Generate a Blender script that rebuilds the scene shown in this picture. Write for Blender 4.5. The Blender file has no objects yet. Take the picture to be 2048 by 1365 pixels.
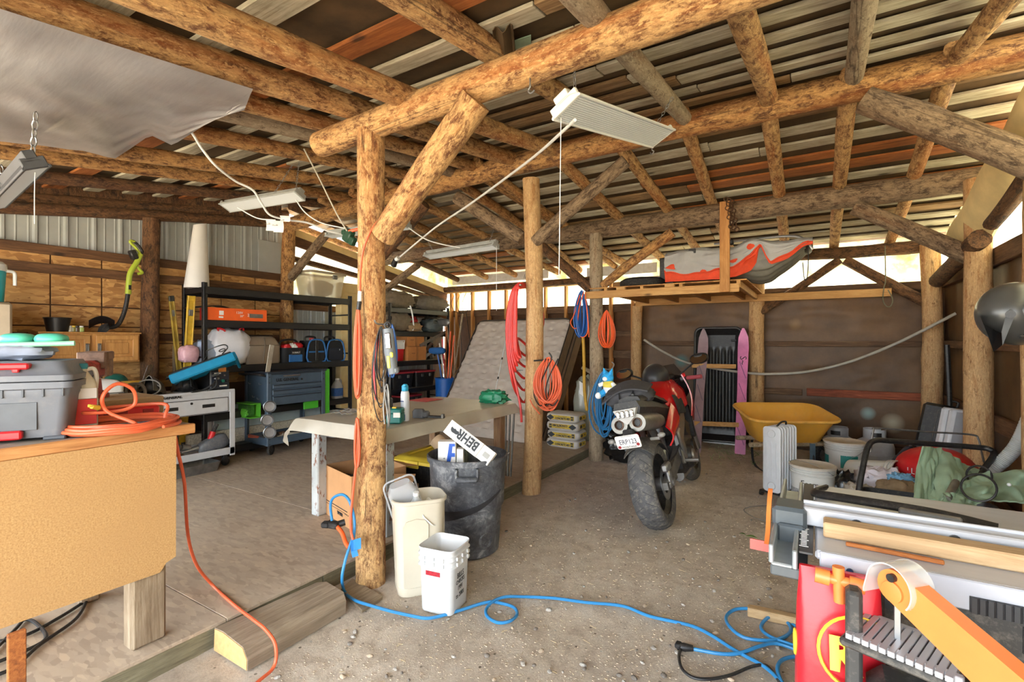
import bpy, math, random
from mathutils import Vector, Matrix, Quaternion, noise
V3 = Vector
PI = math.pi
random.seed(7)
C = bpy.context.scene.collection
SC = bpy.context.scene
# ---------------------------------------------------------------- camera
F_, CX_, CY_, H_ = 980.0, 1024.0, 682.5, 1.5          # image taken as 2048x1365
YAW = math.atan(606 / 980)
cd = bpy.data.cameras.new('camera'); cam = bpy.data.objects.new('camera', cd); C.objects.link(cam)
cd.sensor_width = 36; cd.lens = 36 * F_ / 2048; cd.clip_start = .05; cd.clip_end = 300
cam.location = (0, 0, H_); cam.rotation_euler = (PI / 2, 0, YAW)
SC.camera = cam
# ---------------------------------------------------------------- sky, sun, exposure
SC.view_settings.view_transform = 'Standard'; SC.view_settings.look = 'None'
SC.view_settings.gamma = 1; SC.view_settings.use_curve_mapping = False
SC.view_settings.exposure = 3.25
w = bpy.data.worlds.new('overcast_sky'); SC.world = w; w.use_nodes = True
wn = w.node_tree.nodes; wl = w.node_tree.links
bg = wn['Background']; bg.inputs['Strength'].default_value = 1.35
bg.inputs['Color'].default_value = (.86, .94, 1, 1)
sd = bpy.data.lights.new('sun', 'SUN'); sun = bpy.data.objects.new('sun', sd); C.objects.link(sun)
sd.energy = 7.0; sd.angle = math.radians(12); sd.color = (1, .95, .88)
sun.rotation_euler = V3((-.38, -.70, -.62)).to_track_quat('-Z', 'Y').to_euler()   # behind the closed rear wall: lights its fibreglass strips and the yard in front
try:
    SC.cycles.max_bounces = 8; SC.cycles.diffuse_bounces = 6; SC.cycles.transparent_max_bounces = 12
    SC.cycles.sample_clamp_indirect = 6
except Exception: pass
# ---------------------------------------------------------------- pixel <-> world
_s, _c = math.sin(YAW), math.cos(YAW)
def ray(x, y):
    t = (x - CX_) / F_
    return V3((-_s + _c * t, _c + _s * t, (CY_ - y) / F_))
def onz(x, y, z=0.0):
    d = ray(x, y); k = (z - H_) / d.z; return V3((d.x * k, d.y * k, z))
def onx(x, y, X):
    d = ray(x, y); k = X / d.x; return V3((X, d.y * k, H_ + d.z * k))
def ony(x, y, Y):
    d = ray(x, y); k = Y / d.y; return V3((d.x * k, Y, H_ + d.z * k))
def atd(x, y, k):
    d = ray(x, y); return V3((d.x * k, d.y * k, H_ + d.z * k))
# ---------------------------------------------------------------- materials
def lin(c):
    return tuple(((v / 255) / 12.92 if v / 255 <= .04045 else ((v / 255 + .055) / 1.055) ** 2.4) for v in c[:3])
def col(c): return (*lin(c), 1)
class NT:
    def __init__(s, name):
        s.m = bpy.data.materials.new(name); s.m.use_nodes = True
        s.n = s.m.node_tree.nodes; s.l = s.m.node_tree.links
        s.b = s.n['Principled BSDF']; s._v = None
    def a(s, typ, **kw):
        n = s.n.new(typ)
        for k, v in kw.items():
            if k in n.inputs: n.inputs[k].default_value = v
            else: setattr(n, k, v)
        return n
    def vec(s, scale=(1, 1, 1), rnd=True):
        tc = s.a('ShaderNodeTexCoord'); mp = s.a('ShaderNodeMapping'); mp.inputs['Scale'].default_value = scale
        s.l.new(tc.outputs['Object'], mp.inputs['Vector'])
        if rnd:
            oi = s.a('ShaderNodeObjectInfo'); mu = s.a('ShaderNodeMath', operation='MULTIPLY'); mu.inputs[1].default_value = 37.0
            s.l.new(oi.outputs['Random'], mu.inputs[0]); s.l.new(mu.outputs[0], mp.inputs['Location'])
        return mp.outputs['Vector']
    def noise(s, vec, scale, detail=5, rough=.6, dist=0):
        n = s.a('ShaderNodeTexNoise'); n.inputs['Scale'].default_value = scale; n.inputs['Detail'].default_value = detail
        n.inputs['Roughness'].default_value = rough; n.inputs['Distortion'].default_value = dist
        s.l.new(vec, n.inputs['Vector']); return n.outputs['Fac']
    def ramp(s, fac, stops, interp='LINEAR'):
        r = s.a('ShaderNodeValToRGB'); r.color_ramp.interpolation = interp; e = r.color_ramp.elements
        while len(e) < len(stops): e.new(.5)
        for i, (p, c) in enumerate(stops): e[i].position = p; e[i].color = c if len(c) == 4 else col(c)
        s.l.new(fac, r.inputs['Fac']); return r.outputs['Color']
    def mix(s, fac, a, b, blend='MIX'):
        n = s.a('ShaderNodeMix'); n.data_type = 'RGBA'; n.blend_type = blend
        for k, v in ((0, fac), (6, a), (7, b)):
            if hasattr(v, 'links') or hasattr(v, 'is_linked'): s.l.new(v, n.inputs[k])
            else: n.inputs[k].default_value = v
        return n.outputs[2]
    def bump(s, h, strength=.4, dist=.01):
        b = s.a('ShaderNodeBump'); b.inputs['Strength'].default_value = strength; b.inputs['Distance'].default_value = dist
        s.l.new(h, b.inputs['Height']); s.l.new(b.outputs['Normal'], s.b.inputs['Normal'])
    def out(s, color=None, rough=.7, metal=0, spec=None):
        if color is not None:
            if hasattr(color, 'is_linked'): s.l.new(color, s.b.inputs['Base Color'])
            else: s.b.inputs['Base Color'].default_value = color
        s.b.inputs['Roughness'].default_value = rough; s.b.inputs['Metallic'].default_value = metal
        if spec is not None: s.b.inputs['Specular IOR Level'].default_value = spec
        return s.m
def plain(name, c, rough=.5, metal=0, var=.12, sc=14, bump=0, dirt=0, stretch=(1, 1, 1), spec=None):
    """colour with a little uneven wear; dirt mixes in dusty specks"""
    t = NT(name); v = t.vec(stretch); n = t.noise(v, sc)
    k = lin(c)
    lo = tuple(max(0, q * (1 - var * 1.6)) for q in k) + (1,); hi = tuple(min(1, q * (1 + var)) for q in k) + (1,)
    cc = t.ramp(n, [(.3, lo), (.7, hi)])
    if dirt:
        n2 = t.noise(v, sc * 3.1, 8, .75); f = t.ramp(n2, [(.5, (0, 0, 0, 1)), (.72, (dirt, dirt, dirt, 1))])
        cc = t.mix(f, cc, col((178, 168, 152)))
    if bump: t.bump(t.noise(v, sc * 2.3, 6), bump, .006)
    return t.out(cc, rough, metal, spec)
def logmat(name, hi, mid, lo, bark=.45, stripe=1.0, bump=.55):
    """log whose grain runs along its own z axis: peeled wood with patches of bark"""
    t = NT(name); v = t.vec((1, 1, .14)); v2 = t.vec((1, 1, .35)); vp = t.vec((1, 1, .5))
    g = t.noise(v, 34, 6, .65, .4); p = t.noise(vp, 21, 10, .8, .4); f = t.noise(v2, 120, 6, .8)
    base = t.ramp(g, [(.3, mid), (.52, hi), (.75, mid)])
    base = t.mix(t.ramp(p, [(bark - .07, (0, 0, 0, 1)), (bark + .06, (1, 1, 1, 1))]), col(lo), base)
    stq = t.noise(t.vec((1, 1, .1)), 7, 5, .6, .3)
    base = t.mix(t.ramp(stq, [(.52, (0, 0, 0, 1)), (.64, (.55, .55, .55, 1))]), base, col(tuple(q_ * f_ for q_, f_ in zip(mid, (.95, .76, .56)))))
    base = t.mix(.42, base, t.ramp(f, [(.34, (.25, .22, .2, 1)), (.58, (1, 1, 1, 1))]), 'MULTIPLY')
    fk = t.noise(t.vec((1, 1, .28)), 85, 4, .7, .6)
    base = t.mix(t.ramp(fk, [(.56, (0, 0, 0, 1)), (.62, (.6, .6, .6, 1))]), base, col(tuple(min(255, q * 1.06 + 8) for q in hi)))
    crack = t.noise(t.vec((1, 1, .05)), 11, 3, .5, .2)
    base = t.mix(t.ramp(crack, [(.655, (0, 0, 0, 1)), (.675, (.75, .75, .75, 1)), (.7, (0, 0, 0, 1))]), base, col((52, 36, 22)))
    hgt = t.a('ShaderNodeMath', operation='ADD'); t.l.new(p, hgt.inputs[0]); t.l.new(f, hgt.inputs[1])
    t.bump(hgt.outputs[0], bump, .012)
    return t.out(base, .82)
def plankmat(name, hi, mid, lo, axis='x', knots=True, bump=.3, rough=.8, sc=1.0):
    t = NT(name); st = {'x': (.06, 1, 1), 'y': (1, .06, 1), 'z': (1, 1, .06)}[axis]
    st2 = {'x': (.35, 1, 1), 'y': (1, .35, 1), 'z': (1, 1, .35)}[axis]
    g = t.noise(t.vec(st), 52 * sc, 8, .75, .6); p = t.noise(t.vec(st2), 5 * sc, 6, .65, .5)
    c = t.ramp(g, [(.3, lo), (.48, mid), (.7, hi)])
    c = t.mix(t.ramp(p, [(.38, (.55, .55, .55, 1)), (.6, (0, 0, 0, 1))]), c, col(lo))
    if knots:
        vo = t.a('ShaderNodeTexVoronoi'); vo.inputs['Scale'].default_value = 3.2 * sc
        t.l.new(t.vec(st2), vo.inputs['Vector'])
        c = t.mix(t.ramp(vo.outputs['Distance'], [(.035, (.8, .8, .8, 1)), (.075, (0, 0, 0, 1))]), c, col(tuple(q * .45 for q in lo)))
    t.bump(g, bump, .004)
    return t.out(c, rough)
def osbmat(name, hi, mid, lo, plane='yz', sc=1.0, dusty=0):
    """strand board: three layers of randomly turned flakes"""
    t = NT(name); tc = t.a('ShaderNodeTexCoord'); c = None
    ax = {'yz': 'X', 'xz': 'Y', 'xy': 'Z'}[plane]; hts = []
    for i, (a, s) in enumerate(((.3, 16), (1.3, 19), (2.4, 14))):
        mp = t.a('ShaderNodeMapping'); r = [0, 0, 0]; r['XYZ'.index(ax)] = a; mp.inputs['Rotation'].default_value = r
        scl = {'yz': (1, .33, 1), 'xz': (.33, 1, 1), 'xy': (.33, 1, 1)}[plane]; mp.inputs['Scale'].default_value = scl
        t.l.new(tc.outputs['Object'], mp.inputs['Vector'])
        vo = t.a('ShaderNodeTexVoronoi'); vo.inputs['Scale'].default_value = s * sc; t.l.new(mp.outputs[0], vo.inputs['Vector'])
        sp = t.a('ShaderNodeSeparateColor'); t.l.new(vo.outputs['Color'], sp.inputs[0])
        k = t.ramp(sp.outputs[0], [(.0, lo), (.35, mid), (.8, hi), (1, tuple(min(255, q * 1.08) for q in hi))]); hts.append(sp.outputs[1])
        c = k if c is None else t.mix(t.ramp(sp.outputs[2], [(.45, (0, 0, 0, 1)), (.5, (1, 1, 1, 1))]), c, k)
    f = t.noise(t.vec((1, 1, 1)), 3, 5); c = t.mix(t.ramp(f, [(.35, (.3, .3, .3, 1)), (.65, (0, 0, 0, 1))]), c, col(lo))
    if dusty:
        f2 = t.noise(t.vec((1, 1, 1)), 2.2, 8, .7)
        c = t.mix(t.ramp(f2, [(.3, (dusty * .5,) * 3 + (1,)), (.65, (dusty,) * 3 + (1,))]), c, col((176, 163, 148)))
    t.bump(hts[0], .18, .004)
    return t.out(c, .78)
def glassy(name, c, alpha=.35, rough=.15, trans=0.0):
    t = NT(name); m = t.out(col(c), rough); t.b.inputs['Alpha'].default_value = alpha
    if trans: t.b.inputs['Transmission Weight'].default_value = trans
    return m
# ---------------------------------------------------------------- mesh builder
def rotm(rx=0, ry=0, rz=0, loc=(0, 0, 0)):
    return Matrix.Translation(V3(loc)) @ Matrix.Rotation(rz, 4, 'Z') @ Matrix.Rotation(ry, 4, 'Y') @ Matrix.Rotation(rx, 4, 'X')
def spline(pts, n=8, closed=False):
    P = [V3(p) for p in pts]; out = []; m = len(P)
    for i in range(m if closed else m - 1):
        if closed: a, b, c, d = P[(i - 1) % m], P[i], P[(i + 1) % m], P[(i + 2) % m]
        else: a, b, c, d = P[max(i - 1, 0)], P[i], P[i + 1], P[min(i + 2, m - 1)]
        for k in range(n):
            t = k / n; t2 = t * t; t3 = t2 * t
            out.append(.5 * ((2 * b) + (c - a) * t + (2 * a - 5 * b + 4 * c - d) * t2 + (3 * b - a - 3 * c + d) * t3))
    if not closed: out.append(P[-1])
    return out
def rr(w, d, r, z=0, n=3, cx=0, cy=0):
    r = min(r, w / 2 - 1e-4, d / 2 - 1e-4); o = []
    for q, (sx, sy) in enumerate(((1, 1), (-1, 1), (-1, -1), (1, -1))):
        for k in range(n + 1):
            a = q * PI / 2 + k * PI / 2 / n
            o.append(V3((cx + sx * (w / 2 - r) + r * math.cos(a), cy + sy * (d / 2 - r) + r * math.sin(a), z)))
    return o
def circ(r, z=0, n=20, cx=0, cy=0, sy=1):
    return [V3((cx + r * math.cos(2 * PI * k / n), cy + sy * r * math.sin(2 * PI * k / n), z)) for k in range(n)]
class MB:
    def __init__(s): s.v = []; s.f = []; s.m = Matrix()
    def at(s, m): s.m = m; return s
    def add(s, vs, fs):
        o = len(s.v); s.v += [s.m @ V3(p) for p in vs]; s.f += [tuple(i + o for i in f) for f in fs]; return s
    def box(s, c, d, b=0.0, m=None):
        """chamfered box: centre, full size, chamfer"""
        hx, hy, hz = d[0] / 2, d[1] / 2, d[2] / 2; b = min(b, hx * .9, hy * .9, hz * .9); c = V3(c); M = m or Matrix()
        if b <= 0:
            vs = [c + (M @ V3((sx * hx, sy * hy, sz * hz))) for sx in (-1, 1) for sy in (-1, 1) for sz in (-1, 1)]
            return s.add(vs, [(0, 1, 3, 2), (4, 6, 7, 5), (0, 4, 5, 1), (2, 3, 7, 6), (0, 2, 6, 4), (1, 5, 7, 3)])
        vs = []; ix = {}
        for sx in (-1, 1):
            for sy in (-1, 1):
                for sz in (-1, 1):
                    for k, p in enumerate(((hx, hy - b, hz - b), (hx - b, hy, hz - b), (hx - b, hy - b, hz))):
                        ix[sx, sy, sz, k] = len(vs); vs.append(c + (M @ V3((sx * p[0], sy * p[1], sz * p[2]))))
        fs = []
        for g in (-1, 1):
            f = [ix[g, a, e, 0] for a, e in ((-1, -1), (1, -1), (1, 1), (-1, 1))]; fs.append(f if g > 0 else f[::-1])
            f = [ix[a, g, e, 1] for a, e in ((-1, -1), (-1, 1), (1, 1), (1, -1))]; fs.append(f if g > 0 else f[::-1])
            f = [ix[a, e, g, 2] for a, e in ((-1, -1), (1, -1), (1, 1), (-1, 1))]; fs.append(f if g > 0 else f[::-1])
            for h in (-1, 1):
                f = [ix[g, h, -1, 0], ix[g, h, -1, 1], ix[g, h, 1, 1], ix[g, h, 1, 0]]; fs.append(f if g * h > 0 else f[::-1])
                f = [ix[g, -1, h, 0], ix[g, 1, h, 0], ix[g, 1, h, 2], ix[g, -1, h, 2]]; fs.append(f if g * h > 0 else f[::-1])
                f = [ix[-1, g, h, 1], ix[-1, g, h, 2], ix[1, g, h, 2], ix[1, g, h, 1]]; fs.append(f if g * h > 0 else f[::-1])
                for e in (-1, 1):
                    f = [ix[g, h, e, 0], ix[g, h, e, 1], ix[g, h, e, 2]]; fs.append(f if g * h * e > 0 else f[::-1])
        return s.add(vs, fs)
    def loft(s, rings, cap0=True, cap1=True, closed=True):
        n = len(rings[0]); vs = [p for r in rings for p in r]; fs = []
        for i in range(len(rings) - 1):
            for k in range(n if closed else n - 1):
                k2 = (k + 1) % n; fs.append((i * n + k, i * n + k2, (i + 1) * n + k2, (i + 1) * n + k))
        if cap0: fs.append(tuple(range(n))[::-1])
        if cap1: fs.append(tuple((len(rings) - 1) * n + k for k in range(n)))
        return s.add(vs, fs)
    def lathe(s, prof, n=20, m=None, cap0=True, cap1=True):
        M = m or Matrix()
        return s.loft([[M @ p for p in circ(max(r, 1e-5), z, n)] for r, z in prof], cap0, cap1)
    def tube(s, pts, r, n=8, cap=True, closed=False, flat=1.0):
        P = [V3(p) for p in pts]; rings = []; up = None; m = len(P)
        for i in range(m):
            t = (P[(i + 1) % m] - P[i - 1]) if closed else (P[min(i + 1, m - 1)] - P[max(i - 1, 0)])
            if t.length < 1e-9: t = V3((0, 0, 1))
            t.normalize()
            if up is None: up = t.orthogonal().normalized()
            up = up - t * up.dot(t)
            if up.length < 1e-6: up = t.orthogonal()
            up.normalize(); si = t.cross(up); ri = r[i] if isinstance(r, (list, tuple)) else r
            rings.append([P[i] + up * (ri * math.cos(2 * PI * k / n)) + si * (ri * flat * math.sin(2 * PI * k / n)) for k in range(n)])
        if closed: rings.append(rings[0])
        return s.loft(rings, cap and not closed, cap and not closed)
    def cyl(s, a, b, r, r2=None, n=12): return s.tube([a, b], [r, r if r2 is None else r2], n)
    def prism(s, poly, d, m=None, hole=None):
        """polygon in local xy, extruded d along z, then m"""
        M = m or Matrix(); a = [M @ V3((x, y, 0)) for x, y in poly]; b = [M @ V3((x, y, d)) for x, y in poly]
        return s.loft([a, b])
    def ball(s, c, r, n=14, m=None, k=8):
        c = V3(c); r = (r, r, r) if not isinstance(r, (tuple, list)) else r; M = m or Matrix()
        rings = []
        for j in range(k + 1):
            a = -PI / 2 + PI * j / k; q = max(math.cos(a), .002)
            rings.append([c + (M @ V3((r[0] * q * math.cos(2 * PI * i / n), r[1] * q * math.sin(2 * PI * i / n), r[2] * math.sin(a)))) for i in range(n)])
        return s.loft(rings)
    def torus(s, c, R, r, m=None, n=24, k=8, a0=0, a1=2 * PI, sq=1):
        M = m or Matrix(); full = abs(a1 - a0 - 2 * PI) < 1e-6
        pts = [V3(c) + (M @ V3((R * math.cos(a0 + (a1 - a0) * i / n), R * sq * math.sin(a0 + (a1 - a0) * i / n), 0))) for i in range(n if full else n + 1)]
        return s.tube(pts, r, k, closed=full)
    def surf(s, fn, nu, nv, wrap=False):
        vs = [V3(fn(i / nu, j / nv)) for j in range(nv + 1) for i in range(nu + 1)]; w_ = nu + 1
        return s.add(vs, [(j * w_ + i, j * w_ + i + 1, (j + 1) * w_ + i + 1, (j + 1) * w_ + i) for j in range(nv) for i in range(nu)])
    def blob(s, c, r, seed=0, amp=.18, fr=3.0, n=26, k=16, e=.8, m=None, flat=None, fold=0):
        """lumpy bag: super-ellipsoid pushed about by noise"""
        c = V3(c); M = m or Matrix(); rings = []; sp = lambda q: math.copysign(abs(q) ** e, q)
        for j in range(k + 1):
            a = -PI / 2 + PI * j / k; ring = []
            for i in range(n):
                b = 2 * PI * i / n
                p = V3((sp(math.cos(a)) * sp(math.cos(b)), sp(math.cos(a)) * sp(math.sin(b)), sp(math.sin(a))))
                q = p * fr + V3((seed * 7.3, seed * 3.1, seed))
                d = amp * noise.fractal(q, .6, 2.2, 4)
                if fold: d += fold * (abs(noise.noise(q * 1.7)) - .25)
                p = p * (1 + d); p = V3((p.x * r[0], p.y * r[1], p.z * r[2]))
                if flat is not None: p.z = max(p.z, flat)
                ring.append(c + (M @ p))
            rings.append(ring)
        return s.loft(rings)
    def solid(s, fn, nu, nv, th):
        """sheet with thickness th along its normal"""
        G = [[V3(fn(i / nu, j / nv)) for i in range(nu + 1)] for j in range(nv + 1)]; w_ = nu + 1; top = []; bot = []
        for j in range(nv + 1):
            for i in range(nu + 1):
                du = G[j][min(i + 1, nu)] - G[j][max(i - 1, 0)]; dv = G[min(j + 1, nv)][i] - G[max(j - 1, 0)][i]
                nn = du.cross(dv); nn = nn.normalized() if nn.length > 1e-12 else V3((0, 0, 1))
                top.append(G[j][i] + nn * th / 2); bot.append(G[j][i] - nn * th / 2)
        k = len(top); fs = []
        for j in range(nv):
            for i in range(nu):
                a, b, c_, d = j * w_ + i, j * w_ + i + 1, (j + 1) * w_ + i + 1, (j + 1) * w_ + i
                fs += [(a, b, c_, d), (k + d, k + c_, k + b, k + a)]
        rim = [i for i in range(w_)] + [j * w_ + nu for j in range(1, nv + 1)] + [nv * w_ + i for i in range(nu - 1, -1, -1)] + [j * w_ for j in range(nv - 1, 0, -1)]
        for a, b in zip(rim, rim[1:] + rim[:1]): fs.append((b, a, k + a, k + b))
        return s.add(top + bot, fs)
    def mesh(s, name, mat, smooth=False, ang=40):
        me = bpy.data.meshes.new(name); me.from_pydata([tuple(p) for p in s.v], [], s.f); me.validate()
        if mat: me.materials.append(mat)
        if smooth:
            me.polygons.foreach_set('use_smooth', [True] * len(me.polygons))
            try: me.set_sharp_from_angle(angle=math.radians(ang))
            except Exception: pass
        me.update(); return me
    def build(s, name, mat, parent=None, smooth=True, ang=40, centre=True, loc=None, rot=None):
        if parent is None and centre and s.v:
            xs = [p.x for p in s.v]; ys = [p.y for p in s.v]; zs = [p.z for p in s.v]
            o = V3(((min(xs) + max(xs)) / 2, (min(ys) + max(ys)) / 2, min(zs))); s.v = [p - o for p in s.v]
        else: o = V3((0, 0, 0))
        ob = bpy.data.objects.new(name, s.mesh(name, mat, smooth, ang)); C.objects.link(ob)
        ob.location = V3(loc) if loc is not None else o
        if rot is not None: ob.rotation_euler = rot
        if parent is not None: ob.parent = parent
        return ob
def tag(o, label=None, cat=None, group=None, kind=None):
    for k, v in (('label', label), ('category', cat), ('group', group), ('kind', kind)):
        if v: o[k] = v
    return o
def thing(name, label, cat, loc=(0, 0, 0), rz=0, group=None, rot=None):
    o = bpy.data.objects.new(name, None); C.objects.link(o); o.location = V3(loc)
    o.rotation_euler = rot if rot else (0, 0, rz); o.empty_display_size = .1
    return tag(o, label, cat, group)
def dup(o, parent=None, label=None, loc=None, rz=None):
    c = o.copy(); C.objects.link(c)
    if parent is not None: c.parent = parent
    if label: c['label'] = label
    if loc is not None: c.location = V3(loc)
    if rz is not None: c.rotation_euler = (0, 0, rz)
    for ch in o.children: dup(ch, c)
    return c
def put(ob, loc, rot=(0, 0, 0)): ob.location = V3(loc); ob.rotation_euler = rot; return ob
def part(name, mat, parent, fn, smooth=True, ang=40, label=None, **kw):
    b = MB(); fn(b); o = b.build(name, mat, parent, smooth, ang, **kw)
    if label: o['label'] = label
    return o
def text(s, size, mat, parent, m, name='lettering', ext=.0006, ax='CENTER', sx=1.0, bold=0):
    cu = bpy.data.curves.new(name, 'FONT'); cu.body = s; cu.size = size; cu.align_x = ax; cu.align_y = 'CENTER'
    cu.extrude = ext; cu.resolution_u = 2; cu.offset = bold
    tmp = bpy.data.objects.new('tmp', cu); C.objects.link(tmp); dg = bpy.context.evaluated_depsgraph_get()
    me = bpy.data.meshes.new_from_object(tmp.evaluated_get(dg)); bpy.data.objects.remove(tmp); bpy.data.curves.remove(cu)
    me.transform(m @ Matrix.Diagonal((sx, 1, 1, 1))); me.materials.clear(); me.materials.append(mat)
    o = bpy.data.objects.new(name, me); C.objects.link(o)
    if parent is not None: o.parent = parent
    return o
def frame_m(o, x, y):
    """matrix with origin o, local x along x, local y near y"""
    x = V3(x).normalized(); z = x.cross(V3(y)).normalized(); y = z.cross(x)
    return Matrix(((x.x, y.x, z.x, o[0]), (x.y, y.y, z.y, o[1]), (x.z, y.z, z.z, o[2]), (0, 0, 0, 1)))
def log(name, a, b, r0, r1, mat, parent=None, n=14, seed=None, rough=.05, knots=3):
    a = V3(a); b = V3(b); L = (b - a).length; seed = random.random() * 99 if seed is None else seed
    rings = []; k = max(6, int(L / .16)); bend = (random.uniform(-1, 1) * .012 * L, random.uniform(-1, 1) * .012 * L)
    kn = [(random.uniform(.1, .9) * L, random.uniform(0, 2 * PI)) for _ in range(knots)]
    for i in range(k + 1):
        z = L * i / k; r = r0 + (r1 - r0) * i / k; sw = math.sin(PI * i / k); ring = []
        for q in range(n):
            an = 2 * PI * q / n
            d = 1 + rough * noise.noise(V3((math.cos(an) * 1.3 + seed, math.sin(an) * 1.3, z * 1.6))) * 1.6 + .03 * noise.noise(V3((math.cos(an) * 4, math.sin(an) * 4 + seed, z * 9)))
            for kz, ka in kn:
                e = ((z - kz) / .07) ** 2 + (min(abs(an - ka), 2 * PI - abs(an - ka)) / .5) ** 2
                if e < 6: d += .13 * math.exp(-e)
            ring.append(V3((bend[0] * sw + r * d * math.cos(an), bend[1] * sw + r * d * math.sin(an), z)))
        rings.append(ring)
    m = MB(); m.loft(rings); o = m.build(name, mat, parent, True, 60, centre=False, loc=a)
    o.rotation_euler = (b - a).to_track_quat('Z', 'Y').to_euler(); return o
# ================================================================ palette of materials
M = {}
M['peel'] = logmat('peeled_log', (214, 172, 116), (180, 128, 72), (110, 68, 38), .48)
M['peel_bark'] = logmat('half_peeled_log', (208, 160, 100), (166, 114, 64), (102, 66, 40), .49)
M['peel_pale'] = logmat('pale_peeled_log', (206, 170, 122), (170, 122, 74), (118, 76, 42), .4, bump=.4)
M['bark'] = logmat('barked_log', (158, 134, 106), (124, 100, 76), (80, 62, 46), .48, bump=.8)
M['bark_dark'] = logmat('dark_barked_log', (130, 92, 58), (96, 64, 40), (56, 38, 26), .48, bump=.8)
M['greylog'] = logmat('weathered_grey_log', (178, 160, 134), (138, 118, 94), (84, 66, 48), .42)
M['brd'] = plankmat('weathered_board', (222, 216, 194), (190, 182, 158), (122, 106, 80), 'x')
M['brd_b'] = plankmat('brown_board', (186, 156, 114), (146, 114, 76), (84, 60, 36), 'x')
M['brd_o'] = plankmat('orange_board', (196, 124, 62), (160, 92, 40), (104, 56, 24), 'x')
M['lum_x'] = plankmat('new_lumber_x', (214, 174, 116), (196, 150, 92), (160, 112, 62), 'x', bump=.12)
M['lum_y'] = plankmat('new_lumber_y', (214, 174, 116), (196, 150, 92), (160, 112, 62), 'y', bump=.12)
M['lum_z'] = plankmat('new_lumber_z', (206, 158, 98), (186, 132, 74), (146, 94, 48), 'z', bump=.12)
M['old_x'] = plankmat('old_girt_x', (132, 104, 76), (98, 72, 50), (58, 40, 28), 'x')
M['old_y'] = plankmat('old_girt_y', (138, 100, 66), (102, 70, 44), (60, 40, 26), 'y')
M['old_z'] = plankmat('old_board_z', (150, 130, 102), (112, 92, 68), (70, 54, 38), 'z')
M['red_x'] = plankmat('red_stained_girt', (176, 98, 66), (140, 72, 46), (84, 40, 26), 'x')
M['grey_y'] = plankmat('weathered_grey_timber', (176, 160, 138), (146, 130, 108), (98, 82, 64), 'y', knots=False)
M['osb'] = osbmat('strand_board', (206, 160, 100), (188, 138, 80), (148, 102, 58), 'yz', 2.2)
M['osbf'] = osbmat('dusty_strand_floor', (178, 156, 130), (164, 142, 118), (136, 114, 92), 'xy', 3.0, dusty=.6)
M['felt'] = plain('roofing_felt', (84, 64, 38), .95, var=.35, sc=3, bump=.5)
M['felt2'] = plain('pale_underlay', (132, 122, 108), .9, var=.3, sc=3, bump=.4)
M['sheetmetal'] = plain('white_ribbed_steel', (166, 170, 168), .45, .0, var=.07, sc=4, dirt=.3)
def _tarp():
    t = NT('brown_wall_sheet'); v = t.vec((1, 1, 1), False); n = t.noise(v, 2.2, 6, .65); c = t.ramp(n, [(.3, (72, 50, 28)), (.7, (112, 82, 50))])
    for p_, r_, k_ in ((ony(1362, 722, YB), .13, (54, 128, 130)), (ony(1736, 828, YB), .1, (150, 186, 184)), (ony(1786, 848, YB), .14, (186, 176, 150)), (ony(1590, 648, YB), .1, (150, 118, 76))):
        d = t.a('ShaderNodeVectorMath', operation='DISTANCE'); tc = t.a('ShaderNodeTexCoord'); t.l.new(tc.outputs['Object'], d.inputs[0]); d.inputs[1].default_value = (p_.x, p_.y, p_.z)
        c = t.mix(t.ramp(d.outputs['Value'], [(r_ * .3, (.8, .8, .8, 1)), (r_, (0, 0, 0, 1))]), c, col(k_))
    t.bump(t.noise(v, 5, 6), .25, .006); return t.out(c, .55)
XL, XR, YB = -6.42, 1.30, 7.86
M['tarp'] = _tarp()
M['tarp_d'] = plain('dark_brown_wall_board', (92, 62, 38), .8, var=.3, sc=3, bump=.3)
def _trans():
    t = NT('fibreglass_strip'); n = t.noise(t.vec((1, 1, 1), False), 2.3, 8, .7)
    c = t.ramp(n, [(.35, (168, 162, 126)), (.6, (222, 221, 210))])
    d = t.a('ShaderNodeBsdfTranslucent'); t.l.new(c, d.inputs['Color'])
    t.l.new(c, t.b.inputs['Base Color']); t.b.inputs['Roughness'].default_value = .5
    mx = t.a('ShaderNodeMixShader'); mx.inputs[0].default_value = .92
    t.l.new(t.b.outputs[0], mx.inputs[1]); t.l.new(d.outputs[0], mx.inputs[2])
    o = [n_ for n_ in t.n if n_.type == 'OUTPUT_MATERIAL'][0]; t.l.new(mx.outputs[0], o.inputs['Surface']); return t.m
M['strip'] = _trans()
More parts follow.
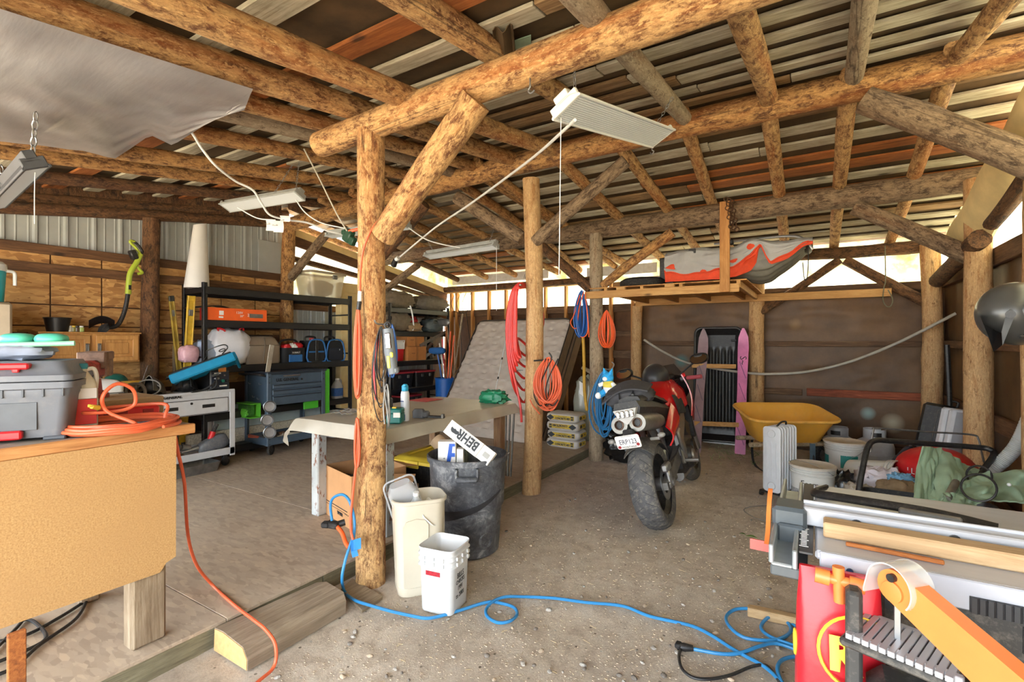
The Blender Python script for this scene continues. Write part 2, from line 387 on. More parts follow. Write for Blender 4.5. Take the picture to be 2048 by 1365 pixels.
def _dirt():
    t = NT('dry_dirt'); v = t.vec((1, 1, 1), False)
    a = t.noise(v, 1.1, 6, .6); b = t.noise(v, 9, 8, .72, .3); c3 = t.noise(v, 95, 8, .85)
    c = t.ramp(b, [(.28, (182, 164, 144)), (.5, (226, 211, 193)), (.72, (238, 227, 212))])
    c = t.mix(t.ramp(a, [(.38, (.5, .5, .5, 1)), (.62, (0, 0, 0, 1))]), c, col((180, 166, 150)))
    c = t.mix(.5, c, t.ramp(c3, [(.3, (.5, .46, .42, 1)), (.5, (1, 1, 1, 1)), (.72, (1.3, 1.28, 1.24, 1))]), 'MULTIPLY')
    vo = t.a('ShaderNodeTexVoronoi'); vo.inputs['Scale'].default_value = 26; t.l.new(v, vo.inputs['Vector'])
    sp = t.a('ShaderNodeSeparateColor'); t.l.new(vo.outputs['Color'], sp.inputs[0])
    mk = t.a('ShaderNodeMath', operation='LESS_THAN'); mk.inputs[1].default_value = .19; t.l.new(vo.outputs['Distance'], mk.inputs[0])
    m2 = t.a('ShaderNodeMath', operation='MULTIPLY'); t.l.new(mk.outputs[0], m2.inputs[0])
    m3 = t.a('ShaderNodeMath', operation='GREATER_THAN'); m3.inputs[1].default_value = .72; t.l.new(sp.outputs[0], m3.inputs[0]); t.l.new(m3.outputs[0], m2.inputs[1])
    c = t.mix(m2.outputs[0], c, t.ramp(sp.outputs[1], [(0, (112, 98, 82)), (.5, (190, 178, 160)), (1, (210, 204, 194))]))
    h = t.a('ShaderNodeMath', operation='ADD'); t.l.new(b, h.inputs[0]); t.l.new(c3, h.inputs[1])
    t.bump(h.outputs[0], .8, .016); return t.out(c, .95, spec=.2)
M['dirt'] = _dirt()
M['white'] = plain('white_paint', (226, 228, 228), .4, var=.04)
M['steel'] = plain('bare_steel', (168, 170, 172), .32, .9, var=.1)
M['dsteel'] = plain('dull_steel', (130, 128, 124), .5, .7, var=.2)
M['black'] = plain('black_plastic', (26, 26, 28), .45, var=.2, dirt=.12)
M['blackm'] = plain('black_powder_coat', (30, 31, 34), .4, .1, var=.15)
M['rubber'] = plain('black_rubber', (36, 36, 37), .8, var=.2, dirt=.2)
M['orange'] = plain('orange_cord_jacket', (218, 98, 60), .45, var=.05)
M['orange_d'] = plain('bright_orange_jacket', (236, 96, 40), .45, var=.05)
M['blue'] = plain('blue_cord_jacket', (48, 132, 192), .4, var=.06)
M['blue_d'] = plain('deep_blue_jacket', (32, 96, 176), .4, var=.06)
M['red'] = plain('red_plastic', (204, 34, 40), .4, var=.08)
M['cardb'] = plain('cardboard', (190, 142, 96), .85, var=.07, sc=5)
M['ink'] = plain('black_ink', (30, 30, 32), .7, var=0)
M['paper'] = plain('white_paper', (232, 230, 226), .7, var=.03)
M['yellow'] = plain('yellow_plastic', (226, 194, 62), .45, var=.06)
M['teal'] = plain('teal_plastic', (28, 126, 142), .45, var=.08)
M['chrome'] = plain('chrome', (220, 220, 222), .12, 1, var=.02)
# ================================================================ roof geometry
ZR, SL = 3.33, .16                       # rafter centre line: ridge height and slope
def roofz(Y, off=0.0): return ZR + off - SL * abs(Y - 4.22)
def onroof(x, y, back=False, off=0.0):
    d = ray(x, y); sg = 1 if back else -1
    # H + dz k = ZR+off - SL*sg*(dy k - 4.22)
    k = (ZR + off + SL * sg * 4.22 - H_) / (d.z + SL * sg * d.y)
    return V3((d.x * k, d.y * k, H_ + d.z * k))
XL, XR, YB = -6.42, 1.30, 7.86
# ---------------------------------------------------------------- ground and deck
def gz(X, Y): return .022 * noise.noise(V3((X * 1.1, Y * 1.1, 2))) + .011 * noise.noise(V3((X * 4, Y * 4, 7))) + .005 * noise.noise(V3((X * 13, Y * 13, 1)))
b = MB(); b.surf(lambda u, v: (-7 + 11 * u, -2.2 + 10.6 * v, gz(-7 + 11 * u, -2.2 + 10.6 * v) - .008), 200, 200)
floor = tag(b.build('floor', M['dirt'], centre=False), kind='structure')
b = MB(); b.surf(lambda u, v: (-30 + 60 * u, -30 + 60 * v, -.06), 2, 2)
tag(b.build('ground', plain('yard_dirt', (196, 178, 150), .95, var=.15, sc=1), centre=False), kind='structure')
rs = random.Random(3)
def stone(m, c, r, s):
    m.blob(c, r, s, .22, 1.6, 7, 5, 1)
stm = [plain('grey_pebble', (168, 162, 154), .8, var=.15), plain('tan_pebble', (186, 168, 146), .85, var=.15), plain('dark_pebble', (122, 114, 106), .8, var=.15)]
protos = []
for i in range(4):
    q = MB(); stone(q, (0, 0, 0), (.022, .017, .011), i * 3.3); protos.append(q.mesh('pebble', stm[i % 3], True))
def freept():
    while True:
        x, y = rs.uniform(400, 1640), rs.uniform(900, 1364)
        p = onz(x, y)
        if p.x > -2.1 and p.x < .9: return p
near = [(565, 1262), (1166, 1328), (1285, 1322), (1046, 1330), (1025, 1258), (1098, 1218), (1048, 1062), (1150, 1000), (1424, 1243), (1432, 1270), (690, 1262), (700, 1285)]
for i in range(130):
    p = onz(*near[i]) if i < len(near) else freept()
    o = bpy.data.objects.new('pebble', protos[rs.randrange(4)]); C.objects.link(o); o.parent = floor
    o.location = (p.x, p.y, gz(p.x, p.y) + .001); k = rs.uniform(.35, .85) * (1.25 if i < len(near) else 1); o.scale = (k, k * rs.uniform(.7, 1.1), k); o.rotation_euler = (0, 0, rs.uniform(0, 6))
b = MB()
for i in range(2600):
    p = freept(); r = rs.uniform(.002, .006); b.blob((p.x, p.y, gz(p.x, p.y) - .004), (r, r * .8, r * .6), i, .2, 1.5, 5, 3, 1)
tag(b.build('gravel', stm[1], centre=False), kind='stuff')
b = MB()
for i in range(110):
    p = freept(); a = rs.uniform(0, 6.3); l = rs.uniform(.01, .045); z = gz(p.x, p.y) - .003
    b.tube([(p.x, p.y, z), (p.x + l * math.cos(a), p.y + l * math.sin(a), z + .001)], .0011, 4)
tag(b.build('straw_litter', plain('straw', (204, 184, 142), .8), centre=False), kind='stuff')
DX, DZ = -2.495, .115                        # deck edge and deck top
deck = thing('floor_platform', None, None, (0, 0, 0)); tag(deck, kind='structure')
ys = [-.6, 1.33, 2.55, 3.77, 4.99, 6.21, 7.8]
for i in range(6):
    for j, (x0, x1) in enumerate(((-6.4, -4.92), (-4.92, DX))):
        part('panel', M['osbf'], deck, lambda q: q.box(((x0 + x1) / 2, (ys[i] + ys[i + 1]) / 2, DZ - .009), (x1 - x0 - .004, ys[i + 1] - ys[i] - .004, .018), .002), False)
rim = plankmat('treated_rim_joist', (150, 146, 120), (122, 116, 92), (82, 74, 58), 'y', knots=False)
for y0, y1 in ((-.6, 1.9), (1.9, 4.4), (4.4, 7.8)):
    part('rim_joist', rim, deck, lambda q: q.box((DX - .03, (y0 + y1) / 2, DZ - .018 - .075), (.04, y1 - y0 - .003, .15), .004), False)
# ---------------------------------------------------------------- left wall
def ribbed(q, X, y0, y1, z0, z1, pitch=.23, sgn=1):
    pr = []; y = y0
    while y < y1:
        for dy, dx in ((0, 0), (.06, 0), (.07, .006), (.08, 0), (.15, 0), (.16, .006), (.17, 0), (.185, 0), (.2, .022), (.22, .022)):
            if y + dy <= y1: pr.append((X + sgn * dx, y + dy))
        y += pitch
    zf = z1 if callable(z1) else (lambda y_: z1)
    q.loft([[V3((x, yy, z0)) for x, yy in pr], [V3((x, yy, zf(yy))) for x, yy in pr]], False, False, False)
wl_ = part('wall_left', M['sheetmetal'], None, lambda q: (ribbed(q, XL - .05, -.2, 4.24, -.1, lambda y: roofz(y, -.12))), False, centre=False)
tag(wl_, kind='structure')
zs = [-.1, .24, .6, .96, 1.3, 1.47, 1.65, 1.86, 2.21, 2.40]; yy = [-.8, .08, .49, .9, 1.31, 1.72, 2.13, 2.54, 2.95, 3.36, 3.8, 4.24]
for i in range(len(yy) - 1):
    for k in range(3, len(zs) - 1):
        dx = rs.uniform(-.002, .004)
        part('panel', M['osb'], wl_, lambda q: q.box((XL - .012 + dx, (yy[i] + yy[i + 1]) / 2, (zs[k] + zs[k + 1]) / 2), (.014, yy[i + 1] - yy[i] - .012, zs[k + 1] - zs[k] - .012), .003), False)
part('backing_sheet', M['tarp_d'], wl_, lambda q: q.box((XL - .023, 1.72, 1.16), (.006, 5.0, 2.46)), False)
for z0, z1 in ((2.35, 2.445), (2.165, 2.26), (1.5, 1.585)):
    part('girt', M['old_y'], wl_, lambda q: q.box((XL + .014, 1.74, (z0 + z1) / 2), (.036, 4.95, z1 - z0), .004), False)
part('eave_board', M['bark_dark'], wl_, lambda q: q.loft([[V3((x_, y_, roofz(y_, o_))) for x_, o_ in ((XL - .09, -.14), (XL - .06, -.14), (XL - .06, .14), (XL - .09, .14))] for y_ in (-.2, 4.22)]), False)
part('patch_board', M['sheetmetal'], wl_, lambda q: q.box((XL + .0, 4.0, 2.66), (.02, .32, .44), .003), False)
# rear half of the left wall: ribbed steel, pale translucent band, fascia
w2 = part('wall_left_rear', M['sheetmetal'], None, lambda q: ribbed(q, XL - .05, 4.26, YB, -.1, 2.04), False, centre=False); tag(w2, kind='structure')
part('strip_panel', M['strip'], w2, lambda q: q.box((XL - .05, 6.06, 2.5), (.006, 3.6, .95)), False)
part('girt', M['old_y'], w2, lambda q: q.box((XL - .02, 6.06, 2.0), (.04, 3.6, .09), .004), False)
def slope_box(q, X, y0, y1, off, h, th):
    a, c_ = V3((X, y0, roofz(y0) + off)), V3((X, y1, roofz(y1) + off)); d = (c_ - a); L = d.length
    q.box((a + c_) / 2, (th, L, h), .004, Matrix.Rotation(math.atan2(d.z, d.y), 3, 'X'))
foam_m = plain('yellow_foam', (226, 202, 146), .8, var=.08, sc=6, bump=.2)
part('fascia_board', M['old_y'], w2, lambda q: slope_box(q, XL + .02, 4.3, YB - .05, -.36, .14, .04), False)
part('foam_strip', foam_m, w2, lambda q: slope_box(q, XL + .03, 4.3, YB - .05, -.24, .1, .05), False)
log('pole', (XL - .02, 4.3, 2.7), (XL - .02, YB, 2.3), .045, .04, M['bark_dark'], w2, 10)
# ---------------------------------------------------------------- back wall
wb = part('wall_back', M['tarp_d'], None, lambda q: q.surf(lambda u, v: (XL - .15 + (-2.2 - XL) * u, YB + .08 + .01 * noise.noise(V3((u * 9, v * 6, 1))), -.1 + 2.2 * v), 30, 14), True, centre=False)
tag(wb, kind='structure')
def tarpfn(x0, x1, z0, z1, Y, sd):
    def f(u, v):
        X, Z = x0 + (x1 - x0) * u, z0 + (z1 - z0) * v
        fold = .03 * noise.noise(V3((X * 1.2 + Z * 2.1, Z * 4.0 - X * .8, sd))) + .014 * noise.noise(V3((X * 5, Z * 9, sd + 5)))
        return (X, Y + fold * math.sin(PI * v) , Z)
    return f
for k, (z0, z1) in enumerate(((-.1, .80), (.80, 1.45), (1.45, 2.24))):
    part('wall_sheet', M['tarp'], wb, lambda q: q.surf(tarpfn(-2.43, XR + .12, z0, z1, YB + .04, k * 3), 70, 26), True)
part('strip_panel', M['strip'], wb, lambda q: q.box((-2.56, YB + .06, 2.42), (XR - XL + .1, .006, .8)), False)
for x, y, wd in ((903, 600, .045), (914, 600, .045), (945, 592, .04), (978, 590, .04), (1012, 588, .04), (1031, 586, .04), (1091, 582, .04), (1132, 578, .04), (1222, 572, .05), (1266, 570, .05)):
    X = ony(x, y, YB - .05).x
    part('stud', M['lum_z'], wb, lambda q: q.box((X, YB - .04, 1.24), (wd, .09, 2.44), .003), False)
Xa, Xb = ony(893, 590, YB - .04).x, ony(1200, 570, YB - .04).x
part('top_plate', M['lum_x'], wb, lambda q: q.box(((Xa + Xb) / 2, YB - .04, 2.485), (Xb - Xa, .1, .04), .003), False)
for z, h, x0, x1, mt in ((2.05, .13, XL, -2.42, 'old_x'), (1.62, .09, -4.0, -2.42, 'old_x'), (1.28, .13, -3.6, -2.42, 'old_x'), (2.19, .11, -2.42, XR, 'old_x'), (1.46, .075, -2.42, XR, 'old_x'), (.79, .085, -1.3, -.15, 'old_x'), (.80, .1, -.1, XR, 'red_x'), (.1, .14, -2.1, XR, 'old_x')):
    part('girt', M[mt], wb, lambda q: q.box(((x0 + x1) / 2, YB - .005, z), (x1 - x0 - .004, .045, h), .004), False)
part('insulation_board', plain('white_insulation', (206, 204, 200), .6, var=.1), wb, lambda q: (q.box((-5.2, YB + .02, 2.72), (2.2, .012, .16)), q.box((-2.75, YB + .02, 2.68), (1.2, .012, .16))), False)
text('//// |||', .1, M['ink'], wb, frame_m((-4.5, YB + .01, 2.7), (1, 0, 0), (0, 0, 1)))
text('\u00b7 \u25a0 |||', .08, M['ink'], wb, frame_m((-2.7, YB + .01, 2.68), (1, 0, 0), (0, 0, 1)))
# ---------------------------------------------------------------- right wall
def tarpx(y0, y1, z0, z1, X, sd):
    def f(u, v):
        Y, Z = y0 + (y1 - y0) * u, z0 + (z1 - z0) * v
        return (X + .022 * noise.noise(V3((Y * 5.2 + Z * .6, Z * 1.4, sd))) + .01 * noise.noise(V3((Y * 14, Z * 3, sd))), Y, Z)
    return f
wr = part('wall_right', M['tarp'], None, lambda q: q.surf(tarpx(-1.6, YB + .12, -.1, 2.3, XR + .05, 2), 150, 20), True, centre=False); tag(wr, kind='structure')
part('strip_panel', M['strip'], wr, lambda q: q.box((XR + .07, 3.1, 2.72), (.006, 9.6, .95)), False)
for z, h in ((2.22, .15), (1.46, .085), (.80, .13), (.1, .14)):
    part('girt', M['old_y'], wr, lambda q: q.box((XR + .015, 3.1, z), (.045, 9.4, h), .005), False)
part('batten', M['old_z'], wr, lambda q: q.box((XR + .04, 5.05, 2.7), (.03, .05, .9)), False)
# ---------------------------------------------------------------- roof: felt, boards, rafters
def feltfn(x0, x1, y0, y1, off):
    return lambda u, v: (x0 + (x1 - x0) * u, y0 + (y1 - y0) * v, roofz(y0 + (y1 - y0) * v, off) + .006 * noise.noise(V3((u * 22, v * 16, off))))
ceil_ = MB(); ceil_.surf(feltfn(XL - .3, XR + .35, -1.7, 4.22, .125), 60, 20); ceil_.surf(feltfn(-3.6, XR + .35, 4.22, 8.2, .125), 40, 20)
ceil_ = tag(ceil_.build('ceiling', M['felt'], centre=False), kind='structure')
part('pale_underlay', M['felt2'], ceil_, lambda q: q.surf(feltfn(XL - .3, -3.6, 4.22, 8.2, .124), 30, 20))
part('roof_sheet', M['dsteel'], ceil_, lambda q: (q.box((-2.5, 1.25, roofz(1.25) + .16), (8.4, 6.1, .01), 0, Matrix.Rotation(math.atan(SL), 3, 'X')), q.box((-2.5, 6.22, roofz(6.22) + .16), (8.4, 4.3, .01), 0, Matrix.Rotation(-math.atan(SL), 3, 'X'))), False)
fl = [(-1.4, .15), (-.95, .15), (-.5, .15), (-.05, .15), (.42, .15), (.845, .17), (1.27, .17), (1.74, .15), (2.06, .13), (2.4, .15), (2.68, .13), (2.96, .14), (3.24, .13), (3.52, .15), (3.8, .13), (4.08, .15)]
bl = [(4.36 + .265 * i, rs.choice((.13, .145, .16))) for i in range(14)]
for Yb, wd in fl + bl:
    x = XL - .2
    while x < XR + .3:
        L = rs.uniform(2.2, 3.4); x1 = min(x + L, XR + .3)
        if XR + .3 - x1 < .6: x1 = XR + .3
        k = rs.random(); mt = 'brd' if k < .66 else ('brd_b' if k < .88 else 'brd_o')
        if Yb > 4.3 and (x + x1) / 2 < -3.2: mt = rs.choice(('brd_b', 'brd_b', 'brd_o'))
        if abs(Yb - 1.74) < .01 and x < -1: mt = 'brd_o'
        if abs(Yb - 1.27) < .01: mt = 'brd'
        dz = rs.uniform(-.002, .004); tl = math.atan(SL) * (1 if Yb < 4.22 else -1) + rs.uniform(-.02, .02); yw = rs.uniform(-.004, .004)
        part('roof_board', M[mt], ceil_, lambda q: q.box((0, 0, 0), (x1 - x - .006, wd * rs.uniform(.93, 1.05), .022), .003), False, loc=((x + x1) / 2, Yb, roofz(Yb, .1) + dz), rot=(tl, 0, yw))
        x = x1
def rafter(a, c_, r, mt, back=False, ext0=None, ext1=None):
    p, q = onroof(*a, back), onroof(*c_, back); d = (q - p) / (q.y - p.y)
    y0, y1 = (-1.6, 4.36) if not back else (4.1, 8.0)
    if ext0 is not None: y0 = ext0
    if ext1 is not None: y1 = ext1
    log('rafter', p + d * (y0 - p.y), p + d * (y1 - p.y), r * 1.05, r * .92, M[mt], ceil_, 12)
for a, c_, r, mt in (((1987, 0), (1919, 103), .062, 'peel'), ((1727, 0), (1707, 161), .062, 'greylog'), ((1450, 0), (1539, 205), .07, 'peel'), ((1168, 0), (1377, 246), .062, 'greylog'),
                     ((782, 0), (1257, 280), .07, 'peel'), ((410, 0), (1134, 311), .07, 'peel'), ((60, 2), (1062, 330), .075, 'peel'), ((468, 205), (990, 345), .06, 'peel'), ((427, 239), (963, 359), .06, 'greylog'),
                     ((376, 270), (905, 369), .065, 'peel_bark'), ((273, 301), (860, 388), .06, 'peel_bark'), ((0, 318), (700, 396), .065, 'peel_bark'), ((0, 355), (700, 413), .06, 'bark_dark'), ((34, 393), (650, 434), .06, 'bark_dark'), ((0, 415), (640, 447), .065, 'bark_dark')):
    rafter(a, c_, r, mt)
for a, c_, r, mt in (((1880, 190), (1827, 345), .06, 'peel'), ((1693, 222), (1668, 490), .06, 'peel'), ((1540, 253), (1568, 480), .06, 'peel'), ((1386, 287), (1430, 410), .058, 'peel'), ((1261, 321), (1343, 431), .056, 'peel'),
                     ((1141, 342), (1244, 441), .06, 'peel'), ((1018, 369), (1150, 458), .058, 'peel_bark'), ((997, 376), (1093, 441), .05, 'peel_bark'), ((946, 390), (1042, 458), .055, 'peel_bark'), ((873, 420), (992, 481), .055, 'peel'),
                     ((828, 447), (1040, 555), .055, 'peel_bark'), ((806, 476), (992, 564), .055, 'peel'), ((780, 500), (940, 571), .055, 'bark_dark'), ((740, 512), (893, 573), .06, 'peel_bark')):
    rafter(a, c_, r, mt, True)
part('torn_felt', M['felt'], ceil_, lambda q: q.solid(lambda u, v: onroof(985 + 40 * u + 6 * v, 62 + 40 * v - 8 * u, False, .07) + V3((0, 0, -.06 * v * v + .02 * math.sin(u * 9))), 8, 8, .004))
part('green_roof_sheet', plain('green_painted_steel', (150, 176, 152), .5), ceil_, lambda q: q.solid(lambda u, v: onroof(1020 + 42 * u, 84 + 26 * v - 14 * u, False, .098), 4, 4, .004))
# ---------------------------------------------------------------- main timbers
def beam(name, lab, a, c_, r0, r1, mt, cat='beam', grp=None, n=16, knots=4):
    return tag(log(name, a, c_, r0, r1, M[mt], None, n, knots=knots), lab, cat, grp)
beam('log_beam', 'thick peeled log beam nearest the camera, resting on the front post', ony(640, 290, 2.13), ony(1440, -4, 2.13) + V3((1.6, 0, .05)), .082, .098, 'peel')
beam('log_beam', 'long mottled ridge beam carried by the middle post', (XL, 4.22, 3.13), (2.6, 4.22, 3.26), .1, .105, 'peel_bark', n=18, knots=8)
beam('log_beam', 'dark barked log beam above the lumber loft, third beam from the front', (XL, 5.86, 2.86), (1.42, 5.86, 2.93), .1, .112, 'bark', n=18, knots=8)
beam('log_beam', 'split log plate along the top of the back wall left of the loft', ony(880, 581, 7.72), ony(1190, 560, 7.72), .055, .06, 'bark_dark')
beam('log_beam', 'split log plate along the top of the back wall right of the loft', ony(1560, 512, 7.72), ony(1880, 490, 7.72), .075, .08, 'bark_dark')
beam('log_beam', 'log plate running from the front post line to the rear at left wall', (XL + .02, .2, roofz(.2) - .14), (XL + .02, 4.3, roofz(4.22) - .16), .06, .06, 'bark_dark')
def post(lab, x, Y, z1, r, mt, z0=-.05, n=18):
    return tag(log('log_post', (x, Y, z0), (x, Y, z1), r * 1.06, r * .95, M[mt], None, n, rough=.06, knots=5), lab, 'post')
post('peeled log post nearest the camera, hung with an orange cord and a work light', -2.35, 2.13, 2.8, .086, 'peel')
post('pale peeled log post in the middle, hung with coils of red hose', -2.39, 4.22, 3.1, .088, 'peel_pale')
post('grey weathered log post behind the motorcycle, hung with blue hose', -2.37, 5.86, 2.86, .083, 'greylog')
p = onx(303, 600, XL + .13); post('dark barked log post at the left wall beside the string trimmer', p.x, p.y, 2.86, .086, 'bark_dark')
p = onx(580, 600, XL + .12); post('orange brown log post at the far end of the strand board wall', p.x, 4.22, 3.08, .09, 'peel_bark')
post('log post hidden behind the front post, under the ridge beam', -4.62, 4.24, 3.06, .08, 'peel_bark')
post('log post at the left wall near the rear, under the third beam', XL + .1, 5.86, 2.8, .08, 'peel_bark')
tag(log('log_post', (ony(1275, 700, 7.72).x, 7.72, -.05), (ony(1275, 700, 7.72).x, 7.72, 2.06), .085, .08, M['peel_pale'], None, 16), 'rough pale post at the back wall directly left of the black sled', 'post')
post('peeled log post at the back wall behind the yellow wheelbarrow', ony(1515, 700, 7.7).x, 7.7, 2.6, .098, 'peel_pale')
post('peeled log post in the rear right corner, the pipe end behind it', 1.17, 7.62, 2.66, .1, 'peel_pale')
post('peeled log post at the right wall, the dark visored helmet hung on it', 1.2, 5.72, 2.9, .098, 'peel_pale')
def brace(lab, a, c_, r0, r1, mt): return tag(log('log_brace', a, c_, r0, r1, M[mt], None, 14), lab, 'brace')
brace('thick peeled diagonal brace rising from the front post to the nearest beam', ony(766, 474, 2.10), ony(952, 200, 2.10), .076, .086, 'peel')
brace('grey barked brace right of the middle post', ony(1070, 484, 4.2), ony(1252, 322, 4.2), .06, .062, 'bark')
brace('speckled barked brace left of the middle post', ony(1046, 478, 4.2), ony(915, 396, 4.2), .068, .07, 'bark')
brace('peeled brace rising right from the grey post behind the motorcycle', ony(1205, 572, 5.86), ony(1345, 465, 5.86), .055, .06, 'peel_bark')
brace('brown brace rising left from the grey post behind the motorcycle', ony(1182, 580, 5.86), ony(1075, 486, 5.86), .065, .065, 'bark_dark')
brace('dark barked brace behind the front post, under the ridge beam', ony(762, 512, 4.24), ony(850, 408, 4.24), .075, .07, 'bark_dark')
brace('small barked brace at the left wall above the clear bin', ony(582, 556, 4.22), ony(655, 466, 4.22), .062, .055, 'bark')
brace('thin brace at the left wall above the grey sleeping bags', ony(760, 588, 5.86), ony(836, 530, 5.86), .06, .055, 'bark')
brace('large grey barked brace at upper right under the ridge beam', ony(1728, 200, 4.15), ony(2140, 358, 4.15), .088, .1, 'bark')
brace('grey barked brace running down to the right wall post, under the third beam', ony(1708, 415, 5.8), ony(1958, 520, 5.8), .07, .08, 'bark')
brace('short dark stub brace at upper right wall, crossing the picture edge', onx(1984, 448, 1.2), onx(2075, 330, 1.2), .055, .06, 'bark_dark')
brace('short dark stub brace on the corner post', onx(1874, 562, 1.17), onx(1960, 478, 1.17), .075, .08, 'bark_dark')
brace('slim brace at the rear wall, sloping right toward the corner post', ony(1690, 520, 7.7), ony(1866, 612, 7.7), .06, .065, 'bark_dark')
brace('slim brace at the rear wall, sloping left behind the loft', ony(1680, 520, 7.7), ony(1520, 625, 7.7), .05, .055, 'bark_dark')
# yellow foam hung along the right gable
def foamfn(u, v):
    p = onx(2090, 120, 1.12).lerp(onx(1900, 470, 1.12), u); e = V3((.0, .10, -.30 + .06 * math.sin(u * 7)))
    return p + e * v + V3((.14 * v - .05 * math.sin(PI * v) , .03 * math.sin(u * 9), .02 * math.sin(u * 15)))
tag(part('foam_roll', foam_m, None, lambda q: q.solid(foamfn, 34, 10, .05)), 'sagging strip of yellow foam along the top of the right wall', 'foam')
# clear plastic sheet under the front left rafters
pl = NT('plastic_film'); n_ = pl.noise(pl.vec((1, 1, 1), False), 2.2, 4, .5)
plm = pl.out(pl.ramp(n_, [(.3, (148, 144, 144)), (.7, (184, 182, 184))]), .28); pl.b.inputs['Alpha'].default_value = .8; pl.bump(pl.noise(pl.vec((1, 6, 1), False), 5, 3, .5), .12, .02)
def sheet(u, v):
    x0, y0 = -300 + 806 * u, -78 + 256 * u                       # edge stapled under the rafter
    K = ((0, -300, 250), (.38, 0, 283), (.6, 165, 303), (.68, 228, 320), (.76, 300, 270), (.82, 345, 292), (.88, 390, 262), (.94, 450, 225), (1, 506, 178))
    for k0, k1 in zip(K, K[1:]):
        if k0[0] <= u <= k1[0] + 1e-9: f_ = (u - k0[0]) / (k1[0] - k0[0]); x1, y1 = k0[1] + (k1[1] - k0[1]) * f_, k0[2] + (k1[2] - k0[2]) * f_; break
    mx_, my_ = -300 + 770 * u, 205 + 60 * u * u
    x = x0 * (1 - v) ** 2 + mx_ * 2 * v * (1 - v) + x1 * v * v; y = y0 * (1 - v) ** 2 + my_ * 2 * v * (1 - v) + y1 * v * v
    p = onroof(x, y, False, -.1)
    p.z -= .05 * math.sin(PI * v) * math.sin(PI * min(1, u * 1.1)) - min(1, v * 4) * (.014 * noise.noise(V3((u * 7, v * 5, 3))) + .010 * abs(noise.noise(V3((u * 7 - v * 4, v * 5, 5)))) + .012 * noise.noise(V3((u * 3 + v * 12, v * 3, 8))))
    return p
tag(part('plastic_sheet', plm, None, lambda q: q.surf(sheet, 60, 30)), 'cloudy clear plastic sheet stapled under the rafters at upper left', 'plastic sheet')
# ================================================================ left side: bench, rack, carts
def fm(*a): return frame_m(*a)
X_, Y_, Z_ = V3((1, 0, 0)), V3((0, 1, 0)), V3((0, 0, 1))
FX = lambda o: fm(o, (0, 1, 0), (0, 0, 1))      # a face looking toward +x: text runs along +y
FY = lambda o: fm(o, (1, 0, 0), (0, 0, 1))      # a face looking toward -y: text runs along +x
def cord(name, lab, pts, r, mat, cat='cord', group=None, n=8, seg=8, closed=False):
    q = MB(); q.tube(spline(pts, seg, closed), r, n, closed=closed)
    return tag(q.build(name, mat), lab, cat, group)
# ---- workbench
def _chip():
    t = NT('tan_particle_board'); v = t.vec((1, 1, 1)); a = t.noise(v, 160, 4, .7); b_ = t.noise(v, 2.5, 6, .6)
    c = t.ramp(a, [(.3, (156, 116, 68)), (.5, (184, 144, 92)), (.7, (200, 164, 112))]); c = t.mix(t.ramp(b_, [(.4, (.5, .5, .5, 1)), (.6, (0, 0, 0, 1))]), c, col((178, 138, 90))); t.bump(a, .1, .002); return t.out(c, .75)
chip = _chip()
t = thing('workbench', 'tan particle board workbench with a 4x6 leg in the left foreground', 'workbench', (-2.95, .4, DZ))
def w2l(o, p): return V3(p) - o.location
def pw(name, mat, root, fn, smooth=False, ang=40, label=None):
    """part drawn in world coordinates under an unrotated root"""
    q = MB(); fn(q); q.v = [p - root.location for p in q.v]; o = q.build(name, mat, root, smooth, ang)
    if label: o['label'] = label
    return o
pw('front_panel', chip, t, lambda q: q.prism([(-.6, .44), (1.06, .44), (1.085, .475), (1.125, .49), (1.127, 1.055), (-.6, 1.055)], .018, fm((-2.566, 0, 0), (0, 1, 0), (0, 0, 1))))
pw('side_panel', chip, t, lambda q: q.box((-2.95, 1.1, .76), (.72, .016, .58), .002))
pw('worktop', plain('grey_worn_worktop', (148, 138, 126), .7, var=.2, dirt=.4), t, lambda q: q.box((-2.97, .31, 1.079), (.78, 1.8, .04), .003))
pw('edge_strip', plankmat('orange_edge', (206, 154, 98), (186, 130, 76), (150, 96, 52), 'y', knots=False), t, lambda q: q.box((-2.562, .31, 1.078), (.024, 1.805, .046), .004))
lg = plankmat('weathered_bench_leg', (176, 160, 138), (142, 124, 100), (96, 76, 56), 'z', knots=False)
for y in (1.03, -.4): pw('leg', lg, t, lambda q: q.box((-2.622, y, (DZ + 1.05) / 2), (.09, .14, 1.05 - DZ), .012))
for y in (1.03, -.4): pw('leg', lg, t, lambda q: q.box((-3.3, y, (DZ + 1.05) / 2), (.09, .09, 1.05 - DZ), .01))
tag(part('upright_board', M['brd_o'], None, lambda q: q.box((-2.5, .575, .27), (.02, .05, .32), .003), False), 'orange board end standing on the deck under the workbench at left edge', 'board')
for k, (pts, lab) in enumerate((([(-60, 1290), (40, 1275), (120, 1235), (190, 1190)], 'first'), ([(-60, 1345), (20, 1315), (90, 1280), (75, 1250), (50, 1240), (30, 1260), (-40, 1330)], 'second'), ([(-60, 1365), (20, 1340), (80, 1290), (150, 1240), (172, 1205)], 'third'))):
    cord('black_cable', ('black cable lying highest under the workbench', 'black cable bent back in a loop under the workbench', 'black cable lying lowest under the workbench at left edge')[k], [onz(x, y, DZ + .012) for x, y in pts], .008, M['black'], 'cable', 'cables under the workbench')
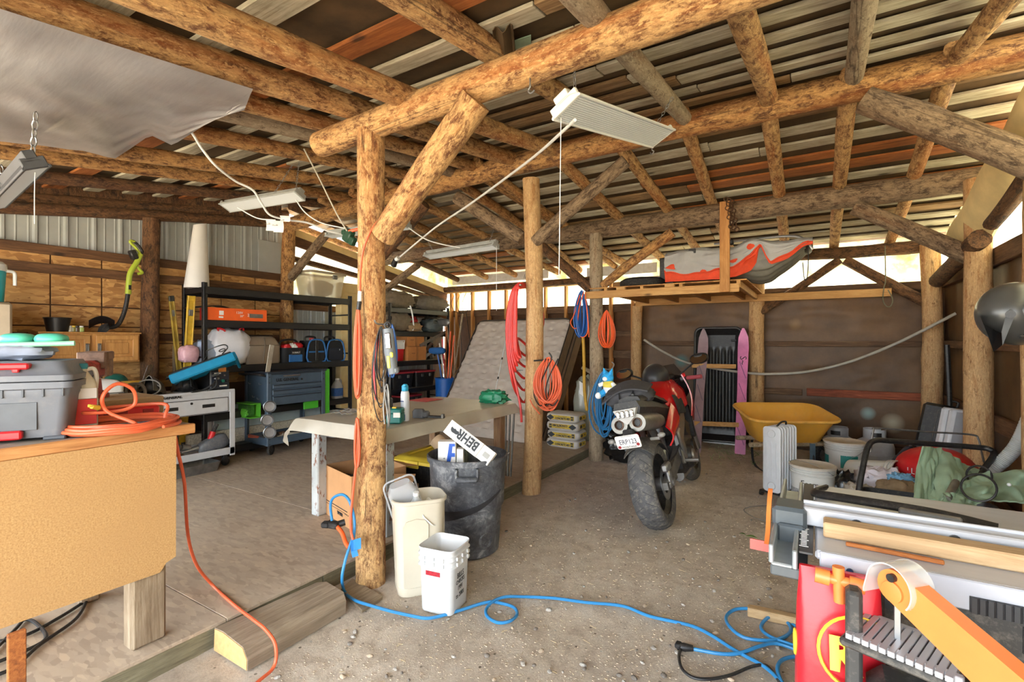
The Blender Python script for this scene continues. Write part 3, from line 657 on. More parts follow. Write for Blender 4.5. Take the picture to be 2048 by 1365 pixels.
# ---- grey lidded toolbox
gt = plain('grey_tool_box_plastic', (108, 112, 120), .45, var=.06, sc=5, dirt=.15); gtd = plain('dark_grey_box_plastic', (82, 86, 92), .5, var=.08)
u = V3((.5, .866, 0)); nn = V3((.866, -.5, 0)); cn = V3((-2.585, .76, 1.1))
tb = thing('tool_box', 'grey lidded tool box with red latches on the workbench', 'tool box', cn - u * .33 - nn * .18, math.radians(60))
def tbx(q):
    q.loft([rr(.60, .33, .03, .012), rr(.63, .35, .03, .17), rr(.64, .36, .03, .185), rr(.64, .36, .03, .205), rr(.665, .385, .03, .21), rr(.665, .385, .03, .235)])
part('body', gt, tb, tbx)
part('front_recess', gtd, tb, lambda q: (q.box((.06, -.1755, .1), (.32, .004, .11), .001)), False)
part('lid', gt, tb, lambda q: q.loft([rr(.645, .365, .03, .236), rr(.66, .38, .03, .24), rr(.66, .38, .03, .262), rr(.64, .36, .03, .268), rr(.62, .34, .04, .29), rr(.6, .3, .05, .318), rr(.56, .26, .05, .32), rr(.55, .25, .05, .308)]))
for x in (.06, .12, .18, .24, .3): part('rib', gtd, tb, lambda q: q.box((x, -.181, .196), (.008, .01, .04), .002), False)
part('latch', M['red'], tb, lambda q: (q.box((.1, -.172, .3), (.2, .05, .024), .006), q.box((.16, -.176, .286), (.02, .03, .02), .003)), False)
part('latch', M['red'], tb, lambda q: q.box((.08, -.186, .03), (.2, .03, .034), .006), False)
part('foot', gtd, tb, lambda q: (q.box((.27, -.14, .008), (.07, .06, .016), .004), q.box((-.27, -.14, .008), (.07, .06, .016), .004), q.box((.27, .14, .008), (.07, .06, .016), .004), q.box((-.27, .14, .008), (.07, .06, .016), .004)), False)
# ---- cloth and teal floats on the box
den = plain('grey_blue_cloth', (164, 172, 190), .9, var=.1, sc=6, bump=.3)
c0 = atd(40, 712, 2.12)
q = MB(); q.blob((0, 0, .03), (.15, .1, .036), 4, .14, 2.2, 30, 12, .7, flat=-.9, fold=.3)
tag(q.build('folded_cloth', den, None, loc=(c0.x - .03, c0.y - .03, 1.424), rot=(0, 0, math.radians(58)), centre=False), 'folded grey blue cloth lying on the grey tool box', 'cloth')
tl = plain('sea_green_vinyl', (86, 196, 168), .35, var=.06); tlp = plain('pale_green_tube', (150, 212, 176), .4, var=.05)
fl_ = thing('folding_paddle', 'sea green pair of blades with a pale green shaft on the folded cloth', 'paddle', (c0.x, c0.y, 1.478), math.radians(58))
part('shaft', tlp, fl_, lambda q: q.tube([(-.4, -.06, -.005), (.2, -.06, .012)], .011, 12))
for x, w_ in ((-.005, .055), (.105, .055)):
    part('blade', tl, fl_, lambda q: q.blob((x, .0, .03), (w_, .06, .026), x * 9, .02, 2, 26, 12, .75))
# ---- white jug
def jug(name, lab, loc, h, r, mat, capm, labm=None, rz=0, handle=True, cat='jug', txt=None):
    t = thing(name, lab, cat, loc, rz)
    part('body', mat, t, lambda q: q.loft([rr(r * 1.9, r * 1.6, r * .4, 0), rr(2 * r, r * 1.7, r * .5, .01), rr(2 * r, r * 1.7, r * .5, h * .6), rr(r * 1.7, r * 1.4, r * .6, h * .74), rr(r * .8, r * .8, r * .39, h * .88), rr(r * .7, r * .7, r * .34, h * .93)]))
    part('cap', capm, t, lambda q: q.lathe([(r * .4, h * .92), (r * .4, h), (r * .1, h)], 14))
    if handle: part('handle', mat, t, lambda q: q.tube(spline([(r * .25, 0, h * .9), (r * .75, 0, h * .92), (r * .95, 0, h * .8), (r * .9, 0, h * .62)], 6), r * .16, 8))
    if labm: part('label', labm, t, lambda q: q.loft([rr(2.01 * r, r * 1.72, r * .5, h * .12), rr(2.01 * r, r * 1.72, r * .5, h * .52)], False, False))
    return t
jl = plain('jug_red_label', (206, 52, 48), .5, var=.05); milky = plain('milky_plastic', (214, 214, 206), .4, var=.04)
p = onz(163, 869, 1.1)
jg = jug('fluid_jug', 'cream plastic fluid jug with a red label behind the grey tool box', (p.x - .10, p.y + .03, 1.1), .30, .055, plain('cream_plastic', (206, 200, 184), .45, var=.05), M['teal'], None, math.radians(80))
part('label', jl, jg, lambda q: q.box((.0, -.056, .09), (.09, .004, .11), .001), False)
part('label', M['paper'], jg, lambda q: q.box((.0, -.0575, .17), (.09, .003, .045), .001), False)
# ---- timber block, red case, vise
a = onz(180, 838, 1.1); c_ = onz(327, 825, 1.1)
tag(part('timber_block', plankmat('pale_timber', (186, 160, 124), (162, 134, 98), (122, 96, 68), 'y'), None, lambda q: q.box((-3.27, 1.08, 1.147), (.34, .46, .094), .006), False), 'thick short timber block on the back of the workbench', 'timber block')
rc = thing('level_case', 'small red level on the workbench in front of the timber block', 'level', (-3.06, 1.13, 1.1), math.radians(86))
part('body', M['red'], rc, lambda q: q.box((0, 0, .026), (.27, .03, .05), .01), True)
part('recess', plain('dark_red', (150, 24, 30), .5), rc, lambda q: (q.box((-.06, -.0155, .027), (.1, .004, .02), .002), q.box((.08, -.0155, .027), (.05, .004, .02), .002)), False)
vr = plain('red_vise_paint', (150, 52, 46), .5, var=.2, sc=30, dirt=.3); vs = plain('rusty_steel', (140, 112, 96), .6, .4, var=.25, sc=30)
v0 = onx(188, 790, -3.3)
vi = thing('bench_vise', 'worn red bench vise with bare steel jaws and handle', 'vise', (-3.30, v0.y - .01, 1.196), math.radians(-32))
part('base', vr, vi, lambda q: q.loft([circ(.075, 0, 18), circ(.075, .02, 18), circ(.045, .04, 18), circ(.04, .1, 18)]))
part('body', vr, vi, lambda q: (q.box((.0, 0, .15), (.16, .085, .1), .02), q.ball((.08, 0, .14), (.05, .045, .06))))
part('jaw', vs, vi, lambda q: (q.box((-.07, 0, .22), (.1, .13, .05), .008), q.box((.0, 0, .2), (.03, .12, .09), .004)), False)
part('jaw', vs, vi, lambda q: (q.box((-.15, 0, .17), (.09, .1, .13), .01), q.box((-.13, 0, .225), (.07, .12, .045), .006)), False)
part('screw', vs, vi, lambda q: q.cyl((.1, 0, .13), (.16, 0, .13), .018))
part('handle', M['steel'], vi, lambda q: (q.cyl((.15, -.0, .14), (.15, 0, .0), .006), q.ball((.15, 0, .0), .01), q.ball((.15, 0, .145), .011)))
tag(part('blue_sheet', plain('pale_blue_paper', (160, 180, 204), .7, var=.05), None, lambda q: q.solid(lambda u, v: (-2.66 - .14 * v, 1.06 + .14 * u, 1.103 + .006 * math.sin(u * 4) * v), 8, 6, .002)), 'pale blue sheet of paper at the right end of the workbench', 'paper')
# ---- orange extension cord coiled on the bench, tail down to the ground
pts = []; rs2 = random.Random(5); cc = V3((-2.66, .955, 1.11))
for k in range(7):
    R = .17 + .035 * rs2.random(); ox, oy = rs2.uniform(-.02, .02), rs2.uniform(-.02, .02)
    for i in range(14):
        an = 2 * PI * i / 14 + .4
        pts.append(cc + V3((ox + R * .92 * math.cos(an), oy + R * 1.08 * math.sin(an), .002 + .0045 * k + .003 * rs2.random())))
pts += [cc + V3(p_) for p_ in ((.02, -.06, .08), (.03, -.08, .15), (.03, -.03, .2), (.03, .03, .17), (.02, .04, .1), (.0, -.02, .075), (-.06, -.12, .075), (-.17, -.02, .075), (-.13, .12, .08), (.02, .17, .085))]
pts += [atd(x, y, k) for x, y, k in ((330, 838, 2.31), (348, 868, 2.33), (356, 905, 2.37), (369, 968, 2.43), (376, 1071, 2.53), (394, 1132, 2.66))]
pts += [onz(427, 1173, DZ + .01), onz(455, 1199, DZ + .01), onz(481, 1221, DZ + .012), onz(508, 1241, .155), onz(533, 1262, .14), onz(551, 1291, .1), onz(548, 1334, .02), onz(513, 1367, .015), onz(430, 1440, .012)]
oc = thing('extension_lead', 'orange extension cord coiled on the workbench, tail running down to the ground', 'cord', cc)
part('cable', M['orange'], oc, lambda q: q.tube([p - cc for p in spline(pts, 5)], .0078, 8))
part('plug', M['yellow'], oc, lambda q: (q.cyl((.01, -.09, .1), (.035, -.12, .11), .011, .009), q.box((.045, -.13, .115), (.012, .012, .012), .002)))
# ---- fridge and cooler at the left edge
be = plain('beige_appliance', (186, 172, 150), .5, var=.04)
fr = thing('refrigerator', 'beige refrigerator at the left edge, a teal cooler on top', 'refrigerator', (-6.05, 1.0, DZ))
part('body', be, fr, lambda q: q.box((-.03, 0, .86), (.56, .6, 1.70), .02))
part('door', be, fr, lambda q: q.box((.28, 0, .52), (.05, .6, 1.0), .02)); part('freezer_door', be, fr, lambda q: q.box((.28, 0, 1.38), (.05, .6, .66), .02))
part('handle', M['dsteel'], fr, lambda q: (q.box((.325, -.24, 1.2), (.03, .025, .25), .006), q.box((.325, -.24, .85), (.03, .025, .25), .006)), False)
part('foot', M['black'], fr, lambda q: q.box((0, 0, .006), (.5, .5, .012)), False)
te = plain('teal_cooler_plastic', (32, 170, 182), .4, var=.05)
co = thing('drinks_cooler', 'teal drinks cooler with a white lid on the refrigerator', 'cooler', (-5.9, 1.17, DZ + 1.711))
part('body', te, co, lambda q: q.lathe([(.1, 0), (.108, .01), (.122, .26), (.118, .27)], 24))
part('lid', M['white'], co, lambda q: q.lathe([(.124, .265), (.128, .275), (.128, .32), (.1, .345), (.02, .35)], 24))
part('spout', M['white'], co, lambda q: (q.tube(spline([(.06, .11, .27), (.05, .16, .26), (.05, .165, .2), (.05, .165, .15)], 5), .013, 10)))
# ---- wall cabinet with pot and jars
oak = plankmat('oak_cabinet', (206, 156, 94), (190, 138, 76), (150, 102, 54), 'z', knots=False, bump=.1, rough=.5)
cab = thing('wall_cabinet', 'short oak wall cabinet with two panelled doors on the strand board wall', 'cabinet', (-6.27, 1.96, 1.28))
part('carcass', oak, cab, lambda q: q.box((0, 0, .147), (.27, .80, .295), .003), False)
part('top_board', oak, cab, lambda q: q.box((.006, 0, .302), (.29, .82, .014), .002), False)
for y in (-.205, .2):
    d = part('door', oak, cab, lambda q: (q.box((.148, y - .155, .145), (.03, .05, .26), .004), q.box((.148, y + .155, .145), (.03, .05, .26), .004), q.box((.148, y, .255), (.03, .27, .045), .004), q.box((.148, y, .035), (.03, .27, .045), .004), q.box((.134, y, .145), (.012, .27, .19)), q.box((.140, y, .145), (.012, .2, .12), .005)), False)
    hy = y + (.155 if y < 0 else -.155)
    part('handle', M['dsteel'], d, lambda q: (q.box((.165, hy, .145), (.006, .03, .1), .002), q.tube(spline([(.165, hy, .19), (.185, hy, .175), (.185, hy, .115), (.165, hy, .1)], 4), .006, 8)), False)
pot = thing('plant_pot', 'black ribbed nursery pot standing on the wall cabinet', 'pot', (*onx(115, 660, -6.22).xy, 1.589))
part('body', plain('nursery_pot', (22, 22, 23), .4), pot, lambda q: q.loft([[V3((p_.x * (1 + .02 * (i % 2)), p_.y * (1 + .02 * (i % 2)), p_.z)) for i, p_ in enumerate(circ(r_, z_, 40))] for r_, z_ in ((.078, 0), (.098, .13))] + [circ(.092, .13, 40), circ(.072, .01, 40)]))
part('rim', M['black'], pot, lambda q: q.torus((0, 0, .132), .1, .006, n=28))
jar_sp = [(140, 'small clear glass jar', 'steel', .022), (147, 'small olive jar', 'yellow', .024), (154, 'small brown jar', 'black', .026), (162, 'small white and green jar', 'white', .026)]
for x, lb, mk, r in jar_sp:
    j = thing('jar', lb + ' on the wall cabinet beside the black pot', 'jar', (*onx(x, 660, -6.2).xy, 1.589), 0, 'jars on the wall cabinet')
    cm = {'small clear glass jar': plain('clear_jar', (190, 186, 168), .15), 'small olive jar': plain('olive_jar', (140, 132, 70), .3), 'small brown jar': plain('brown_jar', (96, 76, 54), .3), 'small white and green jar': plain('green_jar', (176, 196, 110), .4)}[lb]
    part('glass', cm, j, lambda q: q.lathe([(r * .8, 0), (r, .005), (r, .04), (r * .7, .048)], 12)); part('lid', M[mk], j, lambda q: q.lathe([(r * .8, .046), (r * .8, .06), (r * .5, .062)], 12))
# ---- string trimmer hung on the wall
gr_ = plain('lime_green_plastic', (168, 186, 58), .4, var=.05); O = onx(235, 660, -6.18)
st = thing('string_trimmer', 'lime green and black string trimmer hung beside the dark wall post', 'string trimmer', (O.x, O.y, O.z))
tp = lambda x, y, dx=0: onx(420 * 0 + x, y, -6.18 + dx) - O
def z2(x, y, dx=0): return tp(x * .2249, 420 + y * .2249, dx)
part('upper_body', gr_, st, lambda q: q.tube(spline([z2(1250, 395), z2(1215, 470), z2(1160, 560), z2(1145, 650), z2(1140, 735)], 5), .026, 10))
part('top_grip', gr_, st, lambda q: q.tube(spline([z2(1250, 395), z2(1200, 330), z2(1160, 290), z2(1165, 275), z2(1200, 285)], 5), .014, 10))
part('rear_grip', M['black'], st, lambda q: q.tube(spline([z2(1180, 275), z2(1225, 310), z2(1265, 370), z2(1250, 395)], 5), .013, 10))
part('battery', M['black'], st, lambda q: q.box(z2(1185, 400), (.07, .06, .1), .01, Matrix.Rotation(.35, 3, 'X')))
part('side_handle', gr_, st, lambda q: q.tube(spline([z2(1200, 480), z2(1240, 530), z2(1265, 560), z2(1225, 570)], 5), .015, 10))
part('shaft', M['black'], st, lambda q: q.tube(spline([z2(1140, 735), z2(1120, 850), z2(1090, 950), z2(1040, 1030), z2(960, 1050)], 6), .021, 10))
part('collar', gr_, st, lambda q: q.cyl(z2(1142, 720), z2(1138, 750), .028))
part('cutting_head', M['rubber'], st, lambda q: (q.lathe([(.02, -.03), (.055, -.02), (.06, .02), (.03, .04)], 18, Matrix.Translation(z2(930, 1060)) @ Matrix.Rotation(.9, 4, 'X'))))
part('guard', M['black'], st, lambda q: q.solid(lambda u, v: z2(790 + 230 * u, 985 - 40 * math.sin(PI * u) + 70 * v * (1 - u * .2), .1 - .15 * v), 14, 6, .006))
text('lime', .03, M['ink'], st, FX(z2(1150, 620, .03)), 'label_mark') if False else None
part('label', M['ink'], st, lambda q: q.box(z2(1155, 690, .022), (.01, .025, .05), .002), False)
# ---- black steel rack
def rack(lab, x0, x1, y0, y1, top, shelves, name='storage_rack'):
    t = thing(name, lab, 'rack', ((x0 + x1) / 2, (y0 + y1) / 2, DZ)); hx, hy = (x1 - x0) / 2, (y1 - y0) / 2
    for sx in (-1, 1):
        for sy in (-1, 1):
            def pf(q):
                q.box((sx * hx, sy * (hy - .002), (top - DZ) / 2), (.05, .012, top - DZ), .002); q.box((sx * (hx - .0), sy * (hy - .024), (top - DZ) / 2), (.012, .05, top - DZ), .002)
                z = .08
                while z < top - DZ - .05: q.box((sx * hx + .0, sy * hy + sy * .006, z), (.02, .006, .028)); z += .075
            part('post', M['blackm'], t, pf, False)
    for z in shelves:
        z -= DZ
        part('shelf', M['blackm'], t, lambda q: (q.box((hx, 0, z - .04), (.03, hy * 2 - .03, .085), .006), q.box((-hx, 0, z - .04), (.03, hy * 2 - .03, .085), .006), q.box((0, hy - .02, z - .035), (hx * 2, .025, .06), .004), q.box((0, -hy + .02, z - .035), (hx * 2, .025, .06), .004), q.box((0, 0, z - .006), (hx * 2 - .03, hy * 2 - .05, .012))), False)
    for sy in (-1, 1):
        for z in (.35, 1.2, top - DZ - .28): part('brace_bar', M['blackm'], t, lambda q: q.box((0, sy * hy, z), (hx * 2, .01, .02)), False)
    return t
RZ = (2.12, 1.74, 1.21, .66, .25)
rack('long black steel rack against the strand board wall', -6.35, -5.9, 2.88, 4.96, 2.17, RZ)
def box_thing(name, lab, cat, loc, size, mat, rz=0, b=.004, group=None, rot=None):
    t = thing(name, lab, cat, loc, rz, group, rot); part('body', mat, t, lambda q: q.box((0, 0, size[2] / 2), size, b), False); return t
ob = plain('orange_carton', (236, 98, 34), .5, var=.05)
t = box_thing('orange_carton', 'long orange carton lying on the middle shelf of the long rack', 'carton', (-5.99, 3.29, RZ[1]), (.16, .72, .15), ob)
part('end_panel', plain('red_carton_end', (176, 34, 30), .5), t, lambda q: q.box((0, -.3615, .075), (.15, .004, .14)), False)
part('picture_label', M['dsteel'], t, lambda q: q.box((.0815, .22, .07), (.003, .17, .05)), False)
part('logo_plate', M['paper'], t, lambda q: (q.box((.0815, -.2, .09), (.003, .05, .05)), q.box((.0815, -.205, .04), (.003, .05, .02))), False)
text('120V', .04, M['paper'], t, FX((.0825, .01, .1))); text('20"', .035, M['paper'], t, FX((.0825, .04, .06))); text('2', .05, M['paper'], t, FX((.0825, .12, .075)))
tag(part('black_flap', M['black'], None, lambda q: q.solid(lambda u, v: (-6.25 + .2 * u, 2.98 + .3 * v, RZ[1] + .155 + .03 * math.sin(PI * v) - .15 * u * (1 - v) * 0), 6, 8, .005)), 'black folded sheet behind the orange carton', 'sheet')
wbag = plain('white_plastic_bag', (216, 216, 222), .3, var=.06, sc=5, bump=.35)
def bag(name, lab, loc, r, seed, mat, amp=.16, fold=.35, cat='bag', rz=0, fr=2.6, e=.75, flat=-.92, extra=None, group=None):
    q = MB(); q.blob((0, 0, r[2] * .92), r, seed, amp, fr, 34, 20, e, flat=None, fold=fold)
    for p_ in q.v: p_.z = max(p_.z, 0)
    o = q.build(name, mat, None, True, 60, centre=False, loc=loc, rot=(0, 0, rz)); return tag(o, lab, cat, group)
o = bag('plastic_bag', 'bulging white plastic bag with red ties on the long rack', (-6.05, 3.24, RZ[2]), (.15, .24, .23), 2, wbag, .1, .12)
part('tie', M['red'], o, lambda q: (q.tube(spline([(.05, -.12, .38), (.08, -.16, .44), (.1, -.1, .42), (.06, -.06, .38)], 4), .012, 6), q.tube(spline([(.05, .1, .42), (.07, .14, .46), (.05, .16, .42)], 4), .01, 6)))
bag('plastic_bag', 'blue tinted plastic bag behind the yellow levels at left of the rack', (-6.08, 2.97 + .05, RZ[2]), (.13, .16, .16), 9, amp=.1, fold=.12, mat=plain('bluish_bag', (170, 186, 212), .3, var=.1, bump=.3))
bag('pink_bag', 'small pink plastic bag left of the yellow level', (-6.0, 2.78, RZ[2] + .05), (.08, .1, .1), 12, amp=.1, fold=.12, mat=plain('pinkish_bag', (214, 168, 176), .35, var=.1, bump=.3))
cm_ = plain('taupe_vinyl', (136, 120, 102), .45, var=.08, sc=6, bump=.15)
t = thing('padded_case', 'taupe padded vinyl case on the long rack right of the white bag', 'case', (-6.1, 3.64, RZ[2]))
part('body', cm_, t, lambda q: q.loft([rr(.3, .44, .04, .0), rr(.32, .46, .05, .03), rr(.32, .46, .05, .22), rr(.3, .44, .05, .26), rr(.24, .36, .05, .33), rr(.2, .3, .05, .35)]))
part('seam', plain('taupe_piping', (106, 92, 76), .5), t, lambda q: (q.tube([(.163, -.02, .02), (.165, .0, .24), (.125, .01, .335)], .005, 6), q.tube(rr(.326, .466, .05, .235), .005, 6, closed=True)))
part('strap', M['black'], t, lambda q: q.box((.0, .0, .356), (.05, .3, .012), .004), False)
bl_ = plain('blue_bag_trim', (36, 104, 168), .55, var=.08); bk = plain('black_nylon', (24, 25, 28), .8, var=.2)
def toolbag(lab, y, w_, loaded, pocket):
    t = thing('tool_bag', lab, 'tool bag', (-6.04, y, RZ[2]), 0, 'black and blue tool bags on the long rack')
    prof = [(-w_ / 2, .0), (w_ / 2, 0), (w_ / 2, .2), (w_ * .3, .3), (-w_ * .3, .3), (-w_ / 2, .2)]
    part('body', bk, t, lambda q: q.prism([(a_ * .98, c_ * .98 + .003) for a_, c_ in prof], .26, FX((-.12, 0, 0))))
    part('trim', bl_, t, lambda q: q.tube(spline([V3((.142, a_, max(c_, .008))) for a_, c_ in prof], 3, True), .011, 8, closed=True))
    part('handle', M['black'], t, lambda q: q.tube(spline([(.0, -w_ * .3, .29), (.0, -w_ * .25, .345), (.0, w_ * .25, .345), (.0, w_ * .3, .29)], 6), .014, 8))
    if pocket == 1: part('strap', M['black'], t, lambda q: (q.box((.146, 0, .16), (.012, .04, .28), .003), q.box((.15, 0, .2), (.014, .055, .04), .003)), False); part('band', bl_, t, lambda q: q.box((.142, 0, .14), (.006, w_ * .9, .02)), False)
    if pocket == 2: part('pocket', plain('dark_navy_nylon', (26, 32, 46), .7), t, lambda q: (q.box((.144, 0, .1), (.008, w_ * .78, .15), .003), q.box((.148, 0, .185), (.006, w_ * .7, .012), .002)), False); part('zip_pull', M['steel'], t, lambda q: q.box((.152, .06, .165), (.006, .012, .02), .002), False)
    return t
t = thing('tool_bag', 'open black and blue tool bag showing red contents on the long rack', 'tool bag', (-6.04, 4.05, RZ[2]), 0, 'black and blue tool bags on the long rack')
part('body', bk, t, lambda q: q.loft([rr(.26, .33, .05, 0), rr(.28, .34, .06, .06), rr(.27, .34, .05, .2), rr(.25, .32, .05, .2), rr(.22, .28, .05, .1)]))
part('front_pocket', bl_, t, lambda q: q.box((.139, .0, .06), (.014, .2, .1), .01), False)
part('badge', M['black'], t, lambda q: q.box((.147, .0, .135), (.006, .13, .06), .003), False)
text('KOBALT', .03, M['paper'], t, FX((.151, 0, .135)))
part('handle', M['black'], t, lambda q: q.tube(spline([(.0, -.15, .19), (.0, -.12, .29), (.0, .08, .3), (.0, .15, .2)], 6), .014, 8))
part('contents', M['red'], t, lambda q: (q.blob((.03, -.08, .2), (.08, .06, .05), 3, .2), q.blob((.03, .09, .22), (.07, .07, .05), 5, .2)))
part('contents', M['paper'], t, lambda q: q.blob((.05, .01, .205), (.06, .05, .05), 7, .3))
toolbag('black tool bag with blue rim and centre strap, seen end on, on the long rack', 4.37, .27, 0, 1)
toolbag('blue rimmed black tool bag with zipped pocket, at the right end of the rack', 4.69, .28, 0, 2)
t = thing('spray_bottle', 'red and white spray bottle top behind the two blue rimmed tool bags', 'spray bottle', (-6.22, 4.52, RZ[2]))
part('body', M['paper'], t, lambda q: q.lathe([(.035, 0), (.038, .2), (.015, .26), (.013, .3)], 14)); part('trigger', M['red'], t, lambda q: (q.box((.0, 0, .33), (.08, .03, .05), .008), q.box((.03, 0, .29), (.015, .02, .06), .003)), False)
# clear tote on the top shelf
cl = glassy('cloudy_tote_plastic', (200, 186, 158), .5, .35)
t = thing('storage_tote', 'cloudy clear storage tote of dark cables on top of the long rack', 'tote', (-6.1, 4.58, RZ[0]))
part('body', cl, t, lambda q: q.loft([rr(.34, .5, .05, 0), rr(.4, .6, .05, .34), rr(.385, .585, .05, .34), rr(.33, .49, .05, .01)]))
part('rim', plain('tote_rim', (150, 138, 116), .5), t, lambda q: (q.loft([rr(.43, .63, .05, .335), rr(.43, .63, .05, .365), rr(.38, .58, .05, .365), rr(.38, .58, .05, .335)], False, False)))
part('contents', plain('dark_cables', (40, 36, 34), .8, var=.3), t, lambda q: q.blob((.0, .0, .14), (.12, .18, .11), 8, .12, 4, 30, 16, .7))
part('latch', M['dsteel'], t, lambda q: q.box((.2, .1, .3), (.02, .08, .06), .006), False)
# white paper roll standing at left end of the rack
a, c_ = onx(393, 577, -6.15), onx(400, 449, -6.22)
def rollf(u, v):
    an = 2 * PI * u * 1.35; r = (.125 - .06 * v) * (1 + .05 * u)
    return a.lerp(c_, v) + V3((r * math.cos(an) * .9, r * math.sin(an), .02 * math.sin(an) * v))
t = tag(part('paper_roll', plain('white_roll_sheet', (222, 220, 216), .6, var=.04, sc=3), None, lambda q: q.solid(rollf, 44, 12, .006)), 'white rolled sheet standing at the left end of the long rack', 'roll')
# levels
ylv = plain('level_yellow', (206, 168, 54), .4, var=.12, sc=20)
def level(lab, top, bot, wd, mat, dark):
    a, c_ = V3(top), V3(bot); m_ = fm(c_, (a - c_).cross(Y_.cross(a - c_)), a - c_); L = (a - c_).length
    t = thing('spirit_level', lab, 'level', c_); 
    def P(fn, nm, mt): q = MB(); q.at(m_.to_3x3().to_4x4()); fn(q); return q.build(nm, mt, t, False)
    P(lambda q: (q.box((-wd / 2 + .006, L / 2, 0), (.012, L, .03), .002), q.box((wd / 2 - .006, L / 2, 0), (.012, L, .03), .002), q.box((0, L / 2, 0), (wd - .01, L, .012))), 'frame', mat)
    for f in (.1, .5, .9): P(lambda q: (q.box((0, L * f, .004), (wd * .55, .07, .02), .003)), 'vial', M['dsteel'])
    P(lambda q: q.box((0, L - .03, .0), (wd, .06, .034), .003), 'end_cap', dark)
def lv(x, y, X, z):
    p = onx(x, y, X); return p
tp1, tp2 = onx(342, 592, -6.02), onx(383, 592, -5.97)
lv2 = lambda a, b: a + (b - a) * ((a.z - DZ) / (a.z - b.z))
level('narrow dark and yellow spirit level leaning left of the rack', tp1, lv2(onx(342, 592, -6.02), onx(357, 727, -6.10)), .05, plain('level_olive', (150, 124, 44), .5, var=.3, sc=8), M['black'])
level('bright yellow spirit level leaning against the left end of the rack', tp2, lv2(onx(383, 592, -5.97), onx(375, 727, -6.06)), .078, ylv, ylv)
# jugs and bucket on low shelf
jug('cleaner_jug', 'clear cleaner jug with a blue label on the low rack shelf', (-5.98, 4.78, RZ[3]), .29, .075, glassy('pale_clear_plastic', (206, 210, 214), .6, .2), M['white'], plain('blue_label', (46, 96, 168), .5, var=.2, sc=30), 1.6)
t = thing('garden_sprayer', 'white pump sprayer jug beside the blue labelled jug', 'sprayer', (-6.08, 4.52, RZ[3]))
part('tank', milky, t, lambda q: q.lathe([(.08, 0), (.09, .02), (.09, .2), (.04, .27)], 18)); part('funnel_top', M['white'], t, lambda q: q.lathe([(.05, .27), (.075, .3), (.075, .315), (.02, .32)], 18)); part('pump_handle', M['black'], t, lambda q: (q.cyl((0, 0, .32), (0, 0, .36), .012), q.ball((0, 0, .37), .02)))
part('hose', M['black'], t, lambda q: q.tube(spline([(.02, .05, .25), (.08, .1, .15), (.1, .02, .03), (.1, -.08, .01)], 6), .006, 6))
def bucket(name, lab, loc, r, h, mat, group=None, lid=None, bail=True, rz=0, tilt=None, bands=(.82, .88, .93), content=None, handle_side=1):
    t = thing(name, lab, 'bucket', loc, rz, group, tilt)
    k = r * .88
    rg = [circ(k, 0, 28), circ(k + .002, .006, 28)]
    for b_ in bands: rr_ = k + (r - k) * b_; rg += [circ(rr_, h * b_ - .006, 28), circ(rr_ + .009, h * b_, 28), circ(rr_ + .009, h * b_ + .005, 28), circ(rr_, h * b_ + .008, 28)]
    rg += [circ(r, h - .012, 28), circ(r + .008, h - .006, 28), circ(r + .006, h, 28), circ(r - .004, h, 28), circ(k - .006, .012, 28)]
    part('body', mat, t, lambda q: q.loft(rg))
    if bail: part('bail', M['steel'], t, lambda q: q.torus((0, 0, h * .86), r + .01, .0025, Matrix.Rotation(handle_side * .62, 4, 'X'), n=20, a0=PI, a1=2 * PI))
    if lid: part('lid', lid, t, lambda q: q.lathe([(r + .012, h - .01), (r + .014, h + .006), (r + .004, h + .012), (r - .01, h + .004), (.01, h + .004)], 28))
    if content: part('contents', content, t, lambda q: q.lathe([(r - .008, h * .86), (r * .5, h * .88), (.01, h * .87)], 24))
    return t
wp = plain('white_bucket_plastic', (204, 204, 200), .4, var=.05, sc=6, dirt=.12)
bucket('bucket', 'white bucket on the deck behind the table, right of the slate tool cart', (*onz(672, 872, DZ).xy, DZ), .15, .36, wp)
# tall foam panel behind the rack
tag(part('foam_slab', foam_m, None, lambda q: (q.box((-6.22, 5.28, 1.26), (.1, .6, 2.28), .01, Matrix.Rotation(-.02, 3, 'Z')), q.box((-6.16, 5.24, 1.2), (.05, .54, 2.1), .01)), False), 'tall cream foam panel standing behind the right end of the long rack', 'foam panel')
# boards low at the wall behind carts
spk = plain('speckled_foam', (206, 200, 184), .85, var=.25, sc=60, bump=.4)
tag(part('speckled_board', spk, None, lambda q: q.box((-6.12, 3.75, .27), (.05, 1.9, .30), .006, Matrix.Rotation(.02, 3, 'Z')), False), 'speckled white foam slab on edge behind the slate tool cart', 'foam board')
tag(part('blue_board', plain('pale_blue_board', (168, 186, 192), .6, var=.06), None, lambda q: q.box((-6.14, 3.85, .56), (.03, 1.5, .3), .004), False), 'pale blue board standing above the speckled slab under the slate cart', 'board')
ng = plain('neon_green_board', (88, 206, 60), .5, var=.05)
tag(part('green_board', ng, None, lambda q: (q.box((-5.63, 4.33, .82), (.03, .07, .60), .004)), False), 'neon green board on end against the right side of the slate cart', 'board')
tag(part('green_tray', ng, None, lambda q: (q.box((-5.75, 4.17, .66), (.03, .22, .13), .006)), False), 'neon green flat panel under the slate cart drawers at right', 'panel')
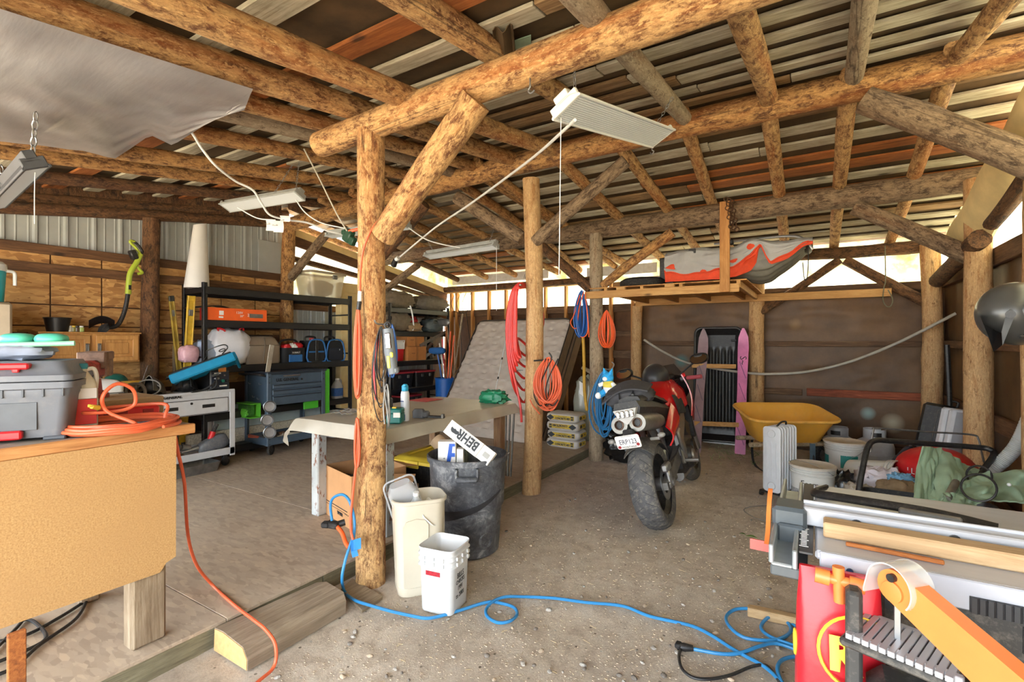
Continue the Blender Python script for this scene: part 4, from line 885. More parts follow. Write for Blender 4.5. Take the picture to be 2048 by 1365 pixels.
# ---- casters
def caster(t, x, y, r=.05, turn=0.0):
    c_ = part('caster', M['blackm'], t, lambda q: (q.box((x, y, min(2 * r + .03, .128)), (.06, .06, .01)), q.box((x + .022, y, r + .03), (.006, .04, r + .03), .002), q.box((x - .022, y, r + .03), (.006, .04, r + .03), .002)), False)
    part('wheel', M['rubber'], c_, lambda q: q.lathe([(r * .55, -.014), (r * .95, -.014), (r, -.008), (r, .008), (r * .95, .014), (r * .55, .014)], 20, Matrix.Translation((x, y + .01, r)) @ Matrix.Rotation(turn, 4, 'Z') @ Matrix.Rotation(PI / 2, 4, 'Y')))
    part('hub', plain('caster_hub', (40, 40, 42), .3), c_, lambda q: q.lathe([(r * .15, -.018), (r * .55, -.012), (r * .55, .012), (r * .15, .018)], 14, Matrix.Translation((x, y + .01, r)) @ Matrix.Rotation(turn, 4, 'Z') @ Matrix.Rotation(PI / 2, 4, 'Y')))
# ---- slate blue tool cart
sb = plain('slate_blue_steel', (74, 92, 110), .4, .1, var=.06); sbd = plain('dark_slate', (44, 54, 66), .45)
SX, SY = -5.815, 3.855
sc = thing('tool_cart', 'slate blue rolling tool cart with three drawers and black casters', 'tool cart', (SX, SY, DZ))
hx, hy = .235, .405
for sx in (-1, 1):
    for sy in (-1, 1): part('corner_post', sb, sc, lambda q: (q.box((sx * hx, sy * (hy - .025), .56), (.012, .05, .88), .003), q.box((sx * (hx - .02), sy * hy, .56), (.045, .012, .88), .003)), False); caster(sc, sx * (hx - .04), sy * (hy - .06), .066, .5)
part('cabinet', sb, sc, lambda q: q.box((0, 0, .79), (hx * 2 - .01, hy * 2 - .02, .38), .004), False)
part('top_lid', sbd, sc, lambda q: (q.box((0, .01, 1.0), (hx * 2 + .03, hy * 2 + .03, .022), .006), q.box((0, 0, .982), (hx * 2, hy * 2, .02))), False)
part('push_handle', M['black'], sc, lambda q: q.tube(spline([(-.2, -hy, .96), (-.2, -hy - .09, .985), (.2, -hy - .09, .985), (.2, -hy, .96)], 5), .013, 10))
for z0, z1 in ((.80, .858), (.725, .79), (.60, .715)):
    d = part('drawer', sb, sc, lambda q: q.box((hx + .006, .0, (z0 + z1) / 2), (.02, hy * 2 - .13, z1 - z0 - .008), .004), False)
    part('handle', sbd, d, lambda q: q.box((hx + .018, .0, z1 - .012), (.014, hy * 2 - .13, .012), .004), False)
part('lower_tray', sb, sc, lambda q: (q.box((0, 0, .135), (hx * 2, hy * 2, .012)), q.box((hx, 0, .17), (.01, hy * 2, .09), .002), q.box((-hx, 0, .17), (.01, hy * 2, .09), .002), q.box((0, hy, .17), (hx * 2, .01, .09), .002), q.box((0, -hy, .17), (hx * 2, .01, .09), .002)), False)
text('U.S. GENERAL', .05, M['ink'], sc, FX((hx + .006, -.14, .905)), bold=.002)
part('lock', M['black'], sc, lambda q: q.cyl((hx, .06, .9), (hx + .008, .06, .9), .012))
for sy in (-1, 1):
    for z in (.14, .2, .88, .95): part('rivet', M['black'], sc, lambda q: q.cyl((hx + .004, sy * (hy - .025), z), (hx + .009, sy * (hy - .025), z), .007, n=8))
# side face hooks and keys
for y_, z_ in ((-.1, .86), (.12, .86), (-.02, .7), (.08, .68)): part('hook', M['steel'], sc, lambda q: q.tube(spline([(y_, -hy - .005, z_), (y_, -hy - .03, z_), (y_, -hy - .035, z_ + .02)], 4), .004, 6))
tag(part('pen', M['steel'], None, lambda q: q.tube([(SX + hx + .02, SY - .21, DZ + .955), (SX + hx + .02, SY + .02, DZ + .955)], [.01, .011], 10)), 'silver rod held on the front of the slate tool cart', 'tool')
sq = part('steel_rule', plain('bare_aluminium', (190, 184, 170), .4, .5), None, lambda q: q.box((0, 0, .16), (.008, .06, .36), .002), False, centre=False); put(sq, (SX + hx - .05, SY - .44 + .07, DZ + 1.0), (-.14, .04, 0)); tag(sq, 'upright aluminium square on the left end of the slate cart', 'square')
# green box of parts on the side, three magnetic bowls
t = thing('parts_box', 'bright green parts box hung on the side of the slate tool cart', 'parts box', (SX - .03, SY - hy - .075, DZ + .46))
grb = plain('bright_green_steel', (104, 196, 62), .4, var=.05)
part('tray', grb, t, lambda q: (q.box((0, 0, .006), (.3, .13, .012), .003), q.box((0, 0, .17), (.3, .13, .014), .003), q.box((0, .06, .09), (.3, .008, .17))), False)
part('carton', plain('green_carton', (60, 120, 50), .5, var=.3, sc=40), t, lambda q: q.box((-.03, -.01, .09), (.2, .09, .13), .003), False)
part('glove', grb, t, lambda q: q.blob((.0, -.055, .06), (.07, .02, .05), 4, .35, 4, 20, 12))
for k, z in enumerate((.60, .44, .29)):
    t = thing('magnetic_bowl', 'round steel magnetic bowl, %s of three on the slate cart corner' % ('top', 'middle', 'bottom')[k], 'bowl', (SX + hx + .016, SY - hy + .02 - .03 * (k == 1), DZ + z), 0, 'magnetic bowls on the slate cart')
    part('dish', M['steel'], t, lambda q: q.lathe([(.035, 0), (.066, .0), (.072, .028), (.068, .03), (.055, .008), (.01, .006)], 22, Matrix.Rotation(-.5, 4, 'Z') @ Matrix.Rotation(PI / 2, 4, 'Y'))); part('magnet', M['dsteel'], t, lambda q: q.lathe([(.03, -.008), (.03, .0)], 14, Matrix.Rotation(-.5, 4, 'Z') @ Matrix.Rotation(PI / 2, 4, 'Y')))
# things on the lower tray
t = thing('cardboard_tube', 'dark tube lying along the lower tray of the slate cart', 'tube', (SX + .05, SY, DZ + .145))
part('tube', plain('dark_tube', (52, 50, 50), .7), t, lambda q: q.tube([(.05, -.4, .05), (.02, .36, .05)], .048, 14)); part('end_band', vs, t, lambda q: q.tube([(.042, -.18, .05), (.038, -.1, .05)], .0495, 14))
tag(part('blue_folder', plain('blue_folder', (38, 96, 190), .5), None, lambda q: q.box((SX + .16, SY + .12, DZ + .17), (.12, .4, .05), .006), False), 'blue folder on the lower tray of the slate cart', 'folder')
tag(part('paper_sheets', M['paper'], None, lambda q: q.solid(lambda u, v: (SX + .06 + .17 * u, SY - .22 + .3 * v, DZ + .202 + .02 * math.sin(u * 3) * math.sin(v * 3)), 8, 8, .003)), 'white papers on the lower tray of the slate cart', 'papers')
t = thing('pliers', 'red handled pliers hanging over the end of the slate cart tray', 'pliers', (SX + .06, SY - hy + .02, DZ + .21))
part('handle', plain('dull_red_grip', (150, 70, 56), .5), t, lambda q: (q.tube([(0, .0, .0), (-.09, -.1, .035)], .012, 8), q.tube([(.0, .0, .0), (-.06, -.12, .02)], .012, 8))); part('jaw', M['dsteel'], t, lambda q: q.tube([(0, 0, 0), (.07, .05, -.015)], [.012, .004], 8))
# ---- grey utility cart
gc = plain('light_grey_steel', (196, 198, 202), .45, .05, var=.04); gcd = plain('mid_grey_steel', (150, 152, 156), .5)
GX, GY = -5.78, 2.6; hx, hy = .24, .44
uc = thing('utility_cart', 'light grey rolling cart with a wide drawer, welding gear on top', 'tool cart', (GX, GY, DZ), math.radians(0))
for sx in (-1, 1):
    for sy in (-1, 1): part('corner_post', gc, uc, lambda q: (q.box((sx * hx, sy * (hy - .025), .475), (.01, .055, .73), .002), q.box((sx * (hx - .02), sy * hy, .475), (.04, .01, .73), .002)), False); caster(uc, sx * (hx - .04), sy * (hy - .09), .05, .3)
part('cabinet', gc, uc, lambda q: (q.box((0, 0, .72), (hx * 2 - .012, hy * 2 - .012, .24), .003), q.box((hx, 0, .835), (.012, hy * 2, .03), .003)), False)
d = part('drawer', gc, uc, lambda q: q.box((hx - .002, 0, .685), (.02, hy * 2 - .15, .15), .004), False)
part('gap', M['black'], uc, lambda q: q.box((hx - .008, 0, .685), (.014, hy * 2 - .138, .162)), False)
for y in (-.2, .16): part('handle', M['black'], d, lambda q: q.box((hx + .009, y, .69), (.006, .13, .035), .003), False)
part('lock', M['black'], d, lambda q: q.cyl((hx + .006, -.01, .73), (hx + .012, -.01, .73), .013))
text('U.S. GENERAL', .04, M['ink'], uc, FX((hx + .004, -.22, .81)), bold=.002)
part('lower_tray', gc, uc, lambda q: (q.box((0, 0, .14), (hx * 2, hy * 2, .01)), q.box((hx, 0, .165), (.01, hy * 2, .075), .002), q.box((0, hy, .165), (hx * 2, .01, .075), .002), q.box((-hx, 0, .165), (.01, hy * 2, .075), .002)), False)
TZ = DZ + .845
# welding helmets
ol = plain('olive_helmet', (94, 84, 70), .45, var=.15); 
def helmet_weld(lab, loc, mat, rz, tilt, ring=True):
    t = thing('welding_helmet', lab, 'helmet', loc, rz)
    Mx = Matrix.Rotation(tilt * .35, 4, 'X')
    part('shell', mat, t, lambda q: q.solid(lambda u, v: Mx @ V3((.125 * math.cos(PI * u) * math.cos(v * 1.25), .13 - .26 * v * .9, .02 + .17 * math.sin(PI * u) * math.cos(v * .5) )), 20, 12, .006))
    part('crown', mat, t, lambda q: q.ball(Mx @ V3((0, .1, .085)), (.118, .09, .095), 20))
    part('lining', M['black'], t, lambda q: q.ball(Mx @ V3((0, .0, .07)), (.095, .09, .075), 18))  # black ball paints in the dark of the helmet's open hollow
    part('lens', M['black'], t, lambda q: q.box(Mx @ V3((0, .17, .1)), (.1, .02, .06), .005))
    if ring: part('headband', plain('grey_band', (120, 116, 110), .6), t, lambda q: (q.torus((0, -.1, .08), .1, .007, Matrix.Rotation(1.25, 4, 'X'), sq=.8), q.torus((0, -.09, .07), .095, .006, Matrix.Rotation(.4, 4, 'X'), a1=PI)))
    return t
helmet_weld('olive welding helmet with its headband open on the grey cart', (GX + .1, GY - .33, TZ), ol, math.radians(62), -.9)
helmet_weld('dark welding helmet lying beside the olive one on the grey cart', (GX + .06, GY + .02, TZ), plain('charcoal_helmet', (50, 46, 44), .4, var=.2), math.radians(70), -1.15, False)
t = thing('face_shield', 'green and yellow face shield lying behind the olive helmet', 'face shield', (GX - .04, GY - .5, TZ + .05), math.radians(60))
part('crown', plain('dark_green_plastic', (24, 92, 80), .4), t, lambda q: q.ball((-.06, 0, .09), (.1, .09, .08))); part('brim', plain('mustard_plastic', (208, 160, 46), .4), t, lambda q: q.solid(lambda u, v: (.11 * math.cos(PI * (1 - u)) + .05, -.09 * math.sin(PI * u) - .02, .06 + .04 * v), 14, 3, .008)); part('band', plain('camo_band', (120, 112, 84), .7, var=.4, sc=30), t, lambda q: q.torus((.02, 0, .08), .1, .016, Matrix.Rotation(.25, 4, 'Y')))
part('visor', glassy('smoky_visor', (110, 96, 76), .4, .1), t, lambda q: q.solid(lambda u, v: (.15 + .03 * math.sin(PI * u) + .06 * v, .12 - .2 * u, .05 + .2 * v), 8, 6, .003))
t = thing('bench_clamp', 'dark bent steel handle at the left end of the grey cart', 'handle', (GX + .2, GY - .5, TZ))
part('bar', ol, t, lambda q: q.tube(spline([(0, -.06, 0), (0, -.06, .11), (.0, .05, .12), (.0, .09, .06), (0, .09, 0)], 5), .015, 8))
# teal tool case propped open on the welder
tc = plain('teal_blue_case', (16, 120, 158), .4, var=.08)
a, c_ = atd(342, 764, 4.95), atd(472, 716, 5.25)
t = thing('tool_case', 'open teal blue tool case propped at a slant on the grey cart', 'tool case', a)
mm = fm((0, 0, 0), c_ - a, V3((-.62, .3, -.34))); L = (c_ - a).length
def P(nm, mt, fn, par=t, sm=False): q = MB(); q.at(mm); fn(q); return q.build(nm, mt, par, sm)
P('front_side', tc, lambda q: (q.box((L / 2, .0, .02), (L, .05, .1), .012), q.box((L / 2, .15, .06), (L, .32, .02), .008), q.box((L, .15, .03), (.03, .32, .09), .01)))
P('tray', M['black'], lambda q: q.box((L / 2, .16, .08), (L * .94, .28, .05), .01))
P('contents', M['rubber'], lambda q: (q.blob((L * .3, .15, .1), (.2, .09, .04), 3, .3, 3), q.blob((L * .7, .15, .1), (.18, .09, .03), 5, .3, 3)), t, True)
P('cable', M['black'], lambda q: (q.tube(spline([(L * .5, .05, .1), (L * .62, -.04, .12), (L * .66, -.2, .1), (L * .9, -.25, .08), (L * .95, -.05, .12), (L * .84, .06, .12)], 8), .006, 6), q.torus((L * .86, .06, .16), .03, .005, Matrix.Rotation(.8, 4, 'X'))), t, True)
# welder
t = thing('welder', 'black box welder with dials and leads on the right end of the grey cart', 'welder', (GX + .05, GY + .3, TZ))
part('case', M['blackm'], t, lambda q: q.box((-.03, 0, .13), (.36, .2, .26), .01), False); part('front_plate', plain('navy_panel', (36, 42, 56), .4), t, lambda q: q.box((.155, 0, .11), (.012, .19, .2), .002), False)
part('knob', plain('green_knob', (30, 120, 100), .4), t, lambda q: q.cyl((.16, .02, .1), (.185, .02, .1), .016)); part('knob', M['black'], t, lambda q: q.cyl((.16, .07, .1), (.185, .07, .1), .016)); part('knob', M['steel'], t, lambda q: q.cyl((.16, .04, .16), (.175, .04, .16), .008))
part('badge', plain('orange_badge', (206, 130, 60), .5), t, lambda q: q.box((.162, .02, .225), (.006, .08, .05)), False)
part('label', M['paper'], t, lambda q: (q.box((.1625, -.03, .185), (.003, .07, .014)), q.box((.1625, .03, .045), (.003, .08, .014))), False)
part('lead', M['rubber'], t, lambda q: (q.tube(spline([(.16, -.06, .1), (.22, -.1, .08), (.2, -.2, .02), (.22, -.32, .01)], 6), .01, 8), q.tube(spline([(.16, -.04, .14), (.2, -.06, .15), (.24, -.09, .05), (.2, -.16, .012)], 6), .008, 8)))
part('clamp', M['steel'], t, lambda q: (q.ball((.18, -.05, .13), (.02, .03, .015)), q.tube([(.17, -.09, .16), (.19, -.03, .18)], .012, 8)))
# lower tray tools
t = thing('impact_wrench', 'grey cordless tool with a red collar on the grey cart lower tray', 'power tool', (GX + .14, GY + .2, DZ + .145))
gg = plain('grey_tool_body', (96, 100, 106), .5, var=.12, dirt=.3)
part('body', gg, t, lambda q: (q.blob((.0, .06, .1), (.07, .16, .085), 2, .05, 2, 24, 14, .6, Matrix.Rotation(.35, 3, 'X')))); part('collar', M['red'], t, lambda q: q.tube([(0, .03, .16), (0, .06, .24)], .03, 12)); part('grip', M['rubber'], t, lambda q: q.tube([(0, .06, .24), (.0, .1, .32)], .022, 10)); part('nose', M['steel'], t, lambda q: q.tube([(0, -.1, .09), (0, -.26, .07)], [.03, .012], 12)); part('strap', M['black'], t, lambda q: q.tube(spline([(.05, -.1, .03), (.09, .04, .02), (.07, .2, .05)], 5), .012, 6, flat=.4))
t = thing('angle_grinder', 'steel angle grinder with a rusty disc on the grey cart lower tray', 'power tool', (GX + .12, GY - .07, DZ + .145))
part('body', M['dsteel'], t, lambda q: (q.tube([(0, .02, .12), (0, .1, .1)], .035, 12), q.ball((0, -.02, .12), .045))); part('disc', vs, t, lambda q: q.lathe([(.075, 0), (.075, .006), (.02, .01)], 20, Matrix.Translation((.04, -.03, .03)) @ Matrix.Rotation(.3, 4, 'Y'))); part('cable', M['black'], t, lambda q: q.tube(spline([(0, .0, .14), (.05, -.1, .12), (.08, -.2, .05), (.04, -.3, .02)], 6), .007, 6))
tag(part('metal_tray', M['dsteel'], None, lambda q: q.loft([rr(.3, .45, .02, 0), rr(.34, .5, .02, .1), rr(.33, .49, .02, .1), rr(.29, .44, .02, .01)]), True, loc=(GX + .2, GY - .02, DZ)), 'shallow dull metal tray on the deck under the grey cart', 'tray')
# white chest behind the vise
t = thing('chest_freezer', 'white chest with a rounded lid behind the vise', 'chest', (-5.62, 1.55, DZ), math.radians(4))
part('body', M['white'], t, lambda q: q.box((0, 0, .46), (.6, .7, .9), .02), False); part('lid', M['white'], t, lambda q: q.loft([rr(.63, .73, .04, .92), rr(.64, .74, .05, .94), rr(.64, .74, .05, .99), rr(.58, .68, .06, 1.03), rr(.5, .6, .06, 1.04)])); part('trim_strip', M['dsteel'], t, lambda q: q.box((.315, 0, .92), (.01, .72, .012), .002), False)
part('foot', M['black'], t, lambda q: q.box((0, 0, .006), (.5, .6, .012)), False)
# long black stick behind, small crate of timber at back
tag(part('timber_offcuts', M['old_z'], None, lambda q: (q.box((-6.2, 2.75, .78), (.05, .08, 1.33), .004), ), False), 'old board end standing between the wall post and the rack', 'board')
# ================================================================ table, bins, cords, lights
# ---- work table with a vinyl cover
gl = plain('rusty_grey_paint', (168, 172, 172), .55, .2, var=.18, sc=9, dirt=.1)
def _rusty():
    t = NT('chipped_grey_paint'); v = t.vec((1, 1, .5)); n = t.noise(v, 14, 8, .75); g = t.noise(v, 5, 4)
    c = t.mix(t.ramp(n, [(.56, (0, 0, 0, 1)), (.6, (1, 1, 1, 1))]), t.ramp(g, [(.3, (150, 156, 158)), (.7, (190, 192, 190))]), col((118, 74, 50))); t.bump(n, .2, .003); return t.out(c, .6)
gl = _rusty()
TX0, TX1, TY0, TY1, TT = -3.5, -2.53, 2.42, 4.12, .885
tt = thing('work_table', 'low work table with chipped grey legs under a pale vinyl cover', 'table', ((TX0 + TX1) / 2, (TY0 + TY1) / 2, DZ))
pw('tabletop', M['old_y'], tt, lambda q: q.box(((TX0 + TX1) / 2, (TY0 + TY1) / 2, TT - .015), (TX1 - TX0, TY1 - TY0, .03), .003))
pw('apron', gl, tt, lambda q: (q.box(((TX0 + TX1) / 2, TY0 + .08, TT - .075), (TX1 - TX0 - .1, .03, .09), .003), ))
pw('apron', M['old_y'], tt, lambda q: q.box((TX1 - .08, (TY0 + TY1) / 2, TT - .075), (.03, TY1 - TY0 - .1, .09), .003))
rl = plankmat('worn_table_leg', (176, 150, 118), (146, 112, 80), (100, 68, 48), 'z', knots=False)
for x, y, mt in ((-3.37, 2.52, gl), (-2.6, 2.5, gl), (-2.58, 3.94, rl), (-3.4, 3.95, rl)): pw('leg', mt, tt, lambda q: q.box((x, y, (DZ + TT - .03) / 2), (.085, .085, TT - .03 - DZ), .008))
vin = plain('pale_vinyl_cover', (172, 166, 152), .36, var=.07, sc=4, dirt=.1)
def cover(u, v):
    ex, ey = .115, .115
    x = TX0 - ex + (TX1 - TX0 + 2 * ex) * u; y = TY0 - ey + (TY1 - TY0 + 2 * ey) * v
    ox = max(TX0 - .005 - x, x - TX1 - .005, 0); oy = max(TY0 - .005 - y, y - TY1 - .005, 0); sx = -1 if x < TX0 else 1; sy = -1 if y < TY0 else 1
    px_ = min(max(x, TX0 - .01), TX1 + .01); py_ = min(max(y, TY0 - .01), TY1 + .01)
    z = TT + .006 + .004 * noise.noise(V3((x * 3, y * 3, 1)))
    d = ox + oy - .35 * min(ox, oy)
    if ox or oy:
        wv = .5 + .5 * math.sin((y if ox > oy else x) * 9 + 1.5 * math.sin((x + y) * 5)); k = min(1, d / .1)
        z -= d * (.93 - .1 * wv); px_ += sx * (.018 + .03 * wv) * k * (1 if ox else 0); py_ += sy * (.018 + .03 * wv) * k * (1 if oy else 0)
        if ox > .03 and oy > .03: e_ = .02 if sx < 0 else .07; px_ += sx * e_ * k; py_ += sy * e_ * k; z -= .5 * min(ox, oy)
    return (px_, py_, z)
tc_ = tag(part('table_cover', vin, None, lambda q: q.solid(cover, 70, 90, .004)), 'pale grey vinyl cover draped over the work table', 'table cover')
part('eyelet', M['dsteel'], tc_, lambda q: q.torus((0, 0, 0), .012, .003, n=12), loc=V3(cover(.02, .03)) - tc_.location + V3((-.006, -.012, .0)), rot=(1.2, 0, -.6))
part('eyelet', M['dsteel'], tc_, lambda q: q.torus((0, 0, 0), .012, .003, n=12), loc=V3(cover(.98, .97)) - tc_.location + V3((.01, 0, .0)), rot=(1.2, 0, .6))
TS = TT + .012
# things on the table
cb = plain('sky_blue_cap', (48, 168, 214), .4, var=.03); cw = plain('pale_can', (214, 220, 230), .3, .1, var=.03)
t = thing('spray_can', 'tall pale spray can with a sky blue cap on the table', 'spray can', onz(810, 842, TS))
part('can', cw, t, lambda q: q.lathe([(.03, 0), (.033, .004), (.033, .2), (.028, .222), (.02, .228)], 22)); part('cap', cb, t, lambda q: (q.lathe([(.022, .225), (.025, .23), (.025, .262), (.018, .272)], 18), q.box((.014, -.012, .268), (.03, .03, .022), .006)))
part('label', plain('blue_print', (36, 70, 150), .4), t, lambda q: (q.box((.014, -.0285, .03), (.022, .008, .045)), ), False); part('print', plain('blue_ink', (40, 70, 140), .5), t, lambda q: q.box((.0, -.033, .15), (.034, .003, .006)), False)
t = thing('battery_charger', 'teal battery charger with a black battery on the table behind the front post', 'charger', onz(783, 846, TS), math.radians(30))
part('body', plain('dark_teal', (22, 112, 108), .45, var=.08), t, lambda q: (q.box((0, 0, .04), (.17, .12, .08), .01), q.box((.03, .0, .09), (.11, .11, .04), .01))); part('battery', M['black'], t, lambda q: q.box((-.04, .03, .13), (.07, .08, .1), .012)); part('label', M['paper'], t, lambda q: q.box((.055, -.0605, .065), (.05, .003, .035)), False)
part('button', M['yellow'], t, lambda q: q.box((.03, -.03, .115), (.03, .02, .014), .003), False)
t = thing('headlamp', 'dark grey headlamp with a buckled strap lying on the table', 'headlamp', onz(838, 836, TS), math.radians(18))
dg_ = plain('dark_grey_plastic', (66, 68, 72), .5)
part('body', dg_, t, lambda q: q.loft([rr(.1, .05, .02, 0), rr(.105, .055, .02, .05), rr(.07, .04, .015, .07)])); part('lamp', dg_, t, lambda q: q.box((.06, -.0, .03), (.05, .05, .05), .01)); part('strap', M['black'], t, lambda q: q.box((.145, .0, .012), (.14, .028, .02), .005), False); part('buckle', M['dsteel'], t, lambda q: q.box((.2, 0, .02), (.02, .035, .035), .004), False)
t = thing('clear_strips', 'crumpled clear packaging strips on the left end of the table', 'packaging', onz(690, 829, TS))
cp = glassy('clear_packaging', (170, 172, 172), .5, .12)
for k in range(3): part('strip', cp, t, lambda q: q.solid(lambda u, v: (-.1 + .2 * u + .02 * k, -.06 + .05 * k + .05 * v, .006 + .012 * abs(math.sin(u * 9 + k)) + .01 * k), 14, 4, .002))
tag(part('red_sticker', plain('red_sticker', (196, 60, 66), .5, var=.2, sc=40), None, lambda q: q.box(onz(851, 800, TS), (.24, .26, .004), .001), False), 'red printed square lying at the far end of the table', 'sticker')
t = tag(part('green_tarp', plain('green_tarp', (28, 122, 84), .4, var=.15, bump=.3), None, lambda q: q.blob(onz(985, 806, TS) + V3((0, .02, .055)), (.15, .08, .065), 6, .2, 3, 26, 14, .7, flat=-.8, fold=.4)), 'folded green tarp on the far end of the table by the mattress', 'tarp')
# ---- under the table
def carton(name, lab, c4, h, loc, rz, flaps=True, mat=None, group=None):
    t = thing(name, lab, 'box', loc, rz, group); w_, d_ = c4; mt = mat or M['cardb']
    part('body', mt, t, lambda q: q.loft([rr(w_, d_, .004, 0, 1), rr(w_, d_, .004, h, 1), rr(w_ - .008, d_ - .008, .003, h, 1), rr(w_ - .008, d_ - .008, .003, .008, 1)]), False)
    return t
p = (onz(647, 1027, DZ) + onz(700, 1062, DZ)) / 2; ux = (onz(700, 1062, DZ) - onz(647, 1027, DZ)).normalized(); an = math.atan2(ux.y, ux.x); ny = V3((-ux.y, ux.x, 0))
t = carton('cardboard_box', 'open cardboard box of grey parts under the table behind the front post', (.48, .46), .39, p + ny * .24, an)
fl2 = part('flap', M['cardb'], t, lambda q: q.solid(lambda u, v: (-.24 + .48 * u, .23 + .16 * v, .39 - .02 * v), 2, 2, .005)); part('flap', M['cardb'], t, lambda q: q.solid(lambda u, v: (-.24 - .12 * v, -.22 + .44 * u, .39 - .1 * v), 2, 2, .005))
part('contents', plain('grey_fixtures', (74, 78, 86), .5, var=.3), t, lambda q: (q.blob((.02, 0, .25), (.2, .19, .06), 3, .5, 6, 30, 12), ))
part('printed_band', M['ink'], t, lambda q: (q.box((-.03, -.2315, .115), (.42, .001, .006)), q.box((-.03, -.2315, .095), (.42, .001, .003))), False)
text('wvm', .05, M['ink'], t, FY((.05, -.232, .075)), bold=.002); text('\u2022 \u2022 \u2022', .04, M['ink'], t, FY((.17, -.232, .09))); part('side_print', M['ink'], t, lambda q: (q.box((.2415, -.1, .2), (.001, .1, .05)), q.box((.2415, -.1, .12), (.001, .14, .012))), False)
t = carton('cardboard_box', 'tilted cardboard box between the front post and the yellow lidded tote', (.3, .3), .26, (-2.72, 2.70, DZ), .5)
part('flap', M['cardb'], t, lambda q: q.solid(lambda u, v: (-.15 + .3 * u, -.15 + .2 * v, .26 + .1 * v), 2, 2, .005))
t = thing('storage_tote', 'black storage tote with a yellow lid under the table', 'tote', (-2.83, 3.32, DZ), math.radians(4))
part('body', M['black'], t, lambda q: q.loft([rr(.38, .58, .04, 0), rr(.44, .66, .05, .36), rr(.44, .66, .05, .38)]))
part('lid', M['yellow'], t, lambda q: q.loft([rr(.47, .69, .05, .375), rr(.47, .69, .05, .4), rr(.43, .65, .05, .408), rr(.40, .62, .05, .42), rr(.3, .5, .05, .42), rr(.29, .49, .05, .41)]))
part('latch', M['yellow'], t, lambda q: q.box((0, -.345, .375), (.14, .02, .06), .006))
for x in (-.16, -.08, 0, .08, .16): part('rib', M['black'], t, lambda q: q.box((x, -.322, .27), (.012, .02, .16), .003), False)
# thin legs of a folded tripod behind
t = thing('folded_tripod', 'grey tubes of a folded stand leaning at the far table leg', 'stand', (-2.75, 4.25, DZ))
for k in range(4): part('tube', M['dsteel'], t, lambda q: q.cyl((.0 + .035 * k, 0, 0), (-.06 + .05 * k, .1, .72), .011, n=10))
# ---- round trash can and what sticks out of it
tcm = NT('scuffed_black_can'); n1 = tcm.noise(tcm.vec((1, 1, 1)), 7, 9, .78, .5); n2 = tcm.noise(tcm.vec((1, 1, 2)), 30, 5, .8)
cc_ = tcm.ramp(n1, [(.42, (60, 62, 68)), (.54, (92, 95, 101)), (.64, (150, 151, 153))]); cc_ = tcm.mix(tcm.ramp(n2, [(.6, (0, 0, 0, 1)), (.72, (.5, .5, .5, 1))]), cc_, col((170, 168, 164)))
tcm = tcm.out(cc_, .5)
TC = V3((-2.14, 2.85, .0))
t = thing('trash_can', 'large scuffed black round trash can beside the slim beige bin', 'trash can', TC)
def canf(q):
    R = [(.205, 0), (.225, .015), (.232, .1), (.242, .25), (.246, .32), (.255, .33), (.262, .345), (.268, .5), (.272, .62), (.276, .645), (.29, .65), (.292, .685), (.283, .69), (.268, .67), (.262, .5), (.245, .3), (.21, .03)]
    q.lathe(R, 40)
part('body', tcm, t, canf)
for a in (-.95, 2.2): part('handle', tcm, t, lambda q: (q.box((.29 * math.cos(a), .29 * math.sin(a), .575), (.05, .15, .035), .01, Matrix.Rotation(a, 3, 'Z')), q.box((.285 * math.cos(a + .25), .285 * math.sin(a + .25), .61), (.035, .02, .07), .006, Matrix.Rotation(a, 3, 'Z')), q.box((.285 * math.cos(a - .25), .285 * math.sin(a - .25), .61), (.035, .02, .07), .006, Matrix.Rotation(a, 3, 'Z'))))
part('swoosh', plain('dark_can_band', (42, 42, 46), .5, var=.2), t, lambda q: q.surf(lambda u, v: (lambda a_, z_: ((.2285 + .075 * (z_ - .015) + .022 * max(0, min(1, (z_ - .31) / .04))) * math.cos(a_), (.2285 + .075 * (z_ - .015) + .022 * max(0, min(1, (z_ - .31) / .04))) * math.sin(a_), z_))(-2.0 + 2.0 * u, .30 + .17 * u * u + (.09 * (1 - .8 * u)) * (v - .5)), 30, 4))
part('ground_handle', tcm, t, lambda q: q.torus((.225 * math.cos(-.35), .225 * math.sin(-.35), .13), .045, .014, Matrix.Rotation(-.35, 4, 'Z') @ Matrix.Rotation(PI / 2, 4, 'Y'), sq=.35 + .65))
# labelled box
def slab4(name, lab, p4, th, d, mat, cat='box'):
    """box whose front face has corners p4 (pixels, counter-clockwise from local lower left) at depth d"""
    P4 = [atd(*a, d + dd) for a, dd in p4]; o = (P4[0] + P4[1] + P4[2] + P4[3]) / 4; xa = (P4[1] - P4[0]); ya = (P4[3] - P4[0]); m_ = fm(o, xa, ya)
    t = thing(name, lab, cat, o); t.rotation_euler = m_.to_euler(); return t, xa.length, ya.length
# BEHR box: reads upside down, text top toward lower left
t, L, W = slab4('paint_box', 'long white box with black lettering and an animal emblem in the round trash can', (((968, 890), -.03), ((904, 841), .06), ((886, 860), .04), ((950, 916), -.05)), .06, 3.36, M['paper'])
part('body', M['paper'], t, lambda q: q.box((0, 0, -.03), (L, W, .06), .002), False)
part('end_flap', M['paper'], t, lambda q: q.box((-L / 2 - .05, -.0, -.04), (.1, W * .98, .05), .002), False)
blk = plain('charcoal_ink', (44, 50, 56), .6)
text('BEHR', .088, blk, t, fm((-.035, -.008, .0006), (1, 0, 0), (0, 1, 0)), bold=.003, sx=.85); text('GOOD. BETTER. BEHR.', .02, blk, t, fm((-.01, .0, .0006), (1, 0, 0), (0, 1, 0)), sx=.85) if False else text('GOOD. BETTER. BEHR.', .017, blk, t, fm((-.02, -.036, .0006), (1, 0, 0), (0, 1, 0)), sx=.9)
